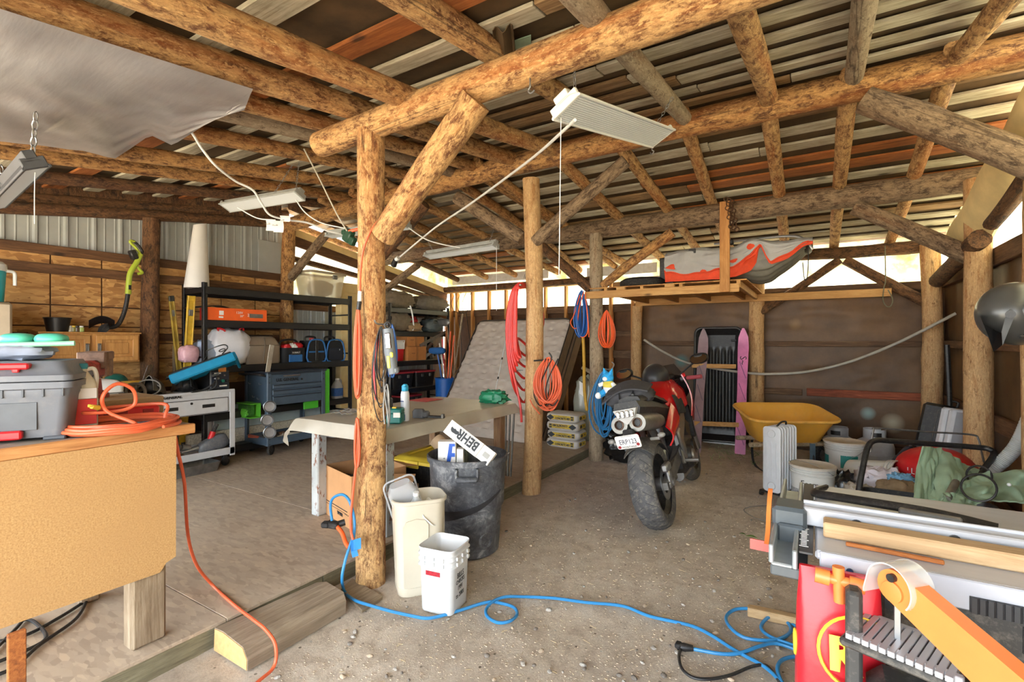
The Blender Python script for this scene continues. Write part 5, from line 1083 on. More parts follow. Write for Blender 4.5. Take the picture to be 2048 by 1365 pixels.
part('bear_emblem', blk, t, lambda q: q.prism([(-.035, -.012), (-.028, -.016), (-.02, -.012), (-.008, -.013), (0, -.018), (.008, -.012), (.02, -.013), (.028, -.017), (.033, -.008), (.026, .008), (.012, .016), (-.004, .015), (-.016, .014), (-.026, .013), (-.036, .004), (-.04, -.004)], .0008, fm((.082, -.0, .0), (1, 0, 0), (0, 1, 0))), False)
for k in range(7): part('bar', blk, t, lambda q: q.box((-L / 2 - .075 + .007 * k, 0, -.0145), (.003 + .001 * (k % 2), .035, .001)), False)
t, L, W = slab4('white_carton', 'white carton with a big blue letter standing in the trash can', (((876, 952), .0), ((911, 952), .0), ((911, 884), .0), ((876, 884), .0)), .06, 3.44, M['paper'])
part('body', M['paper'], t, lambda q: q.box((0, 0, -.04), (L, W, .08), .002), False)
part('blue_letter', plain('royal_blue_ink', (20, 84, 186), .5), t, lambda q: q.prism([(p_[0] * 1.2, p_[1] * 1.25 + .035) for p_ in ((-.002, -.055), (.02, -.055), (.027, -.018), (.048, -.018), (.048, .004), (.03, .004), (.034, .04), (.048, .04), (.048, .056), (.014, .056))], .0008), False)
text('+', .03, blk, t, fm((-.018, .0, .0008), (1, 0, 0), (0, 1, 0)))
t, L, W = slab4('white_carton', 'small torn white carton beside the blue lettered carton in the trash can', (((906, 956), .0), ((919, 956), .0), ((934, 903), .0), ((921, 899), .0)), .05, 3.42, M['paper'])
part('body', M['paper'], t, lambda q: q.box((0, 0, -.03), (L, W, .06), .003), False)
brn = plain('kraft_tube', (176, 152, 124), .8, var=.1)
a, c_ = atd(872, 880, 3.80), atd(945, 955, 3.64)
t = thing('cardboard_tube', 'tan cardboard tube leaning in the trash can behind the white carton', 'tube', c_); d_ = a - c_
part('tube', brn, t, lambda q: q.lathe([(.056, 0), (.056, d_.length), (.052, d_.length), (.052, d_.length - .2)], 22, d_.to_track_quat('Z', 'Y').to_matrix().to_4x4(), True, True))
bag('clear_bag', 'grey green crumpled plastic at the left inside the trash can', (TC.x - .14, TC.y + .02, .55), (.09, .1, .11), 21, glassy('grey_green_film', (120, 132, 122), .7, .25), cat='bag')
tag(part('white_scrap', M['paper'], None, lambda q: q.solid(lambda u, v: (TC.x + .2 + .05 * u, TC.y + .1 + .07 * v, .62 + .05 * u + .02 * v), 3, 3, .004)), 'white paper scrap inside the right rim of the trash can', 'paper')
# ---- slim beige bin
bi = plain('beige_bin_plastic', (200, 192, 174), .45, var=.04, sc=6, dirt=.1)
SB = V3((-2.055, 2.235, .0)); vb = math.atan2(-SB.x, SB.y) + .18
t = thing('slim_bin', 'slim beige waste bin full of plastic packaging beside the front post', 'waste bin', SB, vb)
def dsh(w_, d_, z):   # D-shaped plan: flat back, rounded right
    return rr(w_, d_, min(w_, d_) * .3, z, 5)
part('body', bi, t, lambda q: q.loft([dsh(.25, .20, 0), dsh(.255, .205, .01), dsh(.265, .21, .05), dsh(.26, .205, .052), dsh(.305, .245, .54), dsh(.325, .265, .545), dsh(.328, .268, .562), dsh(.315, .255, .566), dsh(.30, .24, .55), dsh(.25, .2, .02)]))
part('panel', bi, t, lambda q: q.loft([[V3((x, -.107 - .02 * (z - .04) / .5 - dy, z)) for x, z in ((-.1, .06), (.035, .06), (.04, .42), (.02, .45), (-.035, .462), (-.09, .45), (-.11, .42))] for dy in (0, .006)]), False)
part('side_rib', bi, t, lambda q: q.box((.147, -.05, .3), (.012, .012, .42), .004), False)
cpk = glassy('clear_clamshell', (206, 210, 216), .45, .08)
t2 = thing('clamshell', 'clear plastic clamshell sticking up out of the slim beige bin', 'packaging', SB + V3((-.06, .0, .40)), vb, rot=(.25, -.3, vb))
part('shell', cpk, t2, lambda q: q.loft([rr(.15, .07, .03, 0), rr(.17, .09, .03, .22), rr(.12, .07, .03, .27)])); part('flange', cpk, t2, lambda q: q.tube([V3((p_.x, .04, p_.y)) for p_ in rr(.19, .28, .04, 0, 4, 0, .14)], .006, 6, closed=True))
t2 = thing('plastic_bottle', 'clear plastic bottle in the slim beige bin', 'bottle', SB + V3((.02, -.03, .40)), 0, rot=(.15, .1, 0))
part('bottle', glassy('clear_bottle', (214, 218, 220), .4, .06), t2, lambda q: q.lathe([(.045, 0), (.048, .1), (.04, .14), (.02, .17), (.016, .19)], 18)); part('cap', M['white'], t2, lambda q: q.lathe([(.018, .185), (.018, .205), (.005, .206)], 14))
t2 = thing('foam_tray', 'white foam tray slanting in the slim beige bin', 'packaging', SB + V3((.07, .02, .46)), 0, rot=(.5, .8, vb))
part('tray', M['paper'], t2, lambda q: q.loft([rr(.09, .16, .015, 0), rr(.11, .18, .02, .02), rr(.105, .175, .02, .02), rr(.085, .155, .015, .005)]))
# ---- square white bucket
sp_ = plain('white_square_pail', (206, 208, 210), .38, var=.03, sc=8, dirt=.1)
BC = (-1.785, 2.16, 0.004)
t = thing('square_bucket', 'square white bucket with marker writing in front of the bins', 'bucket', BC, math.radians(9))
part('body', sp_, t, lambda q: q.loft([rr(.19, .19, .03, 0, 5), rr(.2, .2, .035, .008, 5), rr(.215, .215, .04, .25, 5)] + [r for z in (.255, .285, .315) for r in (rr(.218, .218, .04, z, 5), rr(.236, .236, .045, z + .003, 5), rr(.236, .236, .045, z + .008, 5), rr(.22, .22, .04, z + .012, 5))] + [rr(.222, .222, .04, .345, 5), rr(.23, .23, .042, .35, 5), rr(.226, .226, .04, .358, 5), rr(.214, .214, .038, .35, 5), rr(.19, .19, .03, .02, 5)]))
for s in (-1, 0, 1):
    for z in (.272, .302): part('rib', sp_, t, lambda q: (q.box((s * .06, -.1135, z), (.006, .014, .022), .002), q.box((.1135, s * .06, z), (.014, .006, .022), .002)), False)
part('red_label', plain('red_label', (170, 28, 44), .5, var=.3, sc=60), t, lambda q: q.box((-.01, -.1085, .222), (.09, .002, .024)), False)
part('faded_label', plain('faded_label', (226, 216, 208), .6, var=.06, sc=40), t, lambda q: q.box((-.008, -.107, .185), (.09, .002, .045)), False)
for k, (s_, z, sz) in enumerate((('BILLS', .2, .042), ('CHECKS', .165, .032), ('1991', .13, .036), ('to 2001', .09, .036))): text(s_, sz, M['ink'], t, fm((.1085 - .0075 * (.2 - z) / .25, -.01, z), (0, 1, 0), (.03, 0, 1)), sx=.8)
part('stain', plain('dark_stain', (130, 128, 126), .6, var=.4, sc=40), t, lambda q: q.solid(lambda u, v: (-.05 + .07 * u + .01 * math.sin(v * 9), .1 - .002 * v, .2 + .12 * v), 6, 6, .001)) if False else None
# ---- timber block and scrap on the ground
bt = plankmat('grey_timber_block', (178, 162, 142), (150, 134, 114), (110, 94, 76), 'y', knots=False)
t = thing('timber_beam', 'short thick weathered timber lying against the deck edge as a step', 'timber', (-2.335, 1.54, .0))
part('beam', bt, t, lambda q: q.loft([[V3((-.14, -.28, .0)), V3((.145, -.28, .0)), V3((.148, -.28, .05)), V3((.11, -.28, .098)), V3((-.06, -.28, .118)), V3((-.135, -.28, .112))], [V3((-.12, .2, .0)), V3((.14, .27, .0)), V3((.145, .27, .07)), V3((.10, .29, .1)), V3((-.06, .30, .112)), V3((-.12, .28, .1))]]), False)
part('sawn_end', plain('fresh_sawn_end', (214, 168, 112), .8, var=.12, sc=40, bump=.2), t, lambda q: q.prism([(-.136, .004), (.14, .004), (.143, .05), (.108, .094), (-.06, .113), (-.13, .108)], .003, FY((0, -.2805, 0))), False)
sb4 = [onz(682, 1179, .02), onz(724, 1221, .02), onz(765, 1194, .02), onz(705, 1158, .02)]
tag(part('scrap_board', M['grey_y'], None, lambda q: q.loft([[V3((p_.x, p_.y, .003)) for p_ in sb4], [V3((p_.x, p_.y, .022)) for p_ in sb4]]), False), 'flat scrap board on the dirt at the foot of the front post', 'board')
# ---- blue hose-like cord on the ground, and its black plug
G = lambda x, y, z=.012: onz(x, y, z) + V3((0, 0, 0))
def gp(x, y, dz=.0095):
    p_ = onz(x, y, .01); 
    return V3((p_.x, p_.y, max(gz(p_.x, p_.y), -.01) + dz))
bp = [atd(x, y, k) for x, y, k in ((664, 1042, 3.02), (661, 1012, 3.03), (667, 996, 3.02), (685, 990, 2.99), (699, 1003, 2.96), (708, 1036, 2.94), (708, 1068, 2.92), (700, 1092, 2.88), (690, 1124, 2.84), (684, 1158, 2.82))]
bp += [gp(690, 1188), gp(710, 1210, .03), gp(742, 1220, .03), gp(782, 1224), gp(820, 1233), gp(852, 1239), gp(882, 1234), gp(922, 1222), gp(975, 1206), gp(1005, 1208), gp(1028, 1216), gp(1034, 1228), gp(1020, 1243), gp(996, 1247), gp(976, 1236), gp(972, 1222), gp(985, 1209, .02), gp(1010, 1198, .02), gp(1045, 1193), gp(1105, 1196), gp(1172, 1204), gp(1245, 1213), gp(1300, 1231), gp(1378, 1252), gp(1420, 1271), gp(1462, 1297), gp(1492, 1314), gp(1532, 1338), gp(1575, 1378)]
cord('extension_lead', 'long sky blue cord snaking from the front post across the dirt', bp, .0085, M['blue'])
t = thing('power_block', 'black three way outlet with an orange pigtail on the deck by the front post', 'outlet', atd(666, 1050, 3.02) - V3((0, 0, .02)))
part('block', M['black'], t, lambda q: (q.box((0, 0, .02), (.09, .05, .04), .008, Matrix.Rotation(.2, 3, 'Z')), q.box((-.04, -.02, .02), (.05, .05, .035), .008, Matrix.Rotation(.5, 3, 'Z')), q.cyl((.02, .01, .02), (.05, .05, .03), .02)))
pp_ = t.location
part('pigtail', M['orange_d'], t, lambda q: q.tube([p_ - pp_ for p_ in spline([atd(674, 1054, 3.0), atd(684, 1066, 2.97), atd(691, 1085, 2.93), atd(698, 1096, 2.9)], 6)], .013, 10))
tag(part('tape_flag', plain('blue_tape', (42, 126, 200), .5, var=.08), None, lambda q: (q.solid(lambda u, v: atd(702 + 20 * u, 1082 + 22 * v - 6 * u, 2.86 + .01 * math.sin(u * 5)), 6, 6, .003), q.solid(lambda u, v: atd(702 + 12 * u + 3 * v, 1104 + 12 * v - 4 * u, 2.86), 4, 4, .003))), 'blue tape flag wrapped round the cords at the front post', 'tape')
cord('extension_lead', 'loose blue cord loop on the dirt in front of the red sack', [gp(x, y, .01 + .004 * (i % 3)) for i, (x, y) in enumerate(((1602, 1262), (1560, 1240), (1520, 1226), (1475, 1221), (1453, 1234), (1460, 1258), (1490, 1278), (1540, 1286), (1570, 1279), (1582, 1262), (1568, 1245), (1540, 1241), (1522, 1256), (1538, 1277), (1575, 1292), (1610, 1300)))], .0085, M['blue'])
cord('extension_lead', 'blue cord ending in a black plug at lower right', [gp(x, y, .012) for x, y in ((1382, 1297), (1440, 1308), (1480, 1309), (1520, 1298), (1552, 1291), (1600, 1304))], .0085, M['blue'])
cord('extension_lead', 'short blue cord bight at the bottom edge beside the red sack', [gp(x, y, .012) for x, y in ((1612, 1312), (1568, 1322), (1555, 1343), (1570, 1375), (1600, 1400))], .0085, M['blue'])
t = thing('power_plug', 'black plug joint with a black lead looping along the bottom right', 'plug', gp(1368, 1296, .015)); pp_ = t.location
part('plug', M['black'], t, lambda q: (q.tube([V3((-.03, -.01, 0)), V3((.0, 0, 0)), gp(1386, 1298, .015) - pp_], [.016, .02, .014], 10), q.box((-.025, -.005, .005), (.03, .04, .025), .006)))
part('lead', M['black'], t, lambda q: q.tube([p_ - pp_ for p_ in spline([gp(x, y, .01) for x, y in ((1362, 1298), (1358, 1312), (1364, 1336), (1386, 1352), (1420, 1357), (1462, 1350), (1502, 1334), (1530, 1334), (1550, 1352), (1570, 1385))], 6)], .007, 8))
# ---- hung cords
def coil(name, lab, top, w_, h, n, r, mat, seed, face=None, cat='cord', extra=None, depth=.05, wob=.18, group=None):
    """n loops of cord hung from a peg at top, w wide and h tall, in the plane facing the camera"""
    rr_ = random.Random(seed); f = V3((top[0], top[1], 0)).normalized(); s_ = V3((f.y, -f.x, 0)); pts = []
    for k in range(n):
        a = rr_.uniform(-1, 1); hh = h * rr_.uniform(1 - wob, 1); ww = w_ * rr_.uniform(.15, 1); dd = rr_.uniform(-depth, depth); sk = rr_.uniform(-.12, .12) * w_
        for i in range(10):
            t_ = 2 * PI * i / 10; z_ = -hh / 2 * (1 - math.cos(t_)); wd = ww / 2 * math.sin(t_) * (.55 + .45 * min(1, -z_ / hh * 2)) + sk * (-z_ / hh)
            pts.append(V3(top) + s_ * wd + f * (dd * (-z_ / hh) + .012 * a) + V3((0, 0, z_ - .006 * a)))
    o = V3(top); t = thing(name, lab, cat, o, 0, group)
    part('cable', mat, t, lambda q: q.tube([p_ - o for p_ in spline(pts, 3)], r, 6)); return t
R0 = ony(720, 625, 2.07)
t = coil('extension_lead', 'orange cord bundle hung down the left side of the front post', atd(716, 617, 2.98), .05, .55, 3, .0085, M['orange'], 4, depth=.01, wob=.04)
oo = t.location
part('feed', M['orange'], t, lambda q: q.tube([p_ - oo for p_ in spline([atd(x, y, k) for x, y, k in ((760, 437, 2.95), (742, 462, 2.93), (727, 500, 2.95), (721, 545, 2.97), (720, 585, 2.97))], 6)], .006, 8))
part('connector', M['white'], t, lambda q: q.tube([atd(720, 583, 2.97) - oo, atd(719, 603, 2.97) - oo], .012, 8)); part('connector', M['black'], t, lambda q: q.tube([atd(719, 603, 2.97) - oo, atd(717, 620, 2.97) - oo], .014, 8))
t = coil('extension_lead', 'lower orange cord bundle hanging beside the front post at table height', atd(714, 838, 2.97), .035, .3, 3, .0075, M['orange'], 6, depth=.01, wob=.08); oo = t.location
part('tail', M['orange'], t, lambda q: q.tube([p_ - oo for p_ in spline([atd(x, y, k) for x, y, k in ((716, 838, 2.97), (715, 900, 2.97), (706, 985, 2.95), (701, 1045, 2.92), (706, 1080, 2.88), (718, 1096, 2.9))], 6)], .0075, 8))
cord('red_cable', 'red cable hung down the face of the front post', [ony(x, y, 2.035) for x, y in ((758, 665), (755, 690), (750, 720), (748, 745), (751, 775), (752, 800))], .008, M['red'], 'cable')
t = coil('cable_tangle', 'tangle of black and grey thin cables hung on the front post', ony(762, 655, 2.02), .11, .56, 7, .0035, M['black'], 11, depth=.03, wob=.45, cat='cables')
part('grey_cable', M['dsteel'], t, lambda q: None or q.tube([p_ for p_ in spline([(.02, 0, -.25), (.03, .0, -.4), (.05, .01, -.5), (.065, 0, -.42), (.05, 0, -.33), (.03, 0, -.38), (.045, .01, -.52), (.06, 0, -.57), (.07, 0, -.48), (.04, 0, -.36), (.02, 0, -.45), (.03, 0, -.56)], 6)], .005, 6))
part('hook', M['steel'], t, lambda q: q.tube(spline([(0, .05, .02), (0, -.03, .02), (0, -.05, .04)], 4), .005, 6))
gw = plain('grey_worklight', (112, 118, 124), .5, var=.06)
o = ony(776, 658, 2.01); t = thing('work_light', 'grey and yellow work light hung on the front post', 'work light', o, math.radians(25), rot=(0, -.08, math.radians(25)))
part('body', gw, t, lambda q: (q.tube([(0, 0, 0), (.0, 0, -.13), (.012, 0, -.26)], [.028, .033, .026], 12), q.box((.016, 0, -.24), (.055, .04, .04), .01)))
part('lamp_cover', M['chrome'], t, lambda q: q.box((.005, -.03, -.07), (.035, .012, .09), .005), False); part('yellow_panel', plain('lime_panel', (222, 220, 96), .4), t, lambda q: (q.box((.0, -.031, -.19), (.018, .01, .07), .003), q.box((.02, -.03, -.15), (.018, .012, .03), .005)), False); part('hanging_ring', M['black'], t, lambda q: q.torus((0, 0, .02), .018, .005, Matrix.Rotation(PI / 2, 4, 'X'), n=14))
coil('extension_lead', 'bright blue cord coil hung on the right side of the front post', ony(783, 652, 2.1), .085, .31, 6, .006, M['blue_d'], 21, depth=.03, wob=.12)
rh = plain('red_hose_rubber', (206, 52, 46), .4, var=.05)
# red air hose on the middle post
rs3 = random.Random(9); pts = []
for k in range(6):
    yb = 800 - 22 * k; wl_ = 1014 + 3.6 * k; dz = 4.12 - .012 * k
    pts += [ony(x, y, dz) for x, y in ((1040, 566 + 2 * k), (1024 + 2 * k, 585), (wl_, 640), (wl_ + 1, 700), (wl_ + 9, 755 - 8 * k))] + [ony(1034, yb - 12, 4.24), ony(1052, yb, 4.38)]
    pts += [ony(x, y, 4.36) for x, y in ((1068, 700 + 6 * k % 20), (1086 - 2.4 * k, 648), (1078 - 2 * k, 600), (1062, 576))]
o = pts[0].copy(); t = thing('air_hose', 'thick red air hose looped over the middle post', 'hose', o)
part('hose', rh, t, lambda q: q.tube([p_ - o for p_ in spline(pts, 5)], .0135, 8))
part('tail', rh, t, lambda q: q.tube([p_ - o for p_ in spline([ony(x, y, 4.1) for x, y in ((1020, 720), (1034, 780), (1041, 815), (1043, 845))], 5)], .012, 8))
part('peg', M['dsteel'], t, lambda q: (q.cyl(ony(1046, 572, 4.2) - o, ony(1040, 570, 4.02) - o, .008), q.cyl(ony(1046, 741, 4.14) - o, ony(1022, 741, 4.1) - o, .005)))
t = coil('extension_lead', 'fat orange cord coil hung on the right of the middle post', ony(1097, 716, 4.08), .27, .5, 26, .006, M['orange'], 31, depth=.07, wob=.2); oo = t.location
part('dark_strands', M['black'], t, lambda q: [q.tube([p_ - oo for p_ in spline([ony(x + d_, y, 4.05) for x, y in ((1092, 718), (1072, 760), (1068, 790), (1080, 812), (1092, 800))], 5)], .006, 6) for d_ in (0, 12, 24)])
part('hook', M['black'], t, lambda q: q.tube([p_ - oo for p_ in spline([ony(x, y, 4.08) for x, y in ((1068, 722), (1096, 720), (1103, 715), (1098, 706))], 5)], .008, 8))
part('tail', M['orange'], t, lambda q: q.tube([p_ - oo for p_ in spline([ony(x, y, 4.1) for x, y in ((1060, 800), (1066, 812), (1074, 822), (1080, 829))], 5)], .006, 6))
t = coil('extension_lead', 'blue cord coil with orange strands hung left of the grey post', ony(1163, 582, 5.74), .2, .6, 14, .0075, M['blue_d'], 41, depth=.05, wob=.1); oo = t.location
part('orange_strands', M['orange_d'], t, lambda q: [q.tube([p_ - oo for p_ in spline([ony(x, y, 5.7) for x, y in pt], 5)], .007, 6) for pt in (((1168, 582), (1158, 620), (1155, 660), (1165, 675), (1176, 660), (1172, 600)), ((1160, 590), (1148, 630), (1141, 645), (1148, 657), (1158, 655)), ((1170, 584), (1176, 640), (1178, 675)))])
coil('extension_lead', 'bright orange cord coil hung right of the grey post', ony(1213, 622, 5.8), .22, .46, 16, .0055, M['orange_d'], 51, depth=.03, wob=.12)
t = coil('air_hose', 'sky blue hose coil hung on the grey post behind the motorcycle', ony(1210, 742, 5.7), .36, .82, 12, .0095, M['blue'], 61, depth=.06, wob=.3, cat='hose')
part('hook', M['steel'], t, lambda q: q.tube(spline([(-.02, .08, .02), (.0, -.03, .02), (.1, -.05, .03), (.13, -.04, .08), (.1, -.03, .11)], 5), .007, 8))
cord('yellow_hose', 'yellow strap hanging behind the grey post', [ony(x, y, 6.2) for x, y in ((1166, 668), (1168, 720), (1169, 780), (1174, 822))], .022, plain('yellow_strap', (206, 158, 44), .5), 'strap')
# ---- shop lights
sl = plain('white_fixture', (226, 228, 224), .35, .1, var=.03); slg = plain('grey_fixture', (176, 180, 178), .4, .2); tubeg = plain('fluorescent_glass', (240, 240, 236), .2, var=.01)
def chain(a, c_, t, r=.0022, ll=.03):
    a, c_ = V3(a) - t.location, V3(c_) - t.location; n = max(2, int((c_ - a).length / (ll * .8))); d = (c_ - a).normalized(); o_ = d.orthogonal().normalized(); q = MB()
    for i in range(n):
        p_ = a.lerp(c_, (i + .5) / n); s_ = o_ if i % 2 else d.cross(o_)
        q.tube([p_ + d * (ll / 2 * math.cos(k * PI / 4)) + s_ * (ll * .26 * math.sin(k * PI / 4)) for k in range(8)], r, 5, closed=True)
    ch = q.build('chain', M['steel'], t); ch['kind'] = 'stuff'
def shoplight(lab, a, c_, wd=.13, up=(0, 0, 1), mat=sl, chains=(), dark=False):
    a, c_ = V3(a), V3(c_); t = thing('shop_light', lab, 'light fixture', a); L = (c_ - a).length; d = (c_ - a) / L; s_ = d.cross(V3(up)).normalized(); u_ = s_.cross(d)
    m_ = Matrix(((s_.x, d.x, u_.x, 0), (s_.y, d.y, u_.y, 0), (s_.z, d.z, u_.z, 0), (0, 0, 0, 1)))
    def P(nm, mt, fn, sm=False): q = MB(); q.at(m_); fn(q); return q.build(nm, mt, t, sm)
    h = wd / 2
    P('reflector', mat, lambda q: q.loft([[V3((-h, y, -.018)), V3((-h * .55, y, .012)), V3((h * .55, y, .012)), V3((h, y, -.018)), V3((h, y, -.022)), V3((h * .55, y, .008)), V3((-h * .55, y, .008)), V3((-h, y, -.022))] for y in (0, L)]))
    P('housing', mat, lambda q: q.box((0, L / 2, .035), (wd * .45, L, .045), .004))
    for s in (-1, 1): P('tube', tubeg, lambda q: q.tube([(s * h * .45, .03, -.006), (s * h * .45, L - .03, -.006)], .0125, 10), True)
    for y in (.012, L - .012): P('end_cap', mat, lambda q: q.box((0, y, .0), (wd * .9, .024, .05), .004))
    P('lens', glassy('ribbed_lens', (206, 212, 216), .72, .3), lambda q: q.loft([[V3((-h * .9 + wd * .9 * i / 28, y, -.022 - .004 * (i % 2))) for i in range(29)] + [V3((h * .9, y, -.018)), V3((-h * .9, y, -.018))] for y in (.02, L - .02)]))
    for s in (-1, 1): P('lens_edge', mat, lambda q: q.box((s * h * .94, L / 2, -.022), (.012, L, .012), .002))
    for p0, p1 in chains: chain(p0, p1, t)
    return t
LA, LB = V3((-1.06, 2.2, 2.68)), V3((-.887, 3.386, 2.9))
t = shoplight('white shop light hung on chains at upper middle', LA, LB, .19, (-.45, 0, 1), chains=((ony(1146, 62, 2.06), ony(1150, 188, 2.25)), (ony(1345, 195, 3.2), LB + V3((0, -.1, .06)))))
cord('pull_string', 'long white pull string hanging from the large shop light', [ony(1122, 236, 2.2), ony(1120, 400, 2.2), ony(1118, 552, 2.2)], .0022, M['white'], 'string')
cord('lamp_lead', 'white cord running from the large shop light down to the dark adapter', [ony(1150, 240, 2.3), ony(1120, 268, 2.5), ony(1070, 312, 2.8), ony(1000, 365, 3.2), ony(935, 412, 3.6), ony(870, 456, 3.9), ony(800, 514, 4.1)], .009, M['white'])
t = shoplight('grey shop light hung under the left rafters, pale tags below it', onz(602, 388, 2.88), onz(450, 413, 2.88), .14, (0, .45, 1), mat=slg); oo = t.location
for p0, p1 in (((598, 325), (592, 378)), ((585, 330), (550, 385))): chain(atd(*p0, 4.5), atd(*p1, 4.45), t, .0018)
t = shoplight('dark backed shop light hung on chains at the left edge', (-3.05, .76, 2.32), (-4.25, .87, 2.32), .105, (0, -.5, 1), mat=dg_)
chain(atd(72, 225, 2.24), atd(64, 325, 2.26), t, .0035, .045); chain(atd(3, 330, 2.6), atd(2, 380, 2.6), t, .0035, .045)
cord('pull_string', 'thin pull string under the shop light at the left edge', [atd(70, 345, 2.28), atd(69, 390, 2.28), atd(69, 448, 2.28)], .0018, M['white'], 'string')
t = shoplight('shop light hung between the front and middle posts', onz(993, 490, 2.55), onz(853, 512, 2.55), .12, (.0, .25, 1), mat=slg)
chain(atd(988, 457, 5.4), atd(979, 485, 5.33), t, .0018); chain(atd(850, 472, 6.1), atd(866, 502, 6.0), t, .0018)
cord('pull_string', 'pull string under the shop light between the posts', [atd(993, 492, 5.3), atd(993, 560, 5.3), atd(993, 622, 5.3)], .0025, M['white'], 'string')
t = shoplight('shop light behind the front post near the green outlet block', onz(818, 452, 2.75), onz(656, 471, 2.75), .12, mat=slg)
wc = M['white']
cord('lamp_lead', 'white cord curling down from the plastic sheet to the paper tags', [atd(x, y, k) for x, y, k in ((343, 240, 3.0), (380, 262, 3.1), (402, 295, 3.2), (430, 330, 3.3), (470, 362, 3.5), (505, 380, 3.6), (522, 405, 3.7), (540, 430, 3.8), (575, 440, 3.9), (615, 446, 4.0), (655, 462, 4.1), (690, 470, 4.2))], .008, wc)
cord('lamp_lead', 'thin white cord dropping from the grey shop light to the tags', [atd(x, y, 4.1) for x, y in ((475, 415, ), (500, 430), (520, 438), (545, 440))], .005, wc)
cord('lamp_lead', 'thin white cord from the grey shop light to the outlet block', [atd(x, y, 4.2) for x, y in ((592, 400), (610, 425), (640, 445), (680, 455), (700, 458))], .005, wc)
cord('lamp_lead', 'white cord slanting from the rafters to the green outlet block', [atd(x, y, 4.1) for x, y in ((608, 298), (640, 360), (672, 425), (694, 462))], .006, plain('greyish_cord', (190, 184, 170), .6))
cord('lamp_lead', 'thin white cord from the far shop light to the light between posts', [atd(x, y, 5.2) for x, y in ((817, 456), (850, 478), (880, 488), (920, 496))], .006, wc)
for k, (x, y) in enumerate(((544, 444), (559, 447), (572, 437))):
    t = thing('paper_tag', 'white printed paper tag on the hanging cord, %s of three' % ('leftmost', 'middle', 'rightmost')[k], 'tag', atd(x, y, 3.82), 0, 'tags on the hanging cord')
    part('tag', M['paper'], t, lambda q: q.solid(lambda u, v: V3((.02 * u - .02, .03 * u - .03, -.09 * v * (1 if k < 2 else .5) + .02)) + V3((.01 * math.sin(v * 3), 0, 0)) + V3((.03 * (u - .5), .02 * u, 0)), 4, 6, .001), False)
    text('=-=', .03, M['ink'], t, fm((-.012, -.03, -.02), (.62, .5, 0), (0, 0, 1)))
dgn = plain('dark_green_plastic_outlet', (28, 66, 46), .4)
t = thing('outlet_block', 'dark green outlet block hanging on cords left of the front post', 'outlet', atd(697, 472, 4.15))
part('body', dgn, t, lambda q: (q.box((0, 0, 0), (.09, .06, .11), .01, Matrix.Rotation(.5, 3, 'Y')), q.box((.05, 0, -.05), (.06, .05, .07), .008, Matrix.Rotation(.5, 3, 'Y')), q.box((-.03, -.01, .03), (.05, .05, .04), .006)))
part('plug', M['orange'], t, lambda q: q.tube([(.03, -.02, .03), (.13, .02, .05), (.25, .1, .06)], .014, 8))
t = thing('cord_adapter', 'dark plug adapter where the slanting white cord meets the beam', 'adapter', ony(792, 520, 4.1)); part('plug', M['black'], t, lambda q: (q.tube([(0, 0, 0), (-.06, .02, -.06)], [.03, .035], 10))); part('socket', M['white'], t, lambda q: q.tube([(.0, 0, 0), (.04, 0, .02)], .025, 10))
t = thing('beam_hook', 'steel screw hook under the nearest log beam', 'hook', ony(1060, 165, 2.1)); part('hook', M['steel'], t, lambda q: q.tube(spline([(0, 0, .02), (0, 0, -.02), (-.01, 0, -.04), (.005, 0, -.055), (.025, 0, -.045)], 5), .0045, 8))
t = thing('beam_hook', 'small steel screw hook under the ridge beam', 'hook', ony(1304, 300, 4.2)); part('hook', M['steel'], t, lambda q: q.tube(spline([(0, 0, .03), (0, 0, 0), (.015, 0, -.015), (.0, 0, -.035), (-.015, 0, -.02)], 5), .005, 8))
# ================================================================ middle and back: mattress, rack, motorcycle, loft
# ---- mattress and box spring leaning back
quilt = plain('taupe_quilt', (188, 176, 164), .8, var=.07, sc=6, bump=.2)
A0, B0 = V3((-5.0, 5.75, DZ)), V3((-3.2, 5.72, DZ)); A1, B1 = V3((-4.97, 6.93, 1.86)), V3((-3.2, 6.93, 1.86))
ax_, ay_ = (B0 - A0).normalized(), (A1 - A0).normalized(); az_ = ax_.cross(ay_).normalized(); MW, ML = 1.78, (A1 - A0).length
mm = Matrix(((ax_.x, ay_.x, az_.x, 0), (ax_.y, ay_.y, az_.y, 0), (ax_.z, ay_.z, az_.z, 0), (0, 0, 0, 1)))
t = thing('mattress', 'taupe quilted mattress leaning back behind the table', 'mattress', A0)
def qface(u, v):
    x, y = MW * u, ML * v; e = min(u, 1 - u) * MW; e2 = min(v, 1 - v) * ML; r = .035 * (1 - min(1, min(e, e2) / .06)) ** 2
    # rounded corner
    cx, cy = max(.12 - e, 0), max(.12 - e2, 0); k = math.hypot(cx, cy)
    if k > .12 and cx > 0 and cy > 0:
        f = .12 / k; x += (1 if u < .5 else -1) * cx * (1 - f); y += (1 if v < .5 else -1) * cy * (1 - f)
    gx, gy = x / .27, y / .27; i = round(gy); gx += .5 * (i % 2); dx, dy = gx - round(gx), gy - i
    dim = .042 * math.exp(-((dx / .16) ** 2 + (dy / .09) ** 2)) ; puff = .012 * math.cos(2 * PI * dx) * math.cos(2 * PI * dy) + .006 * noise.noise(V3((x * 9, y * 9, 0)))
    return mm @ V3((x, y, puff - dim - r))
part('quilted_top', quilt, t, lambda q: q.surf(qface, 110, 110))
sd_ = plain('brown_border_fabric', (128, 106, 84), .85, var=.1)
part('border', sd_, t, lambda q: q.loft([[mm @ p_ for p_ in rr(MW - .002, ML - .002, .12, z, 6, MW / 2, ML / 2)] for z in (-.02, -.22)], False, True))
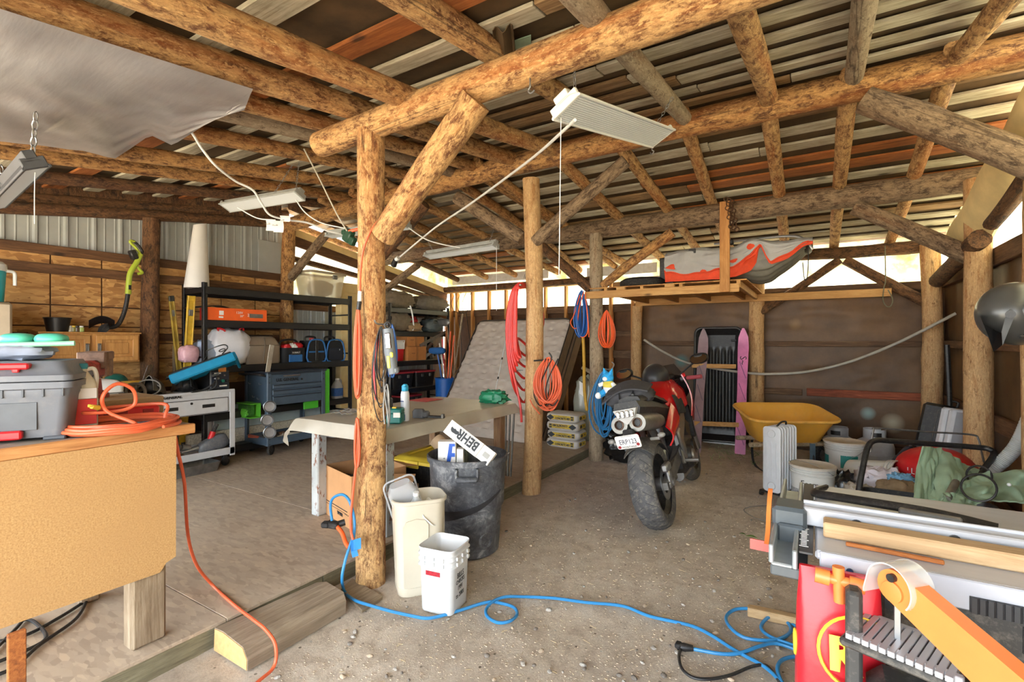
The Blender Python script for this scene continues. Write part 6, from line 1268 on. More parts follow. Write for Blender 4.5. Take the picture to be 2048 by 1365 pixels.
for z in (-.015, -.205): part('piping', plain('dark_piping', (58, 48, 40), .7), t, lambda q: q.tube([mm @ p_ for p_ in rr(MW, ML, .12, z, 6, MW / 2, ML / 2)], .01, 8, closed=True))
t = thing('box_spring', 'brown box spring leaning behind the mattress', 'box spring', A0 - az_ * .23 + ax_ * .04)
part('body', sd_, t, lambda q: q.loft([[mm @ p_ for p_ in rr(MW, ML, .06, z, 4, MW / 2, ML / 2)] for z in (-.0, -.2)])); part('piping', plain('dark_piping', (58, 48, 40), .7), t, lambda q: q.tube([mm @ p_ for p_ in rr(MW, ML, .06, -.004, 4, MW / 2, ML / 2)], .008, 8, closed=True))
a, c_ = onz(985, 800, .9), ony(1016, 660, 6.6); a = ony(990, 786, 5.86)
t = thing('extension_pole', 'thin white telescoping pole leaning against the mattress', 'pole', a); part('pole', M['white'], t, lambda q: q.tube([V3((0, 0, 0)), c_ - a], .006, 8))
for f in (.2, .5): part('collar', M['black'], t, lambda q: q.tube([(c_ - a) * f, (c_ - a) * (f + .03)], .012, 8))
# ---- concrete bags
bagm = plain('concrete_sack_paper', (206, 202, 196), .8, var=.06, sc=8, dirt=.25, bump=.15); yb = plain('yellow_band', (214, 184, 62), .6, var=.08)
for k in range(4):
    flip = k == 2
    t = thing('concrete_bag', '%s sack in the concrete mix stack by the grey post%s' % (('lowest', 'second lowest', 'third lowest', 'topmost')[k], ', printed upside down' if flip else ''), 'bag', (-2.79 + .012 * (k % 2) - .01 * (k == 3), 5.875, DZ + .112 * k), .02 * (k % 3 - 1), 'sacks of concrete mix by the grey post')
    def bf(q):
        q.loft([[V3((p_.x * (1 + .012 * noise.noise(V3((p_.y * 14, z * 30, k)))), p_.y, z + .006 * noise.noise(V3((p_.x * 8, p_.y * 8, k)))))for p_ in rr(w_, d_, .05, 0, 4)] for w_, d_, z in ((.40, .25, 0), (.445, .29, .02), (.46, .31, .056), (.445, .29, .094), (.40, .24, .11))])
    part('sack', bagm, t, bf)
    S = -1 if flip else 1; fy = lambda x, z, o=0: fm((x, -.1565 - o, .056 + z), (S, 0, 0), (0, 0, S))
    part('band', yb, t, lambda q: q.box((0, -.154, .056), (.36, .006, .056), .001), False)
    part('emblem', blk, t, lambda q: q.prism([(-.055, 0), (0, -.036), (.055, 0), (0, .036)], .004, fy(-.155 * S, 0)), False)
    text('CONCRETE MIX', .036, blk, t, fy(.02 * S, -.01 * S, .001), sx=.82, bold=.002); text('HIGH-STRENGTH', .018, blk, t, fy(.02 * S, .016 * S, .001), sx=.95)
    part('weight_box', blk, t, lambda q: q.box((.155 * S, -.157, .056), (.035, .003, .05)), False); text('80', .024, yb, t, fy(.155 * S, 0, .003))
    part('end_band', yb, t, lambda q: q.box((.231, .0, .056), (.006, .18, .05), .001), False); part('end_emblem', blk, t, lambda q: q.prism([(-.035, 0), (0, -.025), (.035, 0), (0, .025)], .003, FX((.2335, -.06, .056))), False); text('MIX', .026, blk, t, FX((.236, .03, .056)))
t = bag('wrapped_roll', 'grey plastic wrapped bundle standing behind the concrete sacks', (-2.72, 6.35, DZ), (.16, .12, .46), 33, glassy('cloudy_wrap', (150, 150, 138), .85, .2), .1, .25, 'bundle')
part('paper_label', M['paper'], t, lambda q: q.solid(lambda u, v: (-.02 + .05 * u, -.15 - .02 * v, .66 + .18 * v - .03 * u), 3, 4, .003))
bag('black_bag', 'black trash bag on the dirt behind the motorcycle by the grey post', (-2.02, 6.0, .0), (.24, .2, .2), 41, plain('shiny_black_film', (22, 22, 24), .22, bump=.6, sc=7), .18, .4, 'trash bag')
box_thing('dark_crate', 'dark crate behind the yellow strap at the back wall', 'crate', (-2.45, 7.0, DZ), (.6, .4, .75), plain('dark_crate', (38, 32, 30), .7), .1)
tag(part('grey_plank', M['grey_y'], None, lambda q: q.box((-2.62, 6.75, .95), (.7, .06, .05), .01, Matrix.Rotation(.5, 3, 'Y') @ Matrix.Rotation(.2, 3, 'Z')), False), 'grey plank end slanting behind the yellow strap', 'plank')
tag(part('wood_board', M['old_z'], None, lambda q: q.box((-3.1, 7.6, 1.26), (.14, .02, 2.28), .003), False), 'upright board against the back wall left of the grey post', 'board')
# ---- rear left rack and its load
rack('black steel rack at the left wall in the rear corner', -6.34, -5.86, 5.7, 7.2, 2.12, (2.05, 1.66, 1.16, .7, .3))
tp_ = plain('taupe_canvas', (124, 112, 94), .85, var=.15, bump=.4)
def bz(nm, lab, y, z, r, seed, mat, x=-6.05, cat='bag', rz=0, **k): return bag(nm, lab, (x, y, z), r, seed, mat, .14, .3, cat, rz, **k)
bz('sleeping_bag', 'taupe sleeping bag at the front of the rear rack top shelf', 6.02, 2.055, (.2, .36, .15), 51, tp_); bz('sleeping_bag', 'grey sleeping bag at the far end of the rear rack top shelf', 6.85, 2.055, (.2, .42, .14), 52, plain('grey_canvas', (110, 104, 94), .85, var=.15, bump=.4))
bz('canvas_bag', 'crumpled taupe canvas bag on the rear rack second shelf', 5.95, 1.665, (.2, .3, .17), 53, tp_, -6.0); bz('dry_bag', 'grey blue rolled dry bag on the rear rack second shelf', 6.85, 1.665, (.16, .22, .12), 54, plain('slate_dry_bag', (92, 104, 106), .5, var=.1, bump=.3), -5.97)
bz('tan_sack', 'small tan sack on the rear rack second shelf', 6.27, 1.665, (.12, .16, .08), 55, plain('tan_canvas', (160, 134, 100), .85, bump=.3), -5.9); bz('dark_roll', 'dark olive roll at the far end of the rear rack second shelf', 7.05, 1.78, (.14, .2, .1), 56, plain('dark_olive', (66, 60, 48), .8), -6.1)
for k, y in enumerate((6.12, 6.3, 6.48)): bz('red_roll', 'red padded roll, %s of three on the rear rack second shelf' % ('nearest', 'middle', 'farthest')[k], y, 1.78, (.1, .1, .08), 60 + k, M['red'], -6.12, 'roll', group='red rolls on the rear rack')
tag(part('white_strap', M['white'], None, lambda q: q.tube(spline([(-5.83, 6.15, 2.1), (-5.8, 6.17, 1.95), (-5.8, 6.2, 1.75), (-5.8, 6.18, 1.68)], 5), .012, 6, flat=.4)), 'white strap hanging from the rear rack top shelf', 'strap')
t = thing('picnic_cooler', 'white and red picnic cooler on the rear rack third shelf', 'cooler', (-6.05, 5.95, 1.165)); part('body', M['red'], t, lambda q: q.loft([rr(.26, .28, .03, 0), rr(.28, .3, .03, .2)])); part('lid', M['white'], t, lambda q: q.loft([rr(.3, .32, .03, .2), rr(.3, .32, .03, .3), rr(.26, .28, .04, .33)])); part('handle', M['white'], t, lambda q: q.tube([(.15, -.12, .25), (.17, -.12, .34), (.17, .12, .34), (.15, .12, .25)], .01, 6))
for k, (y, z, d) in enumerate(((6.38, 1.165, (.3, .46, .24)), (6.36, 1.41, (.28, .42, .21)))): t = box_thing('cardboard_box', '%s of two stacked cardboard boxes on the rear rack' % ('lower', 'upper')[k], 'box', (-6.03, y, z), d, plain('kraft_box', (196, 132, 76), .8, var=.06), 0, .003, 'stacked boxes on the rear rack'); part('tape', plain('tan_tape', (172, 116, 66), .4), t, lambda q: q.box((d[0] / 2 + .001, 0, d[2] / 2), (.002, .05, d[2])), False); text('===', .05, M['ink'], t, FX((d[0] / 2 + .003, -.1, d[2] * .5)))
t = thing('tool_heap', 'jumble of small tools and parts at the far end of the rear rack third shelf', 'tool', (-6.0, 6.95, 1.165))
for k in range(9): part('tool', (M['steel'], M['white'], M['black'], vs)[k % 4], t, lambda q: q.tube([(rs.uniform(-.15, .1), rs.uniform(-.25, .2), rs.uniform(.02, .1)), (rs.uniform(-.1, .15), rs.uniform(-.2, .25), rs.uniform(.05, .35))], rs.uniform(.012, .035), 8))
tag(part('metal_bar', M['steel'], None, lambda q: q.box((-5.83, 6.75, 1.55), (.03, .75, .05), .004, Matrix.Rotation(.35, 3, 'X')), False), 'steel bar slanting up across the rear rack', 'bar')
for k, (y, z) in enumerate(((6.0, .705), (6.55, .705), (6.2, .305))):
    t = thing('tool_crate', 'black crate with a red lid, %s on the rear rack' % ('near one on the fourth shelf', 'far one on the fourth shelf', 'lowest')[k], 'crate', (-6.04, y, z), 0, 'red lidded crates on the rear rack')
    part('body', M['black'], t, lambda q: q.loft([rr(.38, .44, .03, 0), rr(.42, .5, .03, .25)])); part('lid', plain('faded_red_lid', (170, 48, 62), .5), t, lambda q: q.loft([rr(.44, .52, .03, .25), rr(.44, .52, .03, .275)])); part('latch', M['dsteel'], t, lambda q: q.box((.215, .1, .2), (.02, .05, .05), .004), False); part('latch', M['dsteel'], t, lambda q: q.box((.215, -.1, .2), (.02, .05, .05), .004), False)
# ---- long handled tools in a blue bin
BX, BY = onz(890, 862, DZ).xy; BX, BY = -5.45, 6.62
t = thing('blue_bin', 'tall blue bin holding long handled tools in the rear corner', 'bin', (BX, BY, DZ)); part('body', M['blue_d'], t, lambda q: q.lathe([(.15, 0), (.18, .74), (.17, .74), (.14, .02)], 24)); part('rim', M['blue_d'], t, lambda q: q.torus((0, 0, .74), .18, .012))
def stick(nm, lab, top, bot, r, mat, head=None, cat='tool'):
    top, bot = V3(top), V3(bot); t = thing(nm, lab, cat, bot); part('handle', mat, t, lambda q: q.tube([V3((0, 0, 0)), top - bot], r, 8))
    if head: part('head', head[0], t, lambda q: head[1](q, top - bot))
    return t
stick('snow_brush', 'blue headed broom standing in the blue bin', ony(874, 702, 6.5), (BX + .05, BY, .3), .014, plain('blue_handle', (40, 90, 170), .4), (plain('blue_bristle', (36, 96, 160), .8, bump=.6, sc=40), lambda q, d: q.blob(d, (.17, .07, .06), 3, .08, 3, 24, 10, .7)), 'broom')
for k, (x, mt, lb) in enumerate(((893, M['brd_o'], 'orange handled tool nearest the mattress'), (901, M['orange_d'], 'bright orange handle'), (908, M['orange_d'], 'orange handle farthest right'), (884, M['red'], 'red handle'), (879, M['white'], 'pale handle'))): stick('long_tool', lb + ' in the blue bin', ony(x, 655 + 8 * k, 6.7), (BX + .03 * (k - 2), BY + .05, .25), .013, mt)
dk_ = plain('dark_iron', (46, 40, 36), .5, .5)
pf0 = ony(925, 628, 6.95); t = thing('pitchfork', 'pitchfork standing tines up in the rear corner', 'pitchfork', (pf0.x - .05, 6.6, DZ)); oo = t.location
part('handle', M['greylog'], t, lambda q: q.tube([V3((0, 0, 0)), pf0 - oo], .016, 8)); part('tine', dk_, t, lambda q: [q.tube([p_ - oo for p_ in spline([pf0, ony(908 + 9 * k, 622, 6.95), ony(903 + 11 * k, 605, 6.93), ony(912 + 10 * k, 586, 6.85)], 5)], .005, 6) for k in range(4)])
sh0 = ony(893, 652, 6.9); stick('shovel', 'grey bladed shovel leaning beside the pitchfork', sh0, (BX + .2, BY + .15, DZ), .015, M['greylog'], (M['dsteel'], lambda q, d: q.blob(d + V3((-.08, 0, .06)), (.16, .03, .07), 2, .05, 2, 16, 8)), 'shovel')
for k, x in enumerate((915, 932)): cord('hanging_cable', ('black cable hanging at the rear studs left of the mattress', 'black cable hanging beside the pitchfork tines')[k], [ony(x, 625, 7.76), ony(x + 8, 690, 7.6), ony(x + 6, 730, 7.5), ony(x - 4, 745, 7.4)], .006, M['black'], 'cable')
# ---- motorcycle
bt_ = thing('motorcycle', 'red sport motorcycle leaning on its stand, seen from behind', 'motorcycle', (-1.04, 3.98, .0), 0, None, (0, -.235, .045)); bt_.scale = (1.1, 1.1, 1.1)
mred = plain('red_fairing', (190, 20, 26), .18, .0, var=.05); alu = plain('cast_aluminium', (150, 150, 150), .4, .8, var=.12, dirt=.15); tyre = plain('dusty_tyre', (84, 84, 86), .85, var=.2, sc=9, dirt=.5); eng = plain('engine_black', (48, 48, 50), .45, .4, var=.2, dirt=.15); mblk = plain('bike_black', (34, 34, 36), .5, var=.15, dirt=.1)
dkg = plain('dark_grey_guard', (78, 76, 74), .6, var=.15, dirt=.3)
RY = Matrix.Rotation(PI / 2, 4, 'Y')
def wheel(y, R, W, nm, rot_r, nd):
    Mx = Matrix.Translation((0, y, R)) @ RY
    w_ = part(nm, M['dsteel'], bt_, lambda q: q.cyl((-W * .5, y, R), (W * .5, y, R), .018), True)
    def prof(): 
        pr = []
        for i in range(13):
            a = -PI / 2 + PI * i / 12; pr.append((R - .055 * (1 - math.cos(a)) * 1.0, W / 2 * math.sin(a)))
        return [(R - .1, -W * .42)] + pr + [(R - .1, W * .42)]
    part('tyre', tyre, w_, lambda q: q.lathe(prof(), 48, Mx, False, False))
    part('rim', eng, w_, lambda q: q.lathe([(R - .1, -W * .42), (R - .085, -W * .38), (R - .12, -W * .2), (R - .12, W * .2), (R - .085, W * .38), (R - .1, W * .42)], 36, Mx, False, False))
    for k in range(5): a = 2 * PI * k / 5; part('spoke', eng, w_, lambda q: q.tube([Mx @ V3((.03 * math.cos(a), .03 * math.sin(a), 0)), Mx @ V3(((R - .11) * math.cos(a + .12), (R - .11) * math.sin(a + .12), 0))], [.03, .018], 8))
    part('hub', alu, w_, lambda q: q.lathe([(.045, -W * .45), (.05, W * .45)], 18, Mx))
    for s in rot_r: part('brake_disc', M['steel'], w_, lambda q: q.lathe([(.07, s * (W * .5 + .0)), (nd, s * W * .5), (nd, s * (W * .5 + .005)), (.07, s * (W * .5 + .005))], 30, Mx, False, False))
    return w_
w1 = wheel(0, .315, .185, 'rear_wheel', (1,), .115); w2_ = wheel(1.43, .30, .125, 'front_wheel', (-1, 1), .15)
gro = MB()
for i in range(26):
    for s in (-1, 1):
        a0_ = 2 * PI * (i + .5 * (s > 0)) / 26; P_ = []
        for f in (.1, .3, .5, .7):
            th = s * PI / 2 * f; r_ = .315 + .001 - .055 * (1 - math.cos(th)); an_ = a0_ + .3 * f; P_.append(V3((.0925 * math.sin(th), r_ * math.cos(an_), .315 + r_ * math.sin(an_))))
        gro.tube(P_, .0016, 4)
g_ = gro.build('tread_groove', plain('tread_black', (60, 60, 61), .9), w1, False); g_['kind'] = 'stuff'
def bp_(nm, mt, fn, sm=True, lab=None): o_ = part(nm, mt, bt_, fn, sm); 
def bq(nm, mt, fn, sm=True): return part(nm, mt, bt_, fn, sm)
for s in (-1, 1): bq('swingarm', plain('swingarm_grey', (112, 110, 108), .5, .4, var=.15, dirt=.3), lambda q: q.loft([[V3((s * .115 + dx, y_, z_ + dz)) for dx, dz in ((-.018, -h_), (.018, -h_), (.018, h_), (-.018, h_))] for y_, z_, h_ in ((-.09, .31, .025), (.0, .32, .045), (.25, .37, .05), (.5, .43, .06))]), False)
bq('rear_caliper', alu, lambda q: (q.box((.128, .0, .43), (.05, .13, .06), .012), q.box((.14, -.02, .36), (.03, .06, .1), .01), q.box((.14, .02, .31), (.02, .16, .05), .01)))
bq('axle_nut', M['steel'], lambda q: q.cyl((.13, 0, .315), (.16, 0, .315), .022, n=8)); bq('axle_nut', M['steel'], lambda q: q.cyl((-.13, 0, .315), (-.16, 0, .315), .022, n=8))
bq('brake_hose', M['black'], lambda q: q.tube(spline([(.14, .05, .45), (.16, .25, .47), (.15, .45, .5)], 6), .007, 6))
bq('hugger', dkg, lambda q: q.solid(lambda u, v: ((-.11 + .22 * u), .345 * math.cos(.75 + 1.35 * v) , .315 + .345 * math.sin(.75 + 1.35 * v) - .05 * (2 * u - 1) ** 2 * 1.2), 12, 14, .006))
bq('engine', eng, lambda q: (q.box((0, .72, .40), (.36, .42, .3), .05), q.box((0, .86, .58), (.34, .24, .2), .04, Matrix.Rotation(-.4, 3, 'X')), q.cyl((.17, .62, .38), (.21, .62, .38), .1, .085, 20), q.cyl((.17, .82, .42), (.2, .82, .42), .07, .06, 18)))
bq('engine_cover', alu, lambda q: (q.cyl((.19, .62, .38), (.225, .62, .38), .065, .05, 20), q.box((.17, .5, .5), (.03, .1, .26), .012, Matrix.Rotation(.3, 3, 'X'))))
for s in (-1, 1): bq('frame_spar', alu, lambda q: q.loft([[V3((s * .17 * k_ + dx, y_, z_ + dz)) for dx, dz in ((-.02, -h_), (.02, -h_), (.02, h_), (-.02, h_))] for y_, z_, h_, k_ in ((.5, .5, .09, .8), (.7, .74, .06, 1.05), (1.05, .86, .06, .7))]), True)
bq('rear_shock', M['steel'], lambda q: q.tube([(.03, .38, .36), (.02, .46, .66)], .035, 12)); bq('chain_guard', mblk, lambda q: q.box((-.12, .25, .43), (.02, .5, .04), .006, Matrix.Rotation(.2, 3, 'X')))
bq('exhaust_pipe', M['dsteel'], lambda q: (q.tube(spline([(.06, 1.0, .5), (.06, 1.04, .28), (.04, .85, .2), (.03, .5, .26), (.02, .4, .5), (.0, .33, .68)], 6), .03, 12)))
mf = plain('brushed_muffler', (134, 132, 126), .42, .6, var=.15)
for s in (-1, 1):
    a, c_ = V3((.0 + s * .066, -.24, .80)), V3((.02 + s * .07, .26, .74)); d_ = (c_ - a); Mx = Matrix.Translation(a) @ d_.to_track_quat('Z', 'Y').to_matrix().to_4x4(); L = d_.length
    m_ = bq('muffler', mf, lambda q: q.lathe([(.058, .03), (.062, .05), (.066, L * .75), (.05, L)], 26, Mx)); part('end_ring', mf, m_, lambda q: q.lathe([(.036, .0), (.06, .0), (.066, .02), (.064, .05), (.04, .03), (.026, .012)], 26, Mx, False, False)); part('tip', vs, m_, lambda q: q.lathe([(.03, -.012), (.034, -.01), (.034, .03), (.025, .02), (.025, -.01)], 20, Mx, False, False)); part('bore', M['black'], m_, lambda q: q.lathe([(.001, .012), (.03, .012)], 18, Mx, False, False))
bq('tail_lamp', glassy('clear_lens', (230, 230, 228), .55, .1), lambda q: q.loft([[V3((x_, -.255 + dy, z_ + .005)) for x_, z_ in ((-.085, .9), (.085, .9), (.06, .84), (0, .79), (-.06, .84))] for dy in (0, .1)], True, True), False); bq('lamp_reflector', M['chrome'], lambda q: [q.box((x_, -.265, .872), (.026, .014, .05), .005) for x_ in (-.05, -.017, .017, .05)] and None)
bq('tail_unit', mblk, lambda q: q.loft([[V3((x_ * w_, y_, z_ + dz_)) for x_, dz_ in ((-1, 0), (-.8, .05), (.8, .05), (1, 0), (.7, -.08), (-.7, -.08))] for y_, z_, w_ in ((-.2, .9, .1), (.1, .86, .14), (.45, .8, .15), (.7, .78, .13))]))
bq('seat', M['black'], lambda q: q.loft([[V3((x_ * w_, y_, z_ + dz_)) for x_, dz_ in ((-1, 0), (-.8, .04), (0, .055), (.8, .04), (1, 0), (0, -.03))] for y_, z_, w_ in ((-.1, .93, .09), (.15, .93, .13), (.4, .86, .15), (.72, .83, .12))]))
bq('tank', mred, lambda q: q.loft([[V3((x_ * w_, y_ , z_ + dz_ * h_)) for x_, dz_ in ((-1, 0), (-.95, .5), (-.6, .92), (0, 1), (.6, .92), (.95, .5), (1, 0), (.7, -.3), (-.7, -.3))] for y_, z_, w_, h_ in ((.42, .76, .1, .08), (.5, .76, .16, .19), (.66, .76, .2, .27), (.9, .78, .215, .26), (1.08, .81, .18, .2), (1.14, .83, .1, .1))]))
for s in (-1, 1):
    bq('knee_pad', M['rubber'], lambda q: q.solid(lambda u, v: (s * (.192 + .018 * u - .02 * v * v), .55 + .2 * u, .74 + .16 * v - .02 * u), 6, 6, .006)); bq('tail_fairing', mred, lambda q: q.solid(lambda u, v: (s * (.155 + .04 * math.sin(PI * v)), .16 + .34 * u, .55 + (.15 + .08 * u) * v + .06 * u), 8, 6, .012)); bq('side_fairing', mred, lambda q: q.solid(lambda u, v: (s * (.2 + .04 * math.sin(PI * v) - .05 * u), 1.0 + .32 * u, .66 + .38 * v - .08 * u + .06 * u * v), 8, 8, .01))
    bq('front_fork', alu, lambda q: (q.tube([(s * .105, 1.43, .30), (s * .105, 1.30, .62)], .028, 12), q.tube([(s * .105, 1.30, .62), (s * .105, 1.14, .98)], .022, 12))); bq('footpeg', M['dsteel'], lambda q: (q.tube([(s * .17, .44, .38), (s * .28, .44, .37)], .014, 8), q.tube([(s * .15, .5, .5), (s * .17, .42, .36)], .014, 8))); bq('indicator', plain('indicator_grey', (150, 148, 144), .35), lambda q: (q.tube([(s * .1, -.12, .66), (s * .17, -.14, .66)], .011, 8), q.ball((s * .185, -.14, .68), (.028, .024, .018))))
    bq('grip', plain('faded_red_grip', (150, 62, 70), .6, var=.1), lambda q: q.tube([(s * .24, 1.02, 1.0), (s * .37, .97, .99)], .019, 12)); bq('bar', M['black'], lambda q: q.tube([(0, 1.08, .97), (s * .15, 1.07, 1.0), (s * .26, 1.01, 1.0)], .012, 8)); bq('lever_block', M['black'], lambda q: (q.box((s * .2, 1.05, 1.0), (.07, .05, .05), .012), q.tube([(s * .2, 1.09, 1.0), (s * .36, 1.05, .99)], .006, 6)))
    mi = bq('mirror', M['black'], lambda q: (q.blob((s * .36, 1.16, 1.15), (.085, .035, .05), 2, .02, 2, 20, 12, .8), q.tube(spline([(s * .16, 1.16, 1.04), (s * .26, 1.17, 1.1), (s * .33, 1.17, 1.13)], 5), .009, 8))); part('glass', M['chrome'], mi, lambda q: q.loft([[V3((s * .36 + .074 * math.cos(a_) , 1.122 - .003 * k_ + .45 * .041 * math.sin(a_), 1.15 + .041 * math.sin(a_))) for a_ in [2 * PI * i / 20 for i in range(20)]] for k_ in (0, 1)]))
bq('switch', M['red'], lambda q: q.cyl((.215, 1.03, 1.02), (.215, 1.02, 1.045), .014)); bq('front_guard', mred, lambda q: q.solid(lambda u, v: (-.07 + .14 * u, 1.43 + .33 * math.cos(.9 + 1.6 * v), .30 + .33 * math.sin(.9 + 1.6 * v) - .03 * (2 * u - 1) ** 2), 8, 12, .006))
bq('screen', glassy('smoked_screen', (60, 54, 48), .4, .1), lambda q: q.solid(lambda u, v: (.2 * math.cos(PI * (1 - u)) * (1 - .3 * v), 1.2 + .12 * math.sin(PI * u) - .12 * v, 1.0 + .15 * v), 14, 8, .004)); bq('dash', M['black'], lambda q: q.box((0, 1.16, 1.03), (.22, .1, .06), .02)); bq('headlamp_cowl', mblk, lambda q: q.blob((0, 1.3, .92), (.19, .14, .13), 3, .04, 2, 20, 12, .8)); bq('radiator', mblk, lambda q: q.box((0, 1.16, .6), (.34, .04, .3), .01)); bq('side_stand', M['dsteel'], lambda q: (q.tube([(-.14, .55, .3), (-.30, .48, .075)], .014, 8), q.box((-.3, .48, .07), (.08, .05, .012), .004)))
bq('belly_pipe', alu, lambda q: q.tube([(.06, .95, .22), (.07, .55, .24)], .045, 12))
pl_ = bq('number_plate', M['paper'], lambda q: q.loft([[V3((p_.x, -.335 + dy - .35 * (p_.y), .69 + p_.y)) for p_ in rr(.17, .095, .014)] for dy in (0, .003)]), False)
PM = lambda x, z, o=.0006: frame_m((x, -.3355 - .35 * z - o, .69 + z), (1, 0, 0), (0, -.35, 1))
text('ERP123', .052, plain('plate_blue', (60, 62, 84), .5), pl_, PM(0, .0), sx=.78); text('MONTANA', .02, M['ink'], pl_, PM(.0, -.037)); text('* * * * * * *', .016, M['ink'], pl_, PM(0, .038))
for x_, z_ in ((-.068, -.032), (.064, -.024)): part('plate_sticker', plain('plate_red', (150, 40, 44), .5), pl_, lambda q: q.prism([(.012 * math.cos(k * PI / 4), .012 * math.sin(k * PI / 4)) for k in range(8)], .001, PM(x_, z_)), False)
bq('plate_bracket', mblk, lambda q: (q.box((0, -.29, .72), (.08, .03, .1), .008, Matrix.Rotation(-.5, 3, 'X')), q.box((0, -.18, .74), (.06, .2, .03), .008)))
W_ = lambda p_: bt_.matrix_world @ V3(p_)
bpy.context.view_layer.update()
# rucksack strapped on the seat
rk = plain('charcoal_nylon', (66, 66, 70), .8, var=.15, bump=.3)
t = thing('backpack', 'charcoal rucksack strapped across the motorcycle seat', 'backpack', W_((-.05, .12, .925)), 0, None, (0, -.2, .1)); t.scale = (.76, .9, .9)
part('body', rk, t, lambda q: q.blob((0, 0, .055), (.26, .2, .095), 5, .1, 2.4, 34, 18, .7, fold=.15)); part('flap', rk, t, lambda q: q.solid(lambda u, v: (-.27 + .52 * u, -.2 + .3 * v, .09 + .07 * math.sin(PI * u) + .04 * v - .06 * (1 - u) * (1 - v)), 16, 8, .014))
for x_ in (-.06, .09): part('strap', M['black'], t, lambda q: q.tube(spline([(x_, -.1, .15), (x_, -.2, .09), (x_ + .01, -.235, .0), (x_ + .015, -.24, -.1)], 5), .014, 6, flat=.3))
part('buckle', M['black'], t, lambda q: q.box((.09, -.215, .07), (.035, .015, .045), .004))
# helmet on the tank
hp = W_((-.0, .86, 1.06))
t = thing('motorcycle_helmet', 'matt black full face helmet resting on the motorcycle tank', 'helmet', hp, 0, None, (.35, -.1, .2))
mh = plain('matt_black_shell', (40, 40, 42), .42, var=.1)
part('shell', mh, t, lambda q: q.ball((0, 0, .0), (.132, .152, .138), 30, None, 18)); part('neck_roll', M['black'], t, lambda q: q.torus((0, 0, -.105), .085, .03)); part('visor_line', M['black'], t, lambda q: q.torus((0, 0, -.02), .1335, .004, Matrix.Diagonal((1, 1.15, 1)).to_4x4(), n=36))
# soft toy on the hose
pt = W_((-.27, .28, 1.0)); t = thing('soft_toy', 'blue and white soft toy in a yellow shirt sitting by the rucksack', 'soft toy', pt, -.3)
pb = plain('blue_plush', (44, 156, 220), .9, bump=.2, sc=60); pw_ = plain('white_plush', (232, 236, 240), .9)
part('body', pw_, t, lambda q: q.ball((0, 0, .07), (.055, .045, .07))); part('shirt', plain('yellow_plush', (222, 204, 84), .9), t, lambda q: q.ball((0, -.003, .1), (.058, .048, .045))); part('head', pb, t, lambda q: q.ball((-.01, 0, .165), (.055, .05, .05)))
for s in (-1, 1): part('ear', pb, t, lambda q: q.tube([(s * .03 - .01, 0, .2), (s * .05 - .01, 0, .25)], [.024, .004], 8)); part('arm', pw_, t, lambda q: q.tube([(s * .05, -.01, .11), (s * .09, -.03, .09)], [.02, .018], 8)); part('leg', pb, t, lambda q: q.tube([(s * .03, -.01, .04), (s * .06, -.06, .0)], [.032, .028], 8)); part('foot', pw_, t, lambda q: q.ball((s * .065, -.07, .0), .03))
part('muzzle', pw_, t, lambda q: q.ball((-.01, -.045, .155), (.025, .02, .02)))
# ---- ski ladder and black sled at the back wall
def ski(lab, top, bot, mat, tipm):
    a, c_ = V3(bot), V3(top); L = (c_ - a).length; m_ = fm((0, 0, 0), X_, c_ - a).to_3x3().to_4x4()
    t = thing('ski', lab, 'ski', a); q = MB(); q.at(m_)
    q.loft([[V3((-w_, y_, -.008 + k_)), V3((w_, y_, -.008 + k_)), V3((w_, y_, .004 + k_)), V3((-w_, y_, .004 + k_))] for y_, w_, k_ in ((0, .062, 0), (.02, .066, 0), (L * .5, .058, 0), (L * .85, .07, .0), (L * .93, .062, .02), (L * .98, .03, .05), (L, .012, .06))]); q.build('ski', mat, t)
    q = MB(); q.at(m_)
    for y_ in (.25, .5, .75, 1.0): q.add([(-.05, y_, .005), (-.035, y_, .005), (.05, y_ - .2, .005), (.035, y_ - .2, .005)], [(0, 1, 2, 3)])
    s_ = MB(); s_.at(m_)
    for k_ in range(4): s_.tube([(-.045 + .005, .35 + .3 * k_, .0065), (.045, .12 + .3 * k_, .0065)], .005, 4)
    o_ = s_.build('stripe', tipm, t, False)
    text('S~', .12, M['ink'], t, m_ @ frame_m((0, L * .74, .0055), (0, -1, 0), (1, 0, 0))); return t
pk = plain('pink_ski', (206, 110, 160), .4, var=.25, sc=3); gk = plain('grey_pink_ski', (150, 124, 130), .45, var=.2, sc=4)
sL0, sL1, sR0, sR1 = onz(1391, 906, .0), ony(1381, 663, 7.5), onz(1480, 909, .0), ony(1469, 660, 7.52)
ski('grey pink ski forming the left rail of the ski ladder', sL1, sL0, gk, plain('ski_stripe', (96, 88, 110), .5)); ski('bright pink ski forming the right rail of the ski ladder', sR1, sR0, pk, plain('ski_stripe_2', (110, 60, 110), .5))
for k, (f, lb) in enumerate(((.69, 'upper'), (.22, 'lower'))):
    a, c_ = sL0.lerp(sL1, f), sR0.lerp(sR1, f + .01); tag(part('wooden_rung', M['lum_x'], None, lambda q: q.box((a + c_) / 2 + V3((0, -.0, 0)), ((c_ - a).length - .0, .03, .06), .004, Matrix.Rotation(math.atan2((c_ - a).y, (c_ - a).x), 3, 'Z')), False), lb + ' wooden rung joining the two skis', 'rung')
sk = plain('black_sled_plastic', (34, 34, 36), .38, var=.15, dirt=.06)
t = thing('utility_sled', 'black ribbed plastic sled standing upright behind the ski ladder', 'sled', (-1.17, 7.42, .1), 0, None, (-.13, 0, .09))
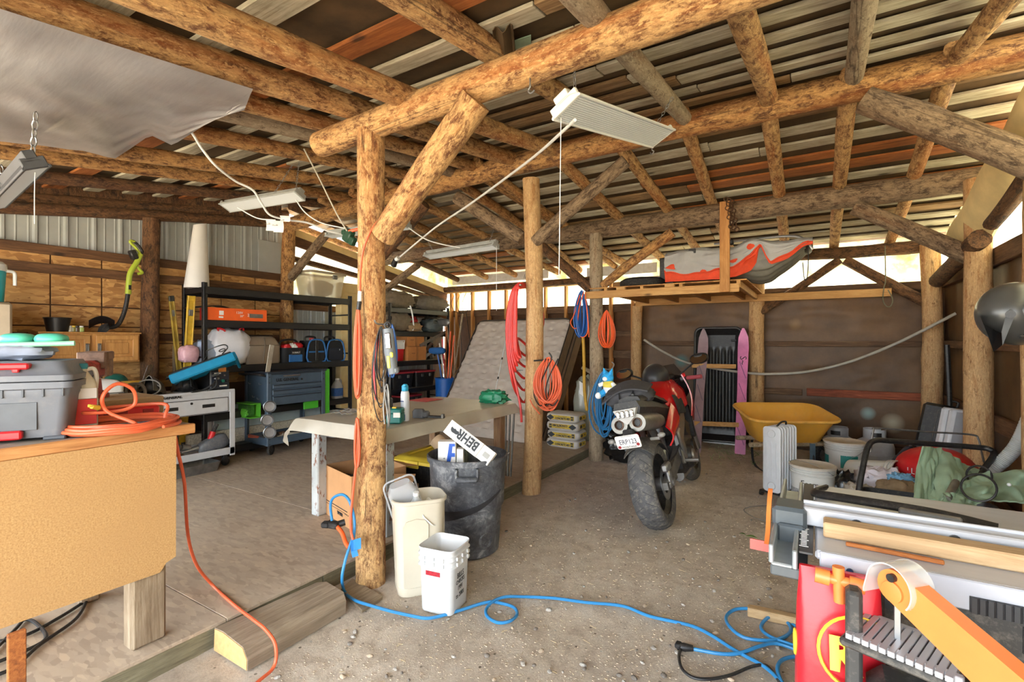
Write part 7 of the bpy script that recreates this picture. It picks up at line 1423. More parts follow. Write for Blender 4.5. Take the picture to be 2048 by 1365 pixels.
def sledf(u, v):
    x, z = -.3 + .6 * u, 1.58 * v; e = min(min(u, 1 - u) * .6, min(v, 1 - v) * 1.58)
    y = -.03 - .13 * max(0, 1 - e / .09) ** 1.5 * -1 * -1
    rib = .012 * math.sin(u * 2 * PI * 7) * (1 if .1 < v < .82 and .12 < u < .88 else 0)
    return (x, .02 - .10 * max(0, 1 - e / .08) - rib, z)
part('shell', sk, t, lambda q: q.solid(sledf, 84, 40, .006)); part('rim', sk, t, lambda q: q.tube([V3((p_.x, -.085, p_.y)) for p_ in rr(.62, 1.6, .09, 0, 6, 0, .79)], .018, 8, closed=True)); part('handle_hole', M['black'], t, lambda q: (q.box((-.2, -.0, 1.42), (.07, .02, .03), .006), ), False); part('handle_hole', M['black'], t, lambda q: (q.box((.2, -.0, 1.42), (.07, .02, .03), .006), ), False)
tag(part('ground_strip', M['white'], None, lambda q: q.box((-1.1, 7.5, .06), (.55, .06, .05), .006), False), 'pale strip on the ground at the foot of the black sled', 'strip')
cord('conduit_pipe', 'long grey bent pipe hung across the back wall', [ony(x, y, Y) for x, y, Y in ((1288, 680, 7.6), (1330, 706, 7.58), (1385, 729, 7.56), (1490, 746, 7.5), (1560, 748, 7.5), (1620, 743, 7.48), (1700, 724, 7.45), (1800, 684, 7.4), (1912, 627, 7.3))], .017, plain('grey_pipe', (170, 164, 152), .5, var=.08), 'pipe', n=10)
# ---- lumber loft
lf = thing('lumber_loft', 'hanging loft of new lumber and strand board under the third beam', 'loft', (-1.5, 6.6, 2.0))
pw('front_rail', M['lum_x'], lf, lambda q: q.box((-1.58, 5.75, 2.075), (1.78, .04, .09), .003)); pw('hanger', M['lum_z'], lf, lambda q: q.box((-.83, 5.72, 2.52), (.1, .04, .98), .003))
for x in (-2.2, -1.75, -1.3, -.85, -.7): pw('joist', M['lum_y'], lf, lambda q: q.box((x, 6.68, 2.115), (.04, 1.85, .075), .003))
pw('deck_board', osbmat('loft_strand_board', (206, 158, 94), (180, 128, 70), (130, 84, 44), 'xy', 2.5), lf, lambda q: (q.box((-1.52, 6.7, 2.161), (1.8, 1.85, .014), .002)))
for x in (-2.0, -1.42): pw('block', M['lum_x'], lf, lambda q: q.box((x, 5.75, 2.137), (.11, .05, .035), .003))
tag(part('long_rail', M['lum_x'], None, lambda q: q.box((-.8, 7.58, 2.1), (3.2, .04, .1), .003), False), 'long new lumber rail across the back wall posts under the loft', 'rail')
cord('rope_loop', 'thin rope looped over the right end of the long rail', [ony(x, y, 7.54) for x, y in ((1770, 492), (1771, 560), (1768, 575), (1766, 600), (1773, 613), (1782, 612), (1785, 598), (1776, 580))], .006, plain('rope_grey', (112, 108, 86), .8), 'rope')
t = thing('tire', 'black tire lying flat on the loft', 'tire', (-1.88, 6.25, 2.169)); part('tyre', M['rubber'], t, lambda q: q.lathe([(.17, .01), (.24, .0), (.29, .03), (.295, .065), (.29, .1), (.24, .13), (.17, .12)], 40, None, False, False)); part('rim', M['dsteel'], t, lambda q: q.lathe([(.17, .012), (.15, .04), (.15, .09), (.17, .118)], 30, None, False, False)); part('hub', M['dsteel'], t, lambda q: q.lathe([(.155, .05), (.01, .06)], 24))
box_thing('cardboard_box', 'flat brown cardboard box at the left of the loft', 'box', (-2.15, 6.75, 2.169), (.5, .4, .15), M['cardb']); t = box_thing('white_box', 'white printed box at the back of the loft', 'box', (-1.95, 7.25, 2.169), (.55, .3, .27), M['paper']); text('lbs: 40', .07, plain('blue_ink_2', (50, 70, 150), .5), t, FY((-.02, -.1515, .2))); part('blue_mark', M['blue_d'], t, lambda q: q.box((.17, -.1515, .19), (.07, .002, .06)), False)
t = thing('machine_panel', 'black machine part with red fittings on the loft left of the grey cover', 'machine', (-1.5, 6.35, 2.17)); part('plate', M['black'], t, lambda q: q.box((-.08, 0, .22), (.16, .3, .3), .01), False); part('stand', M['black'], t, lambda q: q.box((-.05, 0, .04), (.1, .2, .08), .005), False); part('fitting', M['red'], t, lambda q: (q.tube([(.01, -.16, .12), (.01, -.16, .32)], .02, 8),)); part('cover', M['red'], t, lambda q: q.box((.15, -.05, .38), (.4, .22, .035), .01)); part('bolt', M['steel'], t, lambda q: q.cyl((.06, -.17, .2), (.06, -.15, .2), .02))
# flip-over shelter: ribbed sled, grey and orange cover, steel tube
t = thing('ice_shelter', 'ribbed black sled under a grey and orange cover on the loft', 'ice shelter', (-.8, 6.35, 2.17)); hw = .34
def sl_(x): return .0 - .07 * max(0, (x + .05) / .5) ** 2 * (1 if x < .3 else 1) * 0 + (0 if x < .1 else -.05 * math.sin(min(1, (x - .1) / .35) * PI) + .32 * max(0, (x - .35) / .4) ** 1.6)
def under(u, v):
    x = -.72 + 1.5 * u; a = PI * v; yy_ = -hw * math.cos(a) * (1 - .12 * max(0, u - .8) / .2); rib = .015 * math.sin(v * 2 * PI * 9) * (1 if u > .45 else .3)
    top = .33; s_ = math.sin(a) ** .45
    return (x, yy_, .06 + top - s_ * (top - sl_(x)) - rib + (0))
part('sled_shell', plain('ribbed_grey_plastic', (112, 110, 100), .5, var=.15), t, lambda q: q.solid(under, 44, 70, .006)); part('bow_end', plain('ribbed_grey_plastic_2', (70, 68, 62), .5), t, lambda q: q.blob((.72, 0, .37), (.06, hw * .8, .06), 1, .03, 2, 18, 10))
gcv = plain('grey_cover_cloth', (170, 170, 168), .8, var=.08, sc=5, bump=.3); ocv = plain('orange_cover_cloth', (222, 74, 36), .75, var=.1, bump=.2)
def lowedge(u):
    P_ = ((0, .16), (.12, .12), (.35, .13), (.5, .17), (.62, .27), (.68, .41), (.715, .27), (.74, .19), (.85, .26), (.95, .35), (1, .38)); 
    for (a_, b_), (c2, d2) in zip(P_, P_[1:]):
        if a_ <= u <= c2: return b_ + (d2 - b_) * (u - a_) / (c2 - a_)
    return .3
def topz(u): return .40 + .10 * math.exp(-((u - .63) / .12) ** 2) + .03 * math.sin(u * 8)
def coverf(off, low):
    def f(u, v):
        x = -.74 + 1.52 * u; tz, lz = topz(u), low(u)
        if v < .5: y_ = hw * (1 - 4 * v); z_ = tz - .05 * (1 - 4 * v) ** 2 if abs(1 - 4 * v) <= 1 else tz
        else: y_ = -hw - .02 * math.sin((v - .5) * 2 * PI) ; z_ = tz - .05 - (tz - .05 - lz) * (v - .5) * 2
        w_ = noise.noise(V3((u * 9, v * 7, off * 40)))
        return (x, y_ - off - .03 * w_ * (v > .5) - .02 * abs(w_), z_ + .02 * w_ - off * (v < .5) * -1)
    return f
part('lining', ocv, t, lambda q: q.solid(coverf(.0, lambda u: max(.04, lowedge(u) - (.14 if u < .66 else .035))), 60, 24, .006)); part('cover', gcv, t, lambda q: q.solid(coverf(.022, lowedge), 70, 28, .006)); part('hem', ocv, t, lambda q: q.tube([V3(coverf(.026, lowedge)(i / 70, 1)) for i in range(71)], .009, 6))
part('frame_tube', M['steel'], t, lambda q: q.tube(spline([(-.2, -.25, .46), (.1, -.26, .47), (.5, -.27, .47), (.68, -.28, .43), (.78, -.28, .3)], 6), .014, 8)); part('tie', M['black'], t, lambda q: q.tube(spline([(.74, -.3, .34), (.74, -.33, .15), (.73, -.33, .0), (.71, -.33, -.03), (.7, -.33, .02), (.69, -.33, .16)], 5), .005, 6)); part('pole_end', M['black'], t, lambda q: q.box((-.02, -.26, .46), (.06, .06, .06), .01)); part('strap', M['black'], t, lambda q: q.box((-.42, -.37, .38), (.08, .02, .05), .005), False)
ch_ = thing('hanging_chain', 'rusty chain hung over the beam beside the loft hanger', 'chain', ony(1452, 402, 5.7)); chm = MB()
for k in range(3):
    for i in range(7): chm.torus((.03 * k + .008 * i, -.0, -.05 * i - .02 * k + .02), .022, .006, Matrix.Rotation(PI / 2 * (i % 2), 4, 'Z') @ Matrix.Rotation(PI / 2, 4, 'X'), n=10, k=5)
chm.build('links', plain('rusty_chain', (84, 56, 38), .7, .4), ch_)['kind'] = 'stuff'
# ================================================================ right side
post('log post at the right wall under the ridge beam, at the right picture edge', 1.2, 4.22, 3.12, .098, 'peel_pale')
yt = plain('yellow_barrow_poly', (222, 164, 62), .5, var=.07, sc=4, dirt=.12)
t = thing('wheelbarrow', 'yellow poly wheelbarrow with grey wooden handles by the back wall', 'wheelbarrow', (-.33, 6.55, .0), math.radians(27))
TB = Matrix.Translation((0, 0, .36)) @ Matrix.Rotation(.17, 4, 'X')
def tubf(q):
    q.at(TB); R = lambda w_, d_, r_, z_, dx=0: rr(w_, d_, r_, z_, 6, dx)
    q.loft([R(.62, .40, .1, 0), R(.69, .46, .12, .02), R(.80, .54, .14, .16), R(.92, .64, .15, .3), R(.985, .71, .17, .305), R(.99, .715, .17, .32), R(.97, .695, .16, .33), R(.90, .62, .14, .31), R(.76, .50, .13, .16), R(.6, .38, .1, .03)])
part('tub', yt, t, tubf)
part('rim', plain('pale_yellow_rim', (236, 182, 88), .45), t, lambda q: q.at(TB).tube(rr(.985, .71, .17, .315, 6), .013, 8, closed=True))
for x in (-.12, .1): part('bolt', M['dsteel'], t, lambda q: q.at(TB).lathe([(.02, 0), (.022, .008), (.008, .012)], 12, Matrix.Translation((x, .215, .06)) @ Matrix.Rotation(1.0, 4, 'X')))
for s in (-1, 1): part('handle', M['greylog'], t, lambda q: q.box((.0, s * .2 - .02, .335), (.92, .045, .05), .012, Matrix.Rotation(-.03, 3, 'Y')))
for x in (-.28, .22): part('leg', M['blackm'], t, lambda q: q.tube(spline([(x, -.22, .33), (x + .02, -.22, .02), (x + .04, .2, .02), (x + .02, .2, .33)], 5), .014, 8)); part('bracket', plain('blue_grey_bracket', (96, 122, 144), .5), t, lambda q: q.box((x, -.245, .18), (.06, .012, .34), .004), False)
part('wheel', M['rubber'], t, lambda q: q.torus((.5, 0, .18), .13, .05, Matrix.Rotation(PI / 2, 4, 'X'), n=28, k=10)); part('hub', M['dsteel'], t, lambda q: q.lathe([(.09, -.03), (.09, .03)], 18, Matrix.Translation((.5, 0, .18)) @ Matrix.Rotation(PI / 2, 4, 'X'))); part('front_brace', M['blackm'], t, lambda q: (q.tube([(.5, -.08, .18), (.3, -.18, .34)], .012, 8), q.tube([(.5, .08, .18), (.3, .18, .34)], .012, 8)))
# oil heater
hm = plain('light_grey_enamel', (200, 202, 206), .35, var=.03)
ht = thing('oil_heater', 'light grey oil filled radiator heater standing before the wheelbarrow', 'heater', onz(1543, 1002, 0) + V3((.0, .06, 0)), math.radians(-26))
for k in range(7):
    w_ = .165 if k else .17
    part('fin', hm, ht, lambda q: q.loft([[V3((p_.x, .046 * k + dy, .375 + p_.y)) for p_ in rr(w_ - e_, .62 - e_, .035, 0, 5)] for dy, e_ in ((-.008, .012), (-.004, 0), (.004, 0), (.008, .012))]) )
for z in (.62, .125): part('boss', hm, ht, lambda q: q.lathe([(.038, -.0), (.038, .012), (.03, .014), (.028, .01)], 22, Matrix.Translation((0, -.008, z)) @ Matrix.Rotation(PI / 2, 4, 'X')))
for x in (-.045, 0, .045): part('flute', hm, ht, lambda q: q.tube([(x, -.009, .2), (x, -.009, .54)], .006, 6))
for z in (.62, .125): part('link_pipe', hm, ht, lambda q: q.tube([(0, 0, z), (0, .29, z)], .03, 12))
for y in (.03, .25):
    part('axle', M['black'], ht, lambda q: q.box((0, y, .05), (.26, .05, .018), .004), False)
    for s in (-1, 1): part('castor', M['black'], ht, lambda q: q.lathe([(.026, -.012), (.026, .012)], 14, Matrix.Translation((s * .12, y, .027)) @ RY))
part('paper_label', M['paper'], ht, lambda q: q.solid(lambda u, v: (.09 + .0 * u + .03 * v, .0 + .07 * u, .1 - .1 * v + .02 * u), 4, 4, .002)); part('handle', M['black'], ht, lambda q: q.tube(spline([(0, .08, .68), (.02, .12, .72), (.02, .2, .72), (0, .24, .68)], 4), .009, 8))
# buckets and propane tanks
tw = plain('bucket_label_teal', (24, 132, 126), .5)
b1 = bucket('bucket', 'white lidded bucket marked Foam beside the radiator heater', (-.02, 5.2, 0), .175, .375, wp, 'white buckets at right', plain('dusty_lid', (196, 188, 176), .6, dirt=.3), True, math.radians(-32), handle_side=-1)
text('Foam', .07, M['ink'], b1, frame_m((.075, -.158, .24), (.9, .42, 0), (0, 0, 1)), sx=.9); part('printed_panel', plain('grey_print', (150, 150, 150), .6, var=.4, sc=60), b1, lambda q: q.surf(lambda u, v: (.168 * math.cos(-2.9 + 1.2 * u), .168 * math.sin(-2.9 + 1.2 * u), .02 + .16 * v), 10, 2))
b3 = bucket('bucket', 'white lidded bucket with a teal label between the propane tanks', (.27, 6.35, 0), .185, .42, wp, 'white buckets at right', plain('grimy_lid', (206, 198, 186), .6, dirt=.4), True, math.radians(-35)); part('label', tw, b3, lambda q: (q.surf(lambda u, v: (.179 * math.cos(-1.2 + .9 * u), .179 * math.sin(-1.2 + .9 * u), .17 + .13 * v), 10, 2))); part('label', tw, b3, lambda q: (q.surf(lambda u, v: (.179 * math.cos(-2.5 + .6 * u), .179 * math.sin(-2.5 + .6 * u), .2 + .08 * v), 8, 2)))
b2 = bucket('bucket', 'white bucket with a black half round label lying on its side', (.30, 5.78, .19), .175, .40, wp, 'white buckets at right', None, True, 0, (PI / 2 - .12, 0, math.radians(62)))
part('label', M['ink'], b2, lambda q: q.surf(lambda u, v: (.167 * math.cos(2.2 + 1.5 * u), .167 * math.sin(2.2 + 1.5 * u), .16 + .17 * v * math.sin(PI * u) ** .6), 16, 4)); text('MUD', .08, M['paper'], b2, frame_m((.168 * math.cos(2.95), .168 * math.sin(2.95), .2), (-math.sin(2.95), math.cos(2.95), 0), (0, 0, 1)))
def propane(lab, loc, mat, rz):
    t = thing('propane_tank', lab, 'propane tank', loc, rz, 'propane tanks by the back wall')
    part('tank', mat, t, lambda q: q.lathe([(.12, .0), (.13, .02), (.17, .03), (.195, .09), (.195, .25), (.175, .31), (.11, .35), (.02, .36)], 30)); part('seam', mat, t, lambda q: q.torus((0, 0, .17), .196, .004, n=30))
    part('collar', mat, t, lambda q: q.solid(lambda u, v: (.11 * math.cos(.5 + 5.3 * u), .11 * math.sin(.5 + 5.3 * u), .33 + (.13 if not (.3 < u < .42 or .62 < u < .74) or v < .35 or v > .75 else .13) * v), 40, 4, .005)); part('collar_slot', M['black'], t, lambda q: q.solid(lambda u, v: (.114 * math.cos(3.95 + .9 * u), .114 * math.sin(3.95 + .9 * u), .375 + .05 * v), 10, 2, .003))
    part('valve', plain('brass', (170, 140, 80), .4, .8), t, lambda q: (q.cyl((0, 0, .35), (0, 0, .41), .018), q.cyl((0, 0, .39), (.05, -.03, .39), .014), q.cyl((0, 0, .41), (0, 0, .43), .028))); part('foot_ring', mat, t, lambda q: q.lathe([(.13, .0), (.125, .03)], 24))
propane('grey propane tank behind the yellow wheelbarrow', (.24, 7.12, 0), plain('tank_grey', (150, 152, 156), .5, var=.08, dirt=.25), 0); propane('pale propane tank in front of the rear wall, right of the teal labelled bucket', (.60, 7.2, .0), plain('tank_pale', (192, 194, 196), .5, var=.07, dirt=.2), .4)
# bags and soft heap
bag('black_bag', 'black plastic bag between the white buckets', (.15, 5.35, 0), (.16, .14, .17), 71, plain('black_bag_film', (24, 24, 26), .25, bump=.6, sc=8), .2, .4)
bag('white_bag', 'white bag with pink print heaped by the propane tank', (.50, 5.5, .0), (.18, .16, .19), 72, plain('pinkish_white_bag', (214, 206, 212), .4, var=.12, sc=9, bump=.4), .2, .35); bag('clear_bag', 'dusty clear bag in front of the tan sack', (.33, 5.0, .0), (.15, .13, .15), 73, plain('dusty_clear_bag', (168, 158, 144), .35, var=.2, bump=.4), .2, .35)
bag('tan_sack', 'large tan rolled sack beside the green canvas', (.62, 4.95, .0), (.15, .26, .2), 74, plain('tan_sack_cloth', (152, 132, 104), .85, var=.2, bump=.3), .12, .2, 'sack', .5); bag('olive_cloth', 'dark olive cloth on the ground behind the saw', (.16, 4.75, .0), (.2, .14, .1), 75, plain('olive_cloth', (96, 92, 70), .85, var=.3, bump=.3), .2, .3, 'cloth')
bag('blue_glove', 'pale blue work glove by the red cushion', atd(1803, 962, 4.0) - V3((0, 0, .06)), (.09, .06, .06), 76, plain('pale_blue_glove', (120, 170, 206), .8, bump=.2), .25, .4, 'glove', fr=4)
rc_ = atd(1872, 940, 4.35); t = thing('red_cushion', 'round red cushion with white letters behind the green canvas', 'cushion', (rc_.x, rc_.y, 0)); part('cover', M['red'], t, lambda q: q.ball((0, 0, .34), (.30, .26, .22), 28, None, 14)); text('LL', .07, M['paper'], t, frame_m((-.2, -.19, .36), (.7, -.7, 0), (0, 0, 1)))
# folded camp chair
nv = plain('navy_canvas', (40, 46, 66), .8); t = thing('camp_chair', 'navy folded camp chair leg by the propane tank', 'chair', atd(1780, 940, 4.6)); oo = t.location; part('tube', M['dsteel'], t, lambda q: q.tube([V3((0, 0, 0)), atd(1822, 893, 4.9) - oo], .016, 8)); part('sleeve', nv, t, lambda q: q.tube([atd(1795, 930, 4.65) - oo, atd(1820, 904, 4.85) - oo], .06, 10)); part('leg', M['dsteel'], t, lambda q: q.tube([V3((0, 0, 0)), V3((-.08, -.06, -oo.z + .02))], .014, 8))
# black and pale cases in the corner, pole and fern
t = thing('hard_case', 'black hard case leaning in the rear right corner', 'case', (.98, 6.65, .02), math.radians(-24), None, (-.2, .12, math.radians(-24))); part('shell', M['black'], t, lambda q: q.box((0, 0, .42), (.28, .16, .82), .03)); part('handle', M['black'], t, lambda q: q.tube(spline([(.05, 0, .83), (.05, 0, .88), (.12, 0, .88), (.12, 0, .83)], 4), .012, 8)); part('rib', dkg, t, lambda q: q.box((.0, -.082, .42), (.012, .006, .7), .002), False)
t = thing('folding_table', 'pale grey folded table case leaning behind the black pole', 'table', (1.14, 6.2, .02), math.radians(-30), None, (-.12, .08, math.radians(-55))); part('half', hm, t, lambda q: q.box((-.04, 0, .42), (.07, .5, .82), .02)); part('half', hm, t, lambda q: q.box((.04, 0, .42), (.07, .5, .82), .02)); part('handle', M['black'], t, lambda q: q.box((-.085, -.1, .6), (.02, .05, .2), .006))
cord('black_pole', 'tall black pole standing in the rear right corner', [atd(1894, 690, 5.1), atd(1899, 800, 5.1), atd(1902, 960, 5.1)], .024, M['black'], 'pole')
fn = plain('fern_green', (120, 164, 62), .7, var=.2); f0 = atd(1891, 905, 4.7); t = thing('fern_sprig', 'bright green fern sprig beside the black pole', 'plant', f0); part('stem', fn, t, lambda q: q.tube([(0, 0, -.1), (.0, 0, .34)], .004, 6))
for k in range(11): part('leaf', fn, t, lambda q: q.add([(0, 0, .03 * k), ((.05 - .003 * k) * (1 if k % 2 else -1), 0, .03 * k + .035), ((.045 - .003 * k) * (1 if k % 2 else -1), .004, .03 * k + .02), (0, .003, .03 * k - .012)], [(0, 1, 2, 3)]), False)
# garden cart handle, thin tube, green canvas
t = thing('garden_cart', 'black tubular cart handle arching over the green canvas', 'cart', atd(1718, 985, 3.35)); oo = t.location; P_ = [atd(x, y, k) - oo for x, y, k in ((1716, 990, 3.3), (1724, 945, 3.34), (1735, 897, 3.4), (1750, 882, 3.43), (1785, 883, 3.45), (1870, 889, 3.46), (1950, 895, 3.45), (1978, 899, 3.42), (1987, 911, 3.38), (1962, 947, 3.25), (1940, 985, 3.1))]
part('tube', M['black'], t, lambda q: q.tube(spline(P_, 6), .0185, 10)); part('bin', M['black'], t, lambda q: q.loft([[V3((p_.x + .38, p_.y + .1, z - oo.z)) for p_ in rr(w_, d_, .08, 0)] for w_, d_, z in ((.6, .45, .02), (.75, .55, .42), (.72, .52, .42), (.58, .43, .04))]))
cord('frame_tube', 'thin grey tube arching behind the black cart handle', [atd(x, y, k) for x, y, k in ((1741, 905, 3.7), (1744, 880, 3.7), (1747, 861, 3.7), (1756, 857, 3.72), (1850, 864, 3.75), (1942, 870, 3.72), (1957, 880, 3.7), (1963, 905, 3.65), (1968, 925, 3.6))], .007, M['dsteel'], 'tube')
gcn = plain('sage_canvas', (146, 172, 146), .85, var=.08, sc=7, bump=.25)
def canvasf(P4, fold, sd):
    def f(u, v):
        a, b_, c2, d2 = [atd(*p_) for p_ in P4]; p_ = (a * (1 - u) + b_ * u) * (1 - v) + (d2 * (1 - u) + c2 * u) * v
        n_ = fold * noise.noise(V3((u * 2.2 + v * 1.2, v * 1.4 - u * .6, sd))) + fold * .4 * abs(noise.noise(V3((u * 5 - v * 3, v * 2.5 + u * 1.5, sd + 4))))
        return p_ + V3((.25 * n_, -n_, n_ * .6))
    return f
t = thing('green_canvas', 'sage green canvas with ring windows heaped over the cart', 'canvas', atd(1900, 950, 3.2)); oo = t.location
def gpart(P4, fold, sd): part('panel', gcn, t, lambda q: q.solid(lambda u, v: V3(canvasf(P4, fold, sd)(u, v)) - oo, 34, 26, .008))
gpart(((1846, 893, 3.35), (1882, 897, 3.4), (1868, 1002, 2.95), (1822, 1000, 3.0)), .05, 1); gpart(((1878, 897, 3.38), (1962, 940, 3.25), (1925, 1008, 2.85), (1862, 1004, 2.93)), .08, 2); gpart(((1905, 975, 2.95), (1975, 945, 3.0), (2000, 990, 2.75), (1920, 1022, 2.7)), .07, 3); gpart(((1958, 948, 3.1), (2075, 945, 3.0), (2080, 1012, 2.75), (1975, 1000, 2.8)), .08, 4); gpart(((1885, 988, 2.8), (1935, 992, 2.8), (1960, 1030, 2.6), (1880, 1022, 2.65)), .05, 5)
for x, y, k, R, tl in ((1957, 976, 2.72, .075, 1.15), (1958, 952, 3.06, .06, 1.3)): p_ = atd(x, y, k) - oo; part('ring', M['black'], t, lambda q: q.torus(p_, R, .006, Matrix.Rotation(-.5, 4, 'Z') @ Matrix.Rotation(tl, 4, 'X'), n=28))
part('pole', M['dsteel'], t, lambda q: q.tube([atd(1893, 1000, 2.75) - oo, atd(1912, 965, 2.9) - oo], .02, 10)); part('button', M['white'], t, lambda q: q.ball(atd(2018, 970, 2.82) - oo, .01))
# corrugated hose
hs = plain('grey_duct', (176, 178, 176), .5, var=.06); P_ = spline([atd(x, y, k) for x, y, k in ((2085, 770, 3.2), (2056, 845, 3.25), (2036, 888, 3.3), (2014, 915, 3.33), (1990, 935, 3.36), (1962, 953, 3.4), (1930, 975, 3.4))], 18)
t = thing('duct_hose', 'grey corrugated hose curving down at the right edge', 'hose', P_[0]); part('hose', hs, t, lambda q: q.tube([p_ - t.location for p_ in P_], [.04 + .003 * (i % 2) for i in range(len(P_))], 14))
# helmet hung at the right wall
HD = 2.62; HB = atd(2026, 632, HD); fwd = V3((-_s, _c, 0)); rt = V3((_c, _s, 0))
t = thing('visor_helmet', 'dark grey helmet with a pointed peak hung on the right wall', 'helmet', HB); HM = Matrix(((rt.x, fwd.x, 0, 0), (rt.y, fwd.y, 0, 0), (0, 0, 1, 0), (0, 0, 0, 1))); PX = HD / 980
def HP(nm, mt, fn, sm=True): q = MB(); q.at(HM); fn(q); return q.build(nm, mt, t, sm)
hg = plain('satin_grey_shell', (82, 82, 80), .3, .3, var=.06); hx_ = lambda x, y, dy=0: HM.inverted() @ (atd(x, y, HD + dy) - HB)
def hplate(q, P_, d0, d1): q.loft([[hx_(x, y, d0) for x, y in P_], [hx_(x, y, d1) for x, y in P_]])
HP('shell', hg, lambda q: q.ball(hx_(2032, 628), (.178, .15, .168), 32, Matrix.Rotation(.25, 3, 'Y'), 18)); HP('side_recess', plain('darker_shell_panel', (70, 70, 69), .35, .3), lambda q: q.ball(hx_(2040, 626, -.03), (.125, .135, .115), 26, Matrix.Rotation(.4, 3, 'Y'), 14))  # side panel in a slightly darker grey than the shell
HP('peak', plain('gloss_black', (22, 22, 23), .2), lambda q: hplate(q, ((1960, 631), (1968, 648), (1992, 662), (2006, 668), (2005, 690), (1987, 705), (1976, 672)), -.1, .14))
HP('peak_arm', plain('arm_grey', (128, 132, 136), .35, .2), lambda q: hplate(q, ((2014, 622), (2022, 616), (2032, 627), (2018, 660), (2005, 692), (2003, 664)), -.15, -.125)); HP('pivot', M['black'], lambda q: q.cyl(hx_(2021, 629, -.17), hx_(2021, 629, -.15), .02, n=18)); HP('visor', plain('dark_visor', (14, 16, 24), .08), lambda q: q.ball(hx_(2044, 664, -.02), (.1, .13, .05), 20)); HP('strap_hook', M['steel'], lambda q: q.cyl(hx_(2040, 675, -.1), hx_(2046, 673, -.1), .008))
part('hanger', M['steel'], t, lambda q: q.cyl(V3((1.16, 4.22, 1.66)) - HB, hx_(2050, 610) @ Matrix() if False else (HM @ hx_(2050, 610)), .006))
# ---- table saw
ZT = .95; al = plain('brushed_table_alloy', (184, 188, 198), .35, .12, var=.06, sc=5, stretch=(1, 6, 1)); ac = plain('anodised_fence', (176, 178, 184), .35, .3, var=.03); so = plain('saw_orange', (230, 126, 62), .4, var=.04); sbk = plain('dusty_saw_black', (58, 57, 56), .6, var=.2, sc=8, dirt=.3)
t = thing('table_saw', 'orange and grey portable table saw in the right foreground', 'table saw', (.42, 1.8, 0))
pw('table', al, t, lambda q: (q.box((.42, 1.86, ZT - .012), (.84, .69, .024), .006), q.box((.42, 1.515, ZT - .035), (.82, .012, .07), .003), q.box((.42, 2.2, ZT - .035), (.82, .012, .07), .003)))
pw('edge_bolt', plain('navy_bolt', (30, 56, 90), .4), t, lambda q: q.cyl((.075, 1.508, ZT - .035), (.075, 1.503, ZT - .035), .008)); 
pw('fence', ac, t, lambda q: (q.box((.42, 1.72, ZT + .03), (.9, .05, .054), .004), q.box((.42, 1.742, ZT + .06), (.9, .006, .012), .002)))
for x in (.1, .31): pw('fence_bolt', M['black'], t, lambda q: q.cyl((x, 1.695, ZT + .03), (x, 1.688, ZT + .03), .014, n=16))
pw('fence_head', plain('fence_head_grey', (74, 82, 88), .45), t, lambda q: (q.box((-.065, 1.72, ZT + .012), (.09, .11, .085), .01), q.box((-.06, 1.665, ZT - .02), (.07, .03, .06), .006))); pw('fence_lever', so, t, lambda q: q.loft([[V3((-.12 + a_, y_ + b_, z_)) for a_, b_ in ((-.006, -.012), (.006, -.012), (.006, .012), (-.006, .012))] for y_, z_ in ((1.75, ZT + .08), (1.70, ZT + .04), (1.66, ZT - .02), (1.61, ZT - .04))]), True)
pw('rail', plain('rail_alloy', (160, 168, 172), .35, .5), t, lambda q: (q.box((-.075, 1.85, ZT - .045), (.05, .74, .01), .003), q.box((-.1, 1.85, ZT - .02), (.012, .74, .05), .003), q.box((-.045, 1.85, ZT - .025), (.012, .74, .05), .003))); pw('rail_base', plain('rail_base_grey', (80, 86, 90), .5), t, lambda q: q.box((-.06, 1.85, ZT - .065), (.085, .72, .03), .004)); pw('ruler', plain('ruler_black', (60, 60, 62), .5), t, lambda q: q.box((-.02, 1.85, ZT - .004), (.032, .72, .006), .001))
for k in range(16): pw('ruler_mark', M['paper'], t, lambda q: q.box((-.026, 1.53 + .012 * k, ZT - .0005), (.014 if k % 4 else .022, .002, .001)))
pw('base', sbk, t, lambda q: (q.box((.45, 1.85, .72), (.66, .6, .40), .03), q.box((.36, 1.545, .75), (.3, .02, .3), .008))); pw('vent', M['black'], t, lambda q: [q.box((.40 + .018 * k, 1.536, .83), (.008, .01, .06)) for k in range(14)] and None)
pw('bellows', plain('dark_bellows', (58, 58, 60), .6), t, lambda q: [q.tube([(.31 + .014 * k, 1.506, ZT - .07), (.31 + .014 * k, 1.506, ZT - .035)], .009, 6) for k in range(11)] and None)
pw('knob', so, t, lambda q: (q.tube([(-.0, 1.42, .925), (.03, 1.42, .923)], .018, 14), q.tube([(.03, 1.42, .923), (.08, 1.42, .92)], .012, 12), q.tube([(.048, 1.42, .955), (.05, 1.42, .87)], [.013, .012], 10), q.tube([(.07, 1.42, .921), (.10, 1.42, .919)], .017, 14)), True)
for x0, x1, y in ((.3, .3, 1.6), (.75, .7, 1.52), (.06, .1, 2.15), (.75, .7, 2.15)): pw('leg', sbk, t, lambda q: q.loft([[V3((x_ + a_, y + b_, z_)) for a_, b_ in ((-.022, -.022), (.022, -.022), (.022, .022), (-.022, .022))] for x_, z_ in ((x1, .0), (x0, .9))]))
pw('cross_bar', sbk, t, lambda q: (q.box((.42, 1.52, .34), (.66, .03, .04), .006), q.box((.42, 2.15, .34), (.66, .03, .04), .006)))
pw('red_tag', plain('red_flag_plastic', (206, 84, 78), .5), t, lambda q: q.box((-.13, 1.62, ZT - .055), (.07, .004, .03)))
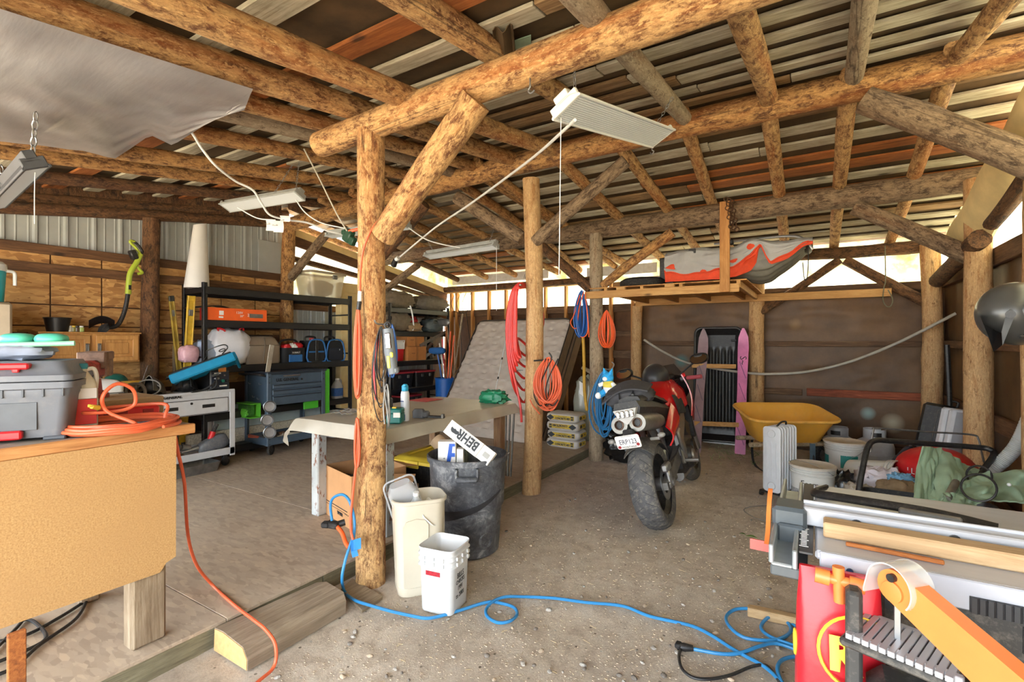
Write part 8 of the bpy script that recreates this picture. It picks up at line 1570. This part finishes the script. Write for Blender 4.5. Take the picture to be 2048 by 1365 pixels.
tag(part('push_stick', M['black'], None, lambda q: q.tube(spline([(.03, 2.1, ZT + .02), (.0, 1.99, ZT + .025), (.1, 1.955, ZT + .03), (.3, 1.93, ZT + .03), (.44, 1.90, ZT + .02)], 6), .016, 8, flat=.6)), 'long black push stick lying on the saw table behind the fence', 'push stick')
t2 = thing('mitre_gauge', 'grey mitre gauge lying behind the saw fence', 'gauge', (.24, 1.83, ZT + .001)); part('bar', M['dsteel'], t2, lambda q: q.box((-.05, .0, .012), (.16, .03, .02), .003, Matrix.Rotation(.6, 3, 'Z')), False); part('head', M['dsteel'], t2, lambda q: q.box((.04, .0, .03), (.14, .02, .05), .004, Matrix.Rotation(-.15, 3, 'Z')), False)
t2 = thing('blade_guard', 'black guard with red teeth lying on the saw table', 'guard', (.40, 1.81, ZT + .001)); part('bar', M['black'], t2, lambda q: q.box((0, 0, .02), (.2, .02, .03), .004), False)
for k in range(6): part('tooth', M['red'], t2, lambda q: q.box((-.08 + .03 * k, -.012, .026), (.016, .008, .02), .002), False)
bd = plankmat('pale_pine_board', (206, 178, 140), (190, 160, 120), (154, 120, 84), 'x', bump=.08)
tag(part('pine_board', bd, None, lambda q: q.box((.49, 1.645, ZT + .022), (.94, .06, .042), .004, Matrix.Rotation(-.015, 3, 'Z')), False), 'long pale pine board lying along the front of the saw fence', 'board'); tag(part('wood_strip', M['brd_o'], None, lambda q: q.box((.17, 1.585, ZT + .006), (.2, .012, .01), .002, Matrix.Rotation(-.05, 3, 'Z')), False), 'thin reddish wood strip on the saw table in front of the pine board', 'strip')
# ---- scroll saw with orange arm
t = thing('scroll_saw', 'orange armed scroll saw with a slotted plate beneath the table saw', 'scroll saw', (.17, 1.33, 0))
A_, B_ = V3((.155, 1.37, .975)), V3((.36, 1.18, .90)); da = (B_ - A_).normalized(); ua = V3((0, 0, 1)); na = da.cross(ua).normalized(); AM = frame_m(A_, da, ua)
def SP(nm, mt, fn, sm=True): q = MB(); fn(q); q.v = [p_ - t.location for p_ in q.v]; return q.build(nm, mt, t, sm)
SP('upper_arm', so, lambda q: q.prism([(.008 + .034 * math.cos(a_), -.012 + .036 * math.sin(a_)) for a_ in [4.3 - .32 * i for i in range(10)]] + [(.34, -.02), (.34, -.10), (.2, -.085), (.05, -.055)], .04, AM @ Matrix.Translation((0, 0, -.02)))); SP('arm_boss', so, lambda q: q.lathe([(.022, .02), (.022, .026), (.012, .028)], 20, AM @ Matrix.Translation((.012, -.022, 0)))); SP('bolt', M['black'], lambda q: (q.lathe([(.009, .02), (.009, .03)], 14, AM @ Matrix.Translation((.004, .008, 0)))))
SP('blade_guard', glassy('clear_guard', (226, 228, 226), .4, .05), lambda q: q.solid(lambda u, v: AM @ V3((.008 - .048 * math.cos(PI * (1.25 * u - .12)) , -.012 + .05 * math.sin(PI * (1.25 * u - .12)) - .03 * (u < .08), -.034 + .068 * v)), 24, 4, .003)); SP('blade', M['steel'], lambda q: q.box(A_ + V3((-.0, -.0, -.115)), (.012, .004, .15), .001), False)
for k in range(12): SP('plate_bar', ac, lambda q: q.box((.088 + .0145 * k, 1.40 - .006 * k, .835), (.0127, .14, .012), .001, Matrix.Rotation(-.35, 3, 'Z')), False)
SP('plate_rim', ac, lambda q: (q.box((.175, 1.445, .833), (.2, .016, .014), .002, Matrix.Rotation(-.35, 3, 'Z')), q.box((.155, 1.318, .833), (.2, .016, .014), .002, Matrix.Rotation(-.35, 3, 'Z')))); SP('plate_base', sbk, lambda q: q.box((.165, 1.38, .815), (.2, .15, .02), .006, Matrix.Rotation(-.35, 3, 'Z')))
SP('lower_arm', so, lambda q: q.prism([(.05, -.22), (.34, -.16), (.34, -.3), (.2, -.31), (.06, -.28)], .04, AM @ Matrix.Translation((0, 0, -.02)))); SP('pedestal', sbk, lambda q: (q.box((.25, 1.33, .38), (.3, .2, .76), .03))); SP('side_post', sbk, lambda q: q.box((.076, 1.375, .5), (.032, .05, .86), .008))
# ---- red feed sack
t = thing('feed_sack', 'tall red printed feed sack standing left of the table saw', 'sack', (.05, 1.48, 0), math.radians(6)); rf = plain('red_sack_film', (206, 30, 44), .35, var=.08, sc=5, bump=.25)
part('sack', rf, t, lambda q: q.loft([[V3((p_.x + .006 * noise.noise(V3((p_.x * 12, z * 7, 2))), p_.y + .012 * noise.noise(V3((p_.x * 9, z * 6, 5))), z)) for p_ in rr(w_, d_, .03, 0, 4)] for w_, d_, z in ((.17, .1, 0), (.19, .13, .05), (.19, .14, .25), (.19, .135, .5), (.185, .11, .7), (.18, .07, .82), (.175, .03, .89), (.175, .014, .92))]))
FS = lambda x, z, o=.0: frame_m((x, -.076 - o, z), (1, 0, 0), (0, .0, 1)); ye = plain('sack_yellow', (236, 206, 60), .4); pu = plain('sack_purple', (150, 34, 110), .45)
yo = lambda z: -.004
part('print_panel', pu, t, lambda q: q.box((.02, -.073, .46), (.14, .006, .26), .001), False); part('oval', ye, t, lambda q: q.tube([V3((.035 + .085 * math.cos(a_), -.076 + .09 * max(0, (.755 + .085 * math.sin(a_)) - .70) + .02 * max(0, (.755 + .085 * math.sin(a_)) - .5), .755 + .085 * math.sin(a_))) for a_ in [2 * PI * i / 30 for i in range(30)]], .004, 6, closed=True))
text('R', .10, ye, t, frame_m((.0, -.069, .745), (1, 0, 0), (0, .22, 1)), bold=.005); text('FOR THE', .026, ye, t, FS(.0, .64, .001)); text('100%', .055, M['paper'], t, FS(.01, .585, .003), bold=.003); text('go', .045, ye, t, FS(.03, .53, .002)); text('S', .07, M['paper'], t, FS(-.02, .46, .002), bold=.003)
part('side_mark', ye, t, lambda q: q.tube([V3((-.094, .0 + .02 * math.cos(a_), .72 + .03 * math.sin(a_))) for a_ in [2 * PI * i / 16 for i in range(16)]], .004, 5, closed=True)); part('side_window', M['dsteel'], t, lambda q: q.box((-.07, -.072, .4), (.025, .004, .09), .001), False)
tag(part('wood_offcut', plankmat('offcut', (206, 182, 146), (186, 158, 118), (150, 120, 84), 'x'), None, lambda q: q.box(onz(1545, 1232, .03) + V3((.01, .0, 0)), (.26, .05, .05), .004, Matrix.Rotation(.1, 3, 'Z')), False), 'short wood offcut on the dirt left of the red sack', 'wood offcut')
# grass tufts and leaves on the dirt
gs = plain('grass_green', (96, 134, 60), .7, var=.2); t = thing('green_leaf', 'small green leaf lying on the dirt right of the motorcycle', 'leaf', gp(1503, 1075, .004))
part('blade', gs, t, lambda q: q.solid(lambda u, v: (.09 * u - .045, (.018 * math.sin(PI * u)) * (v - .5) * 2, .012 * math.sin(PI * u)), 8, 4, .001)); part('blade', gs, t, lambda q: q.solid(lambda u, v: (-.04 - .05 * u, .03 + (.012 * math.sin(PI * u)) * (v - .5) * 2, .008 * math.sin(PI * u)), 8, 4, .001))
q = MB()
for i in range(60):
    p_ = onz(rs.choice((1430, 1450, 1510, 1500, 1470)) + rs.uniform(-14, 14), rs.choice((890, 905, 915, 925)) + rs.uniform(-6, 6), 0); a_ = rs.uniform(0, 6.28); l_ = rs.uniform(.04, .1); q.tube([p_, p_ + V3((l_ * .5 * math.cos(a_), l_ * .5 * math.sin(a_), l_ * .5)), p_ + V3((l_ * math.cos(a_), l_ * math.sin(a_), l_ * .45))], [.003, .0025, .0005], 4)
tag(q.build('grass', gs, centre=False), kind='stuff')
cord('bent_wire', 'thin bent wire lying on the dirt left of the saw', [gp(x, y, .006) for x, y in ((1580, 1011), (1530, 1010), (1500, 1014), (1488, 1020), (1510, 1036), (1550, 1045), (1580, 1042))], .003, M['dsteel'], 'wire')
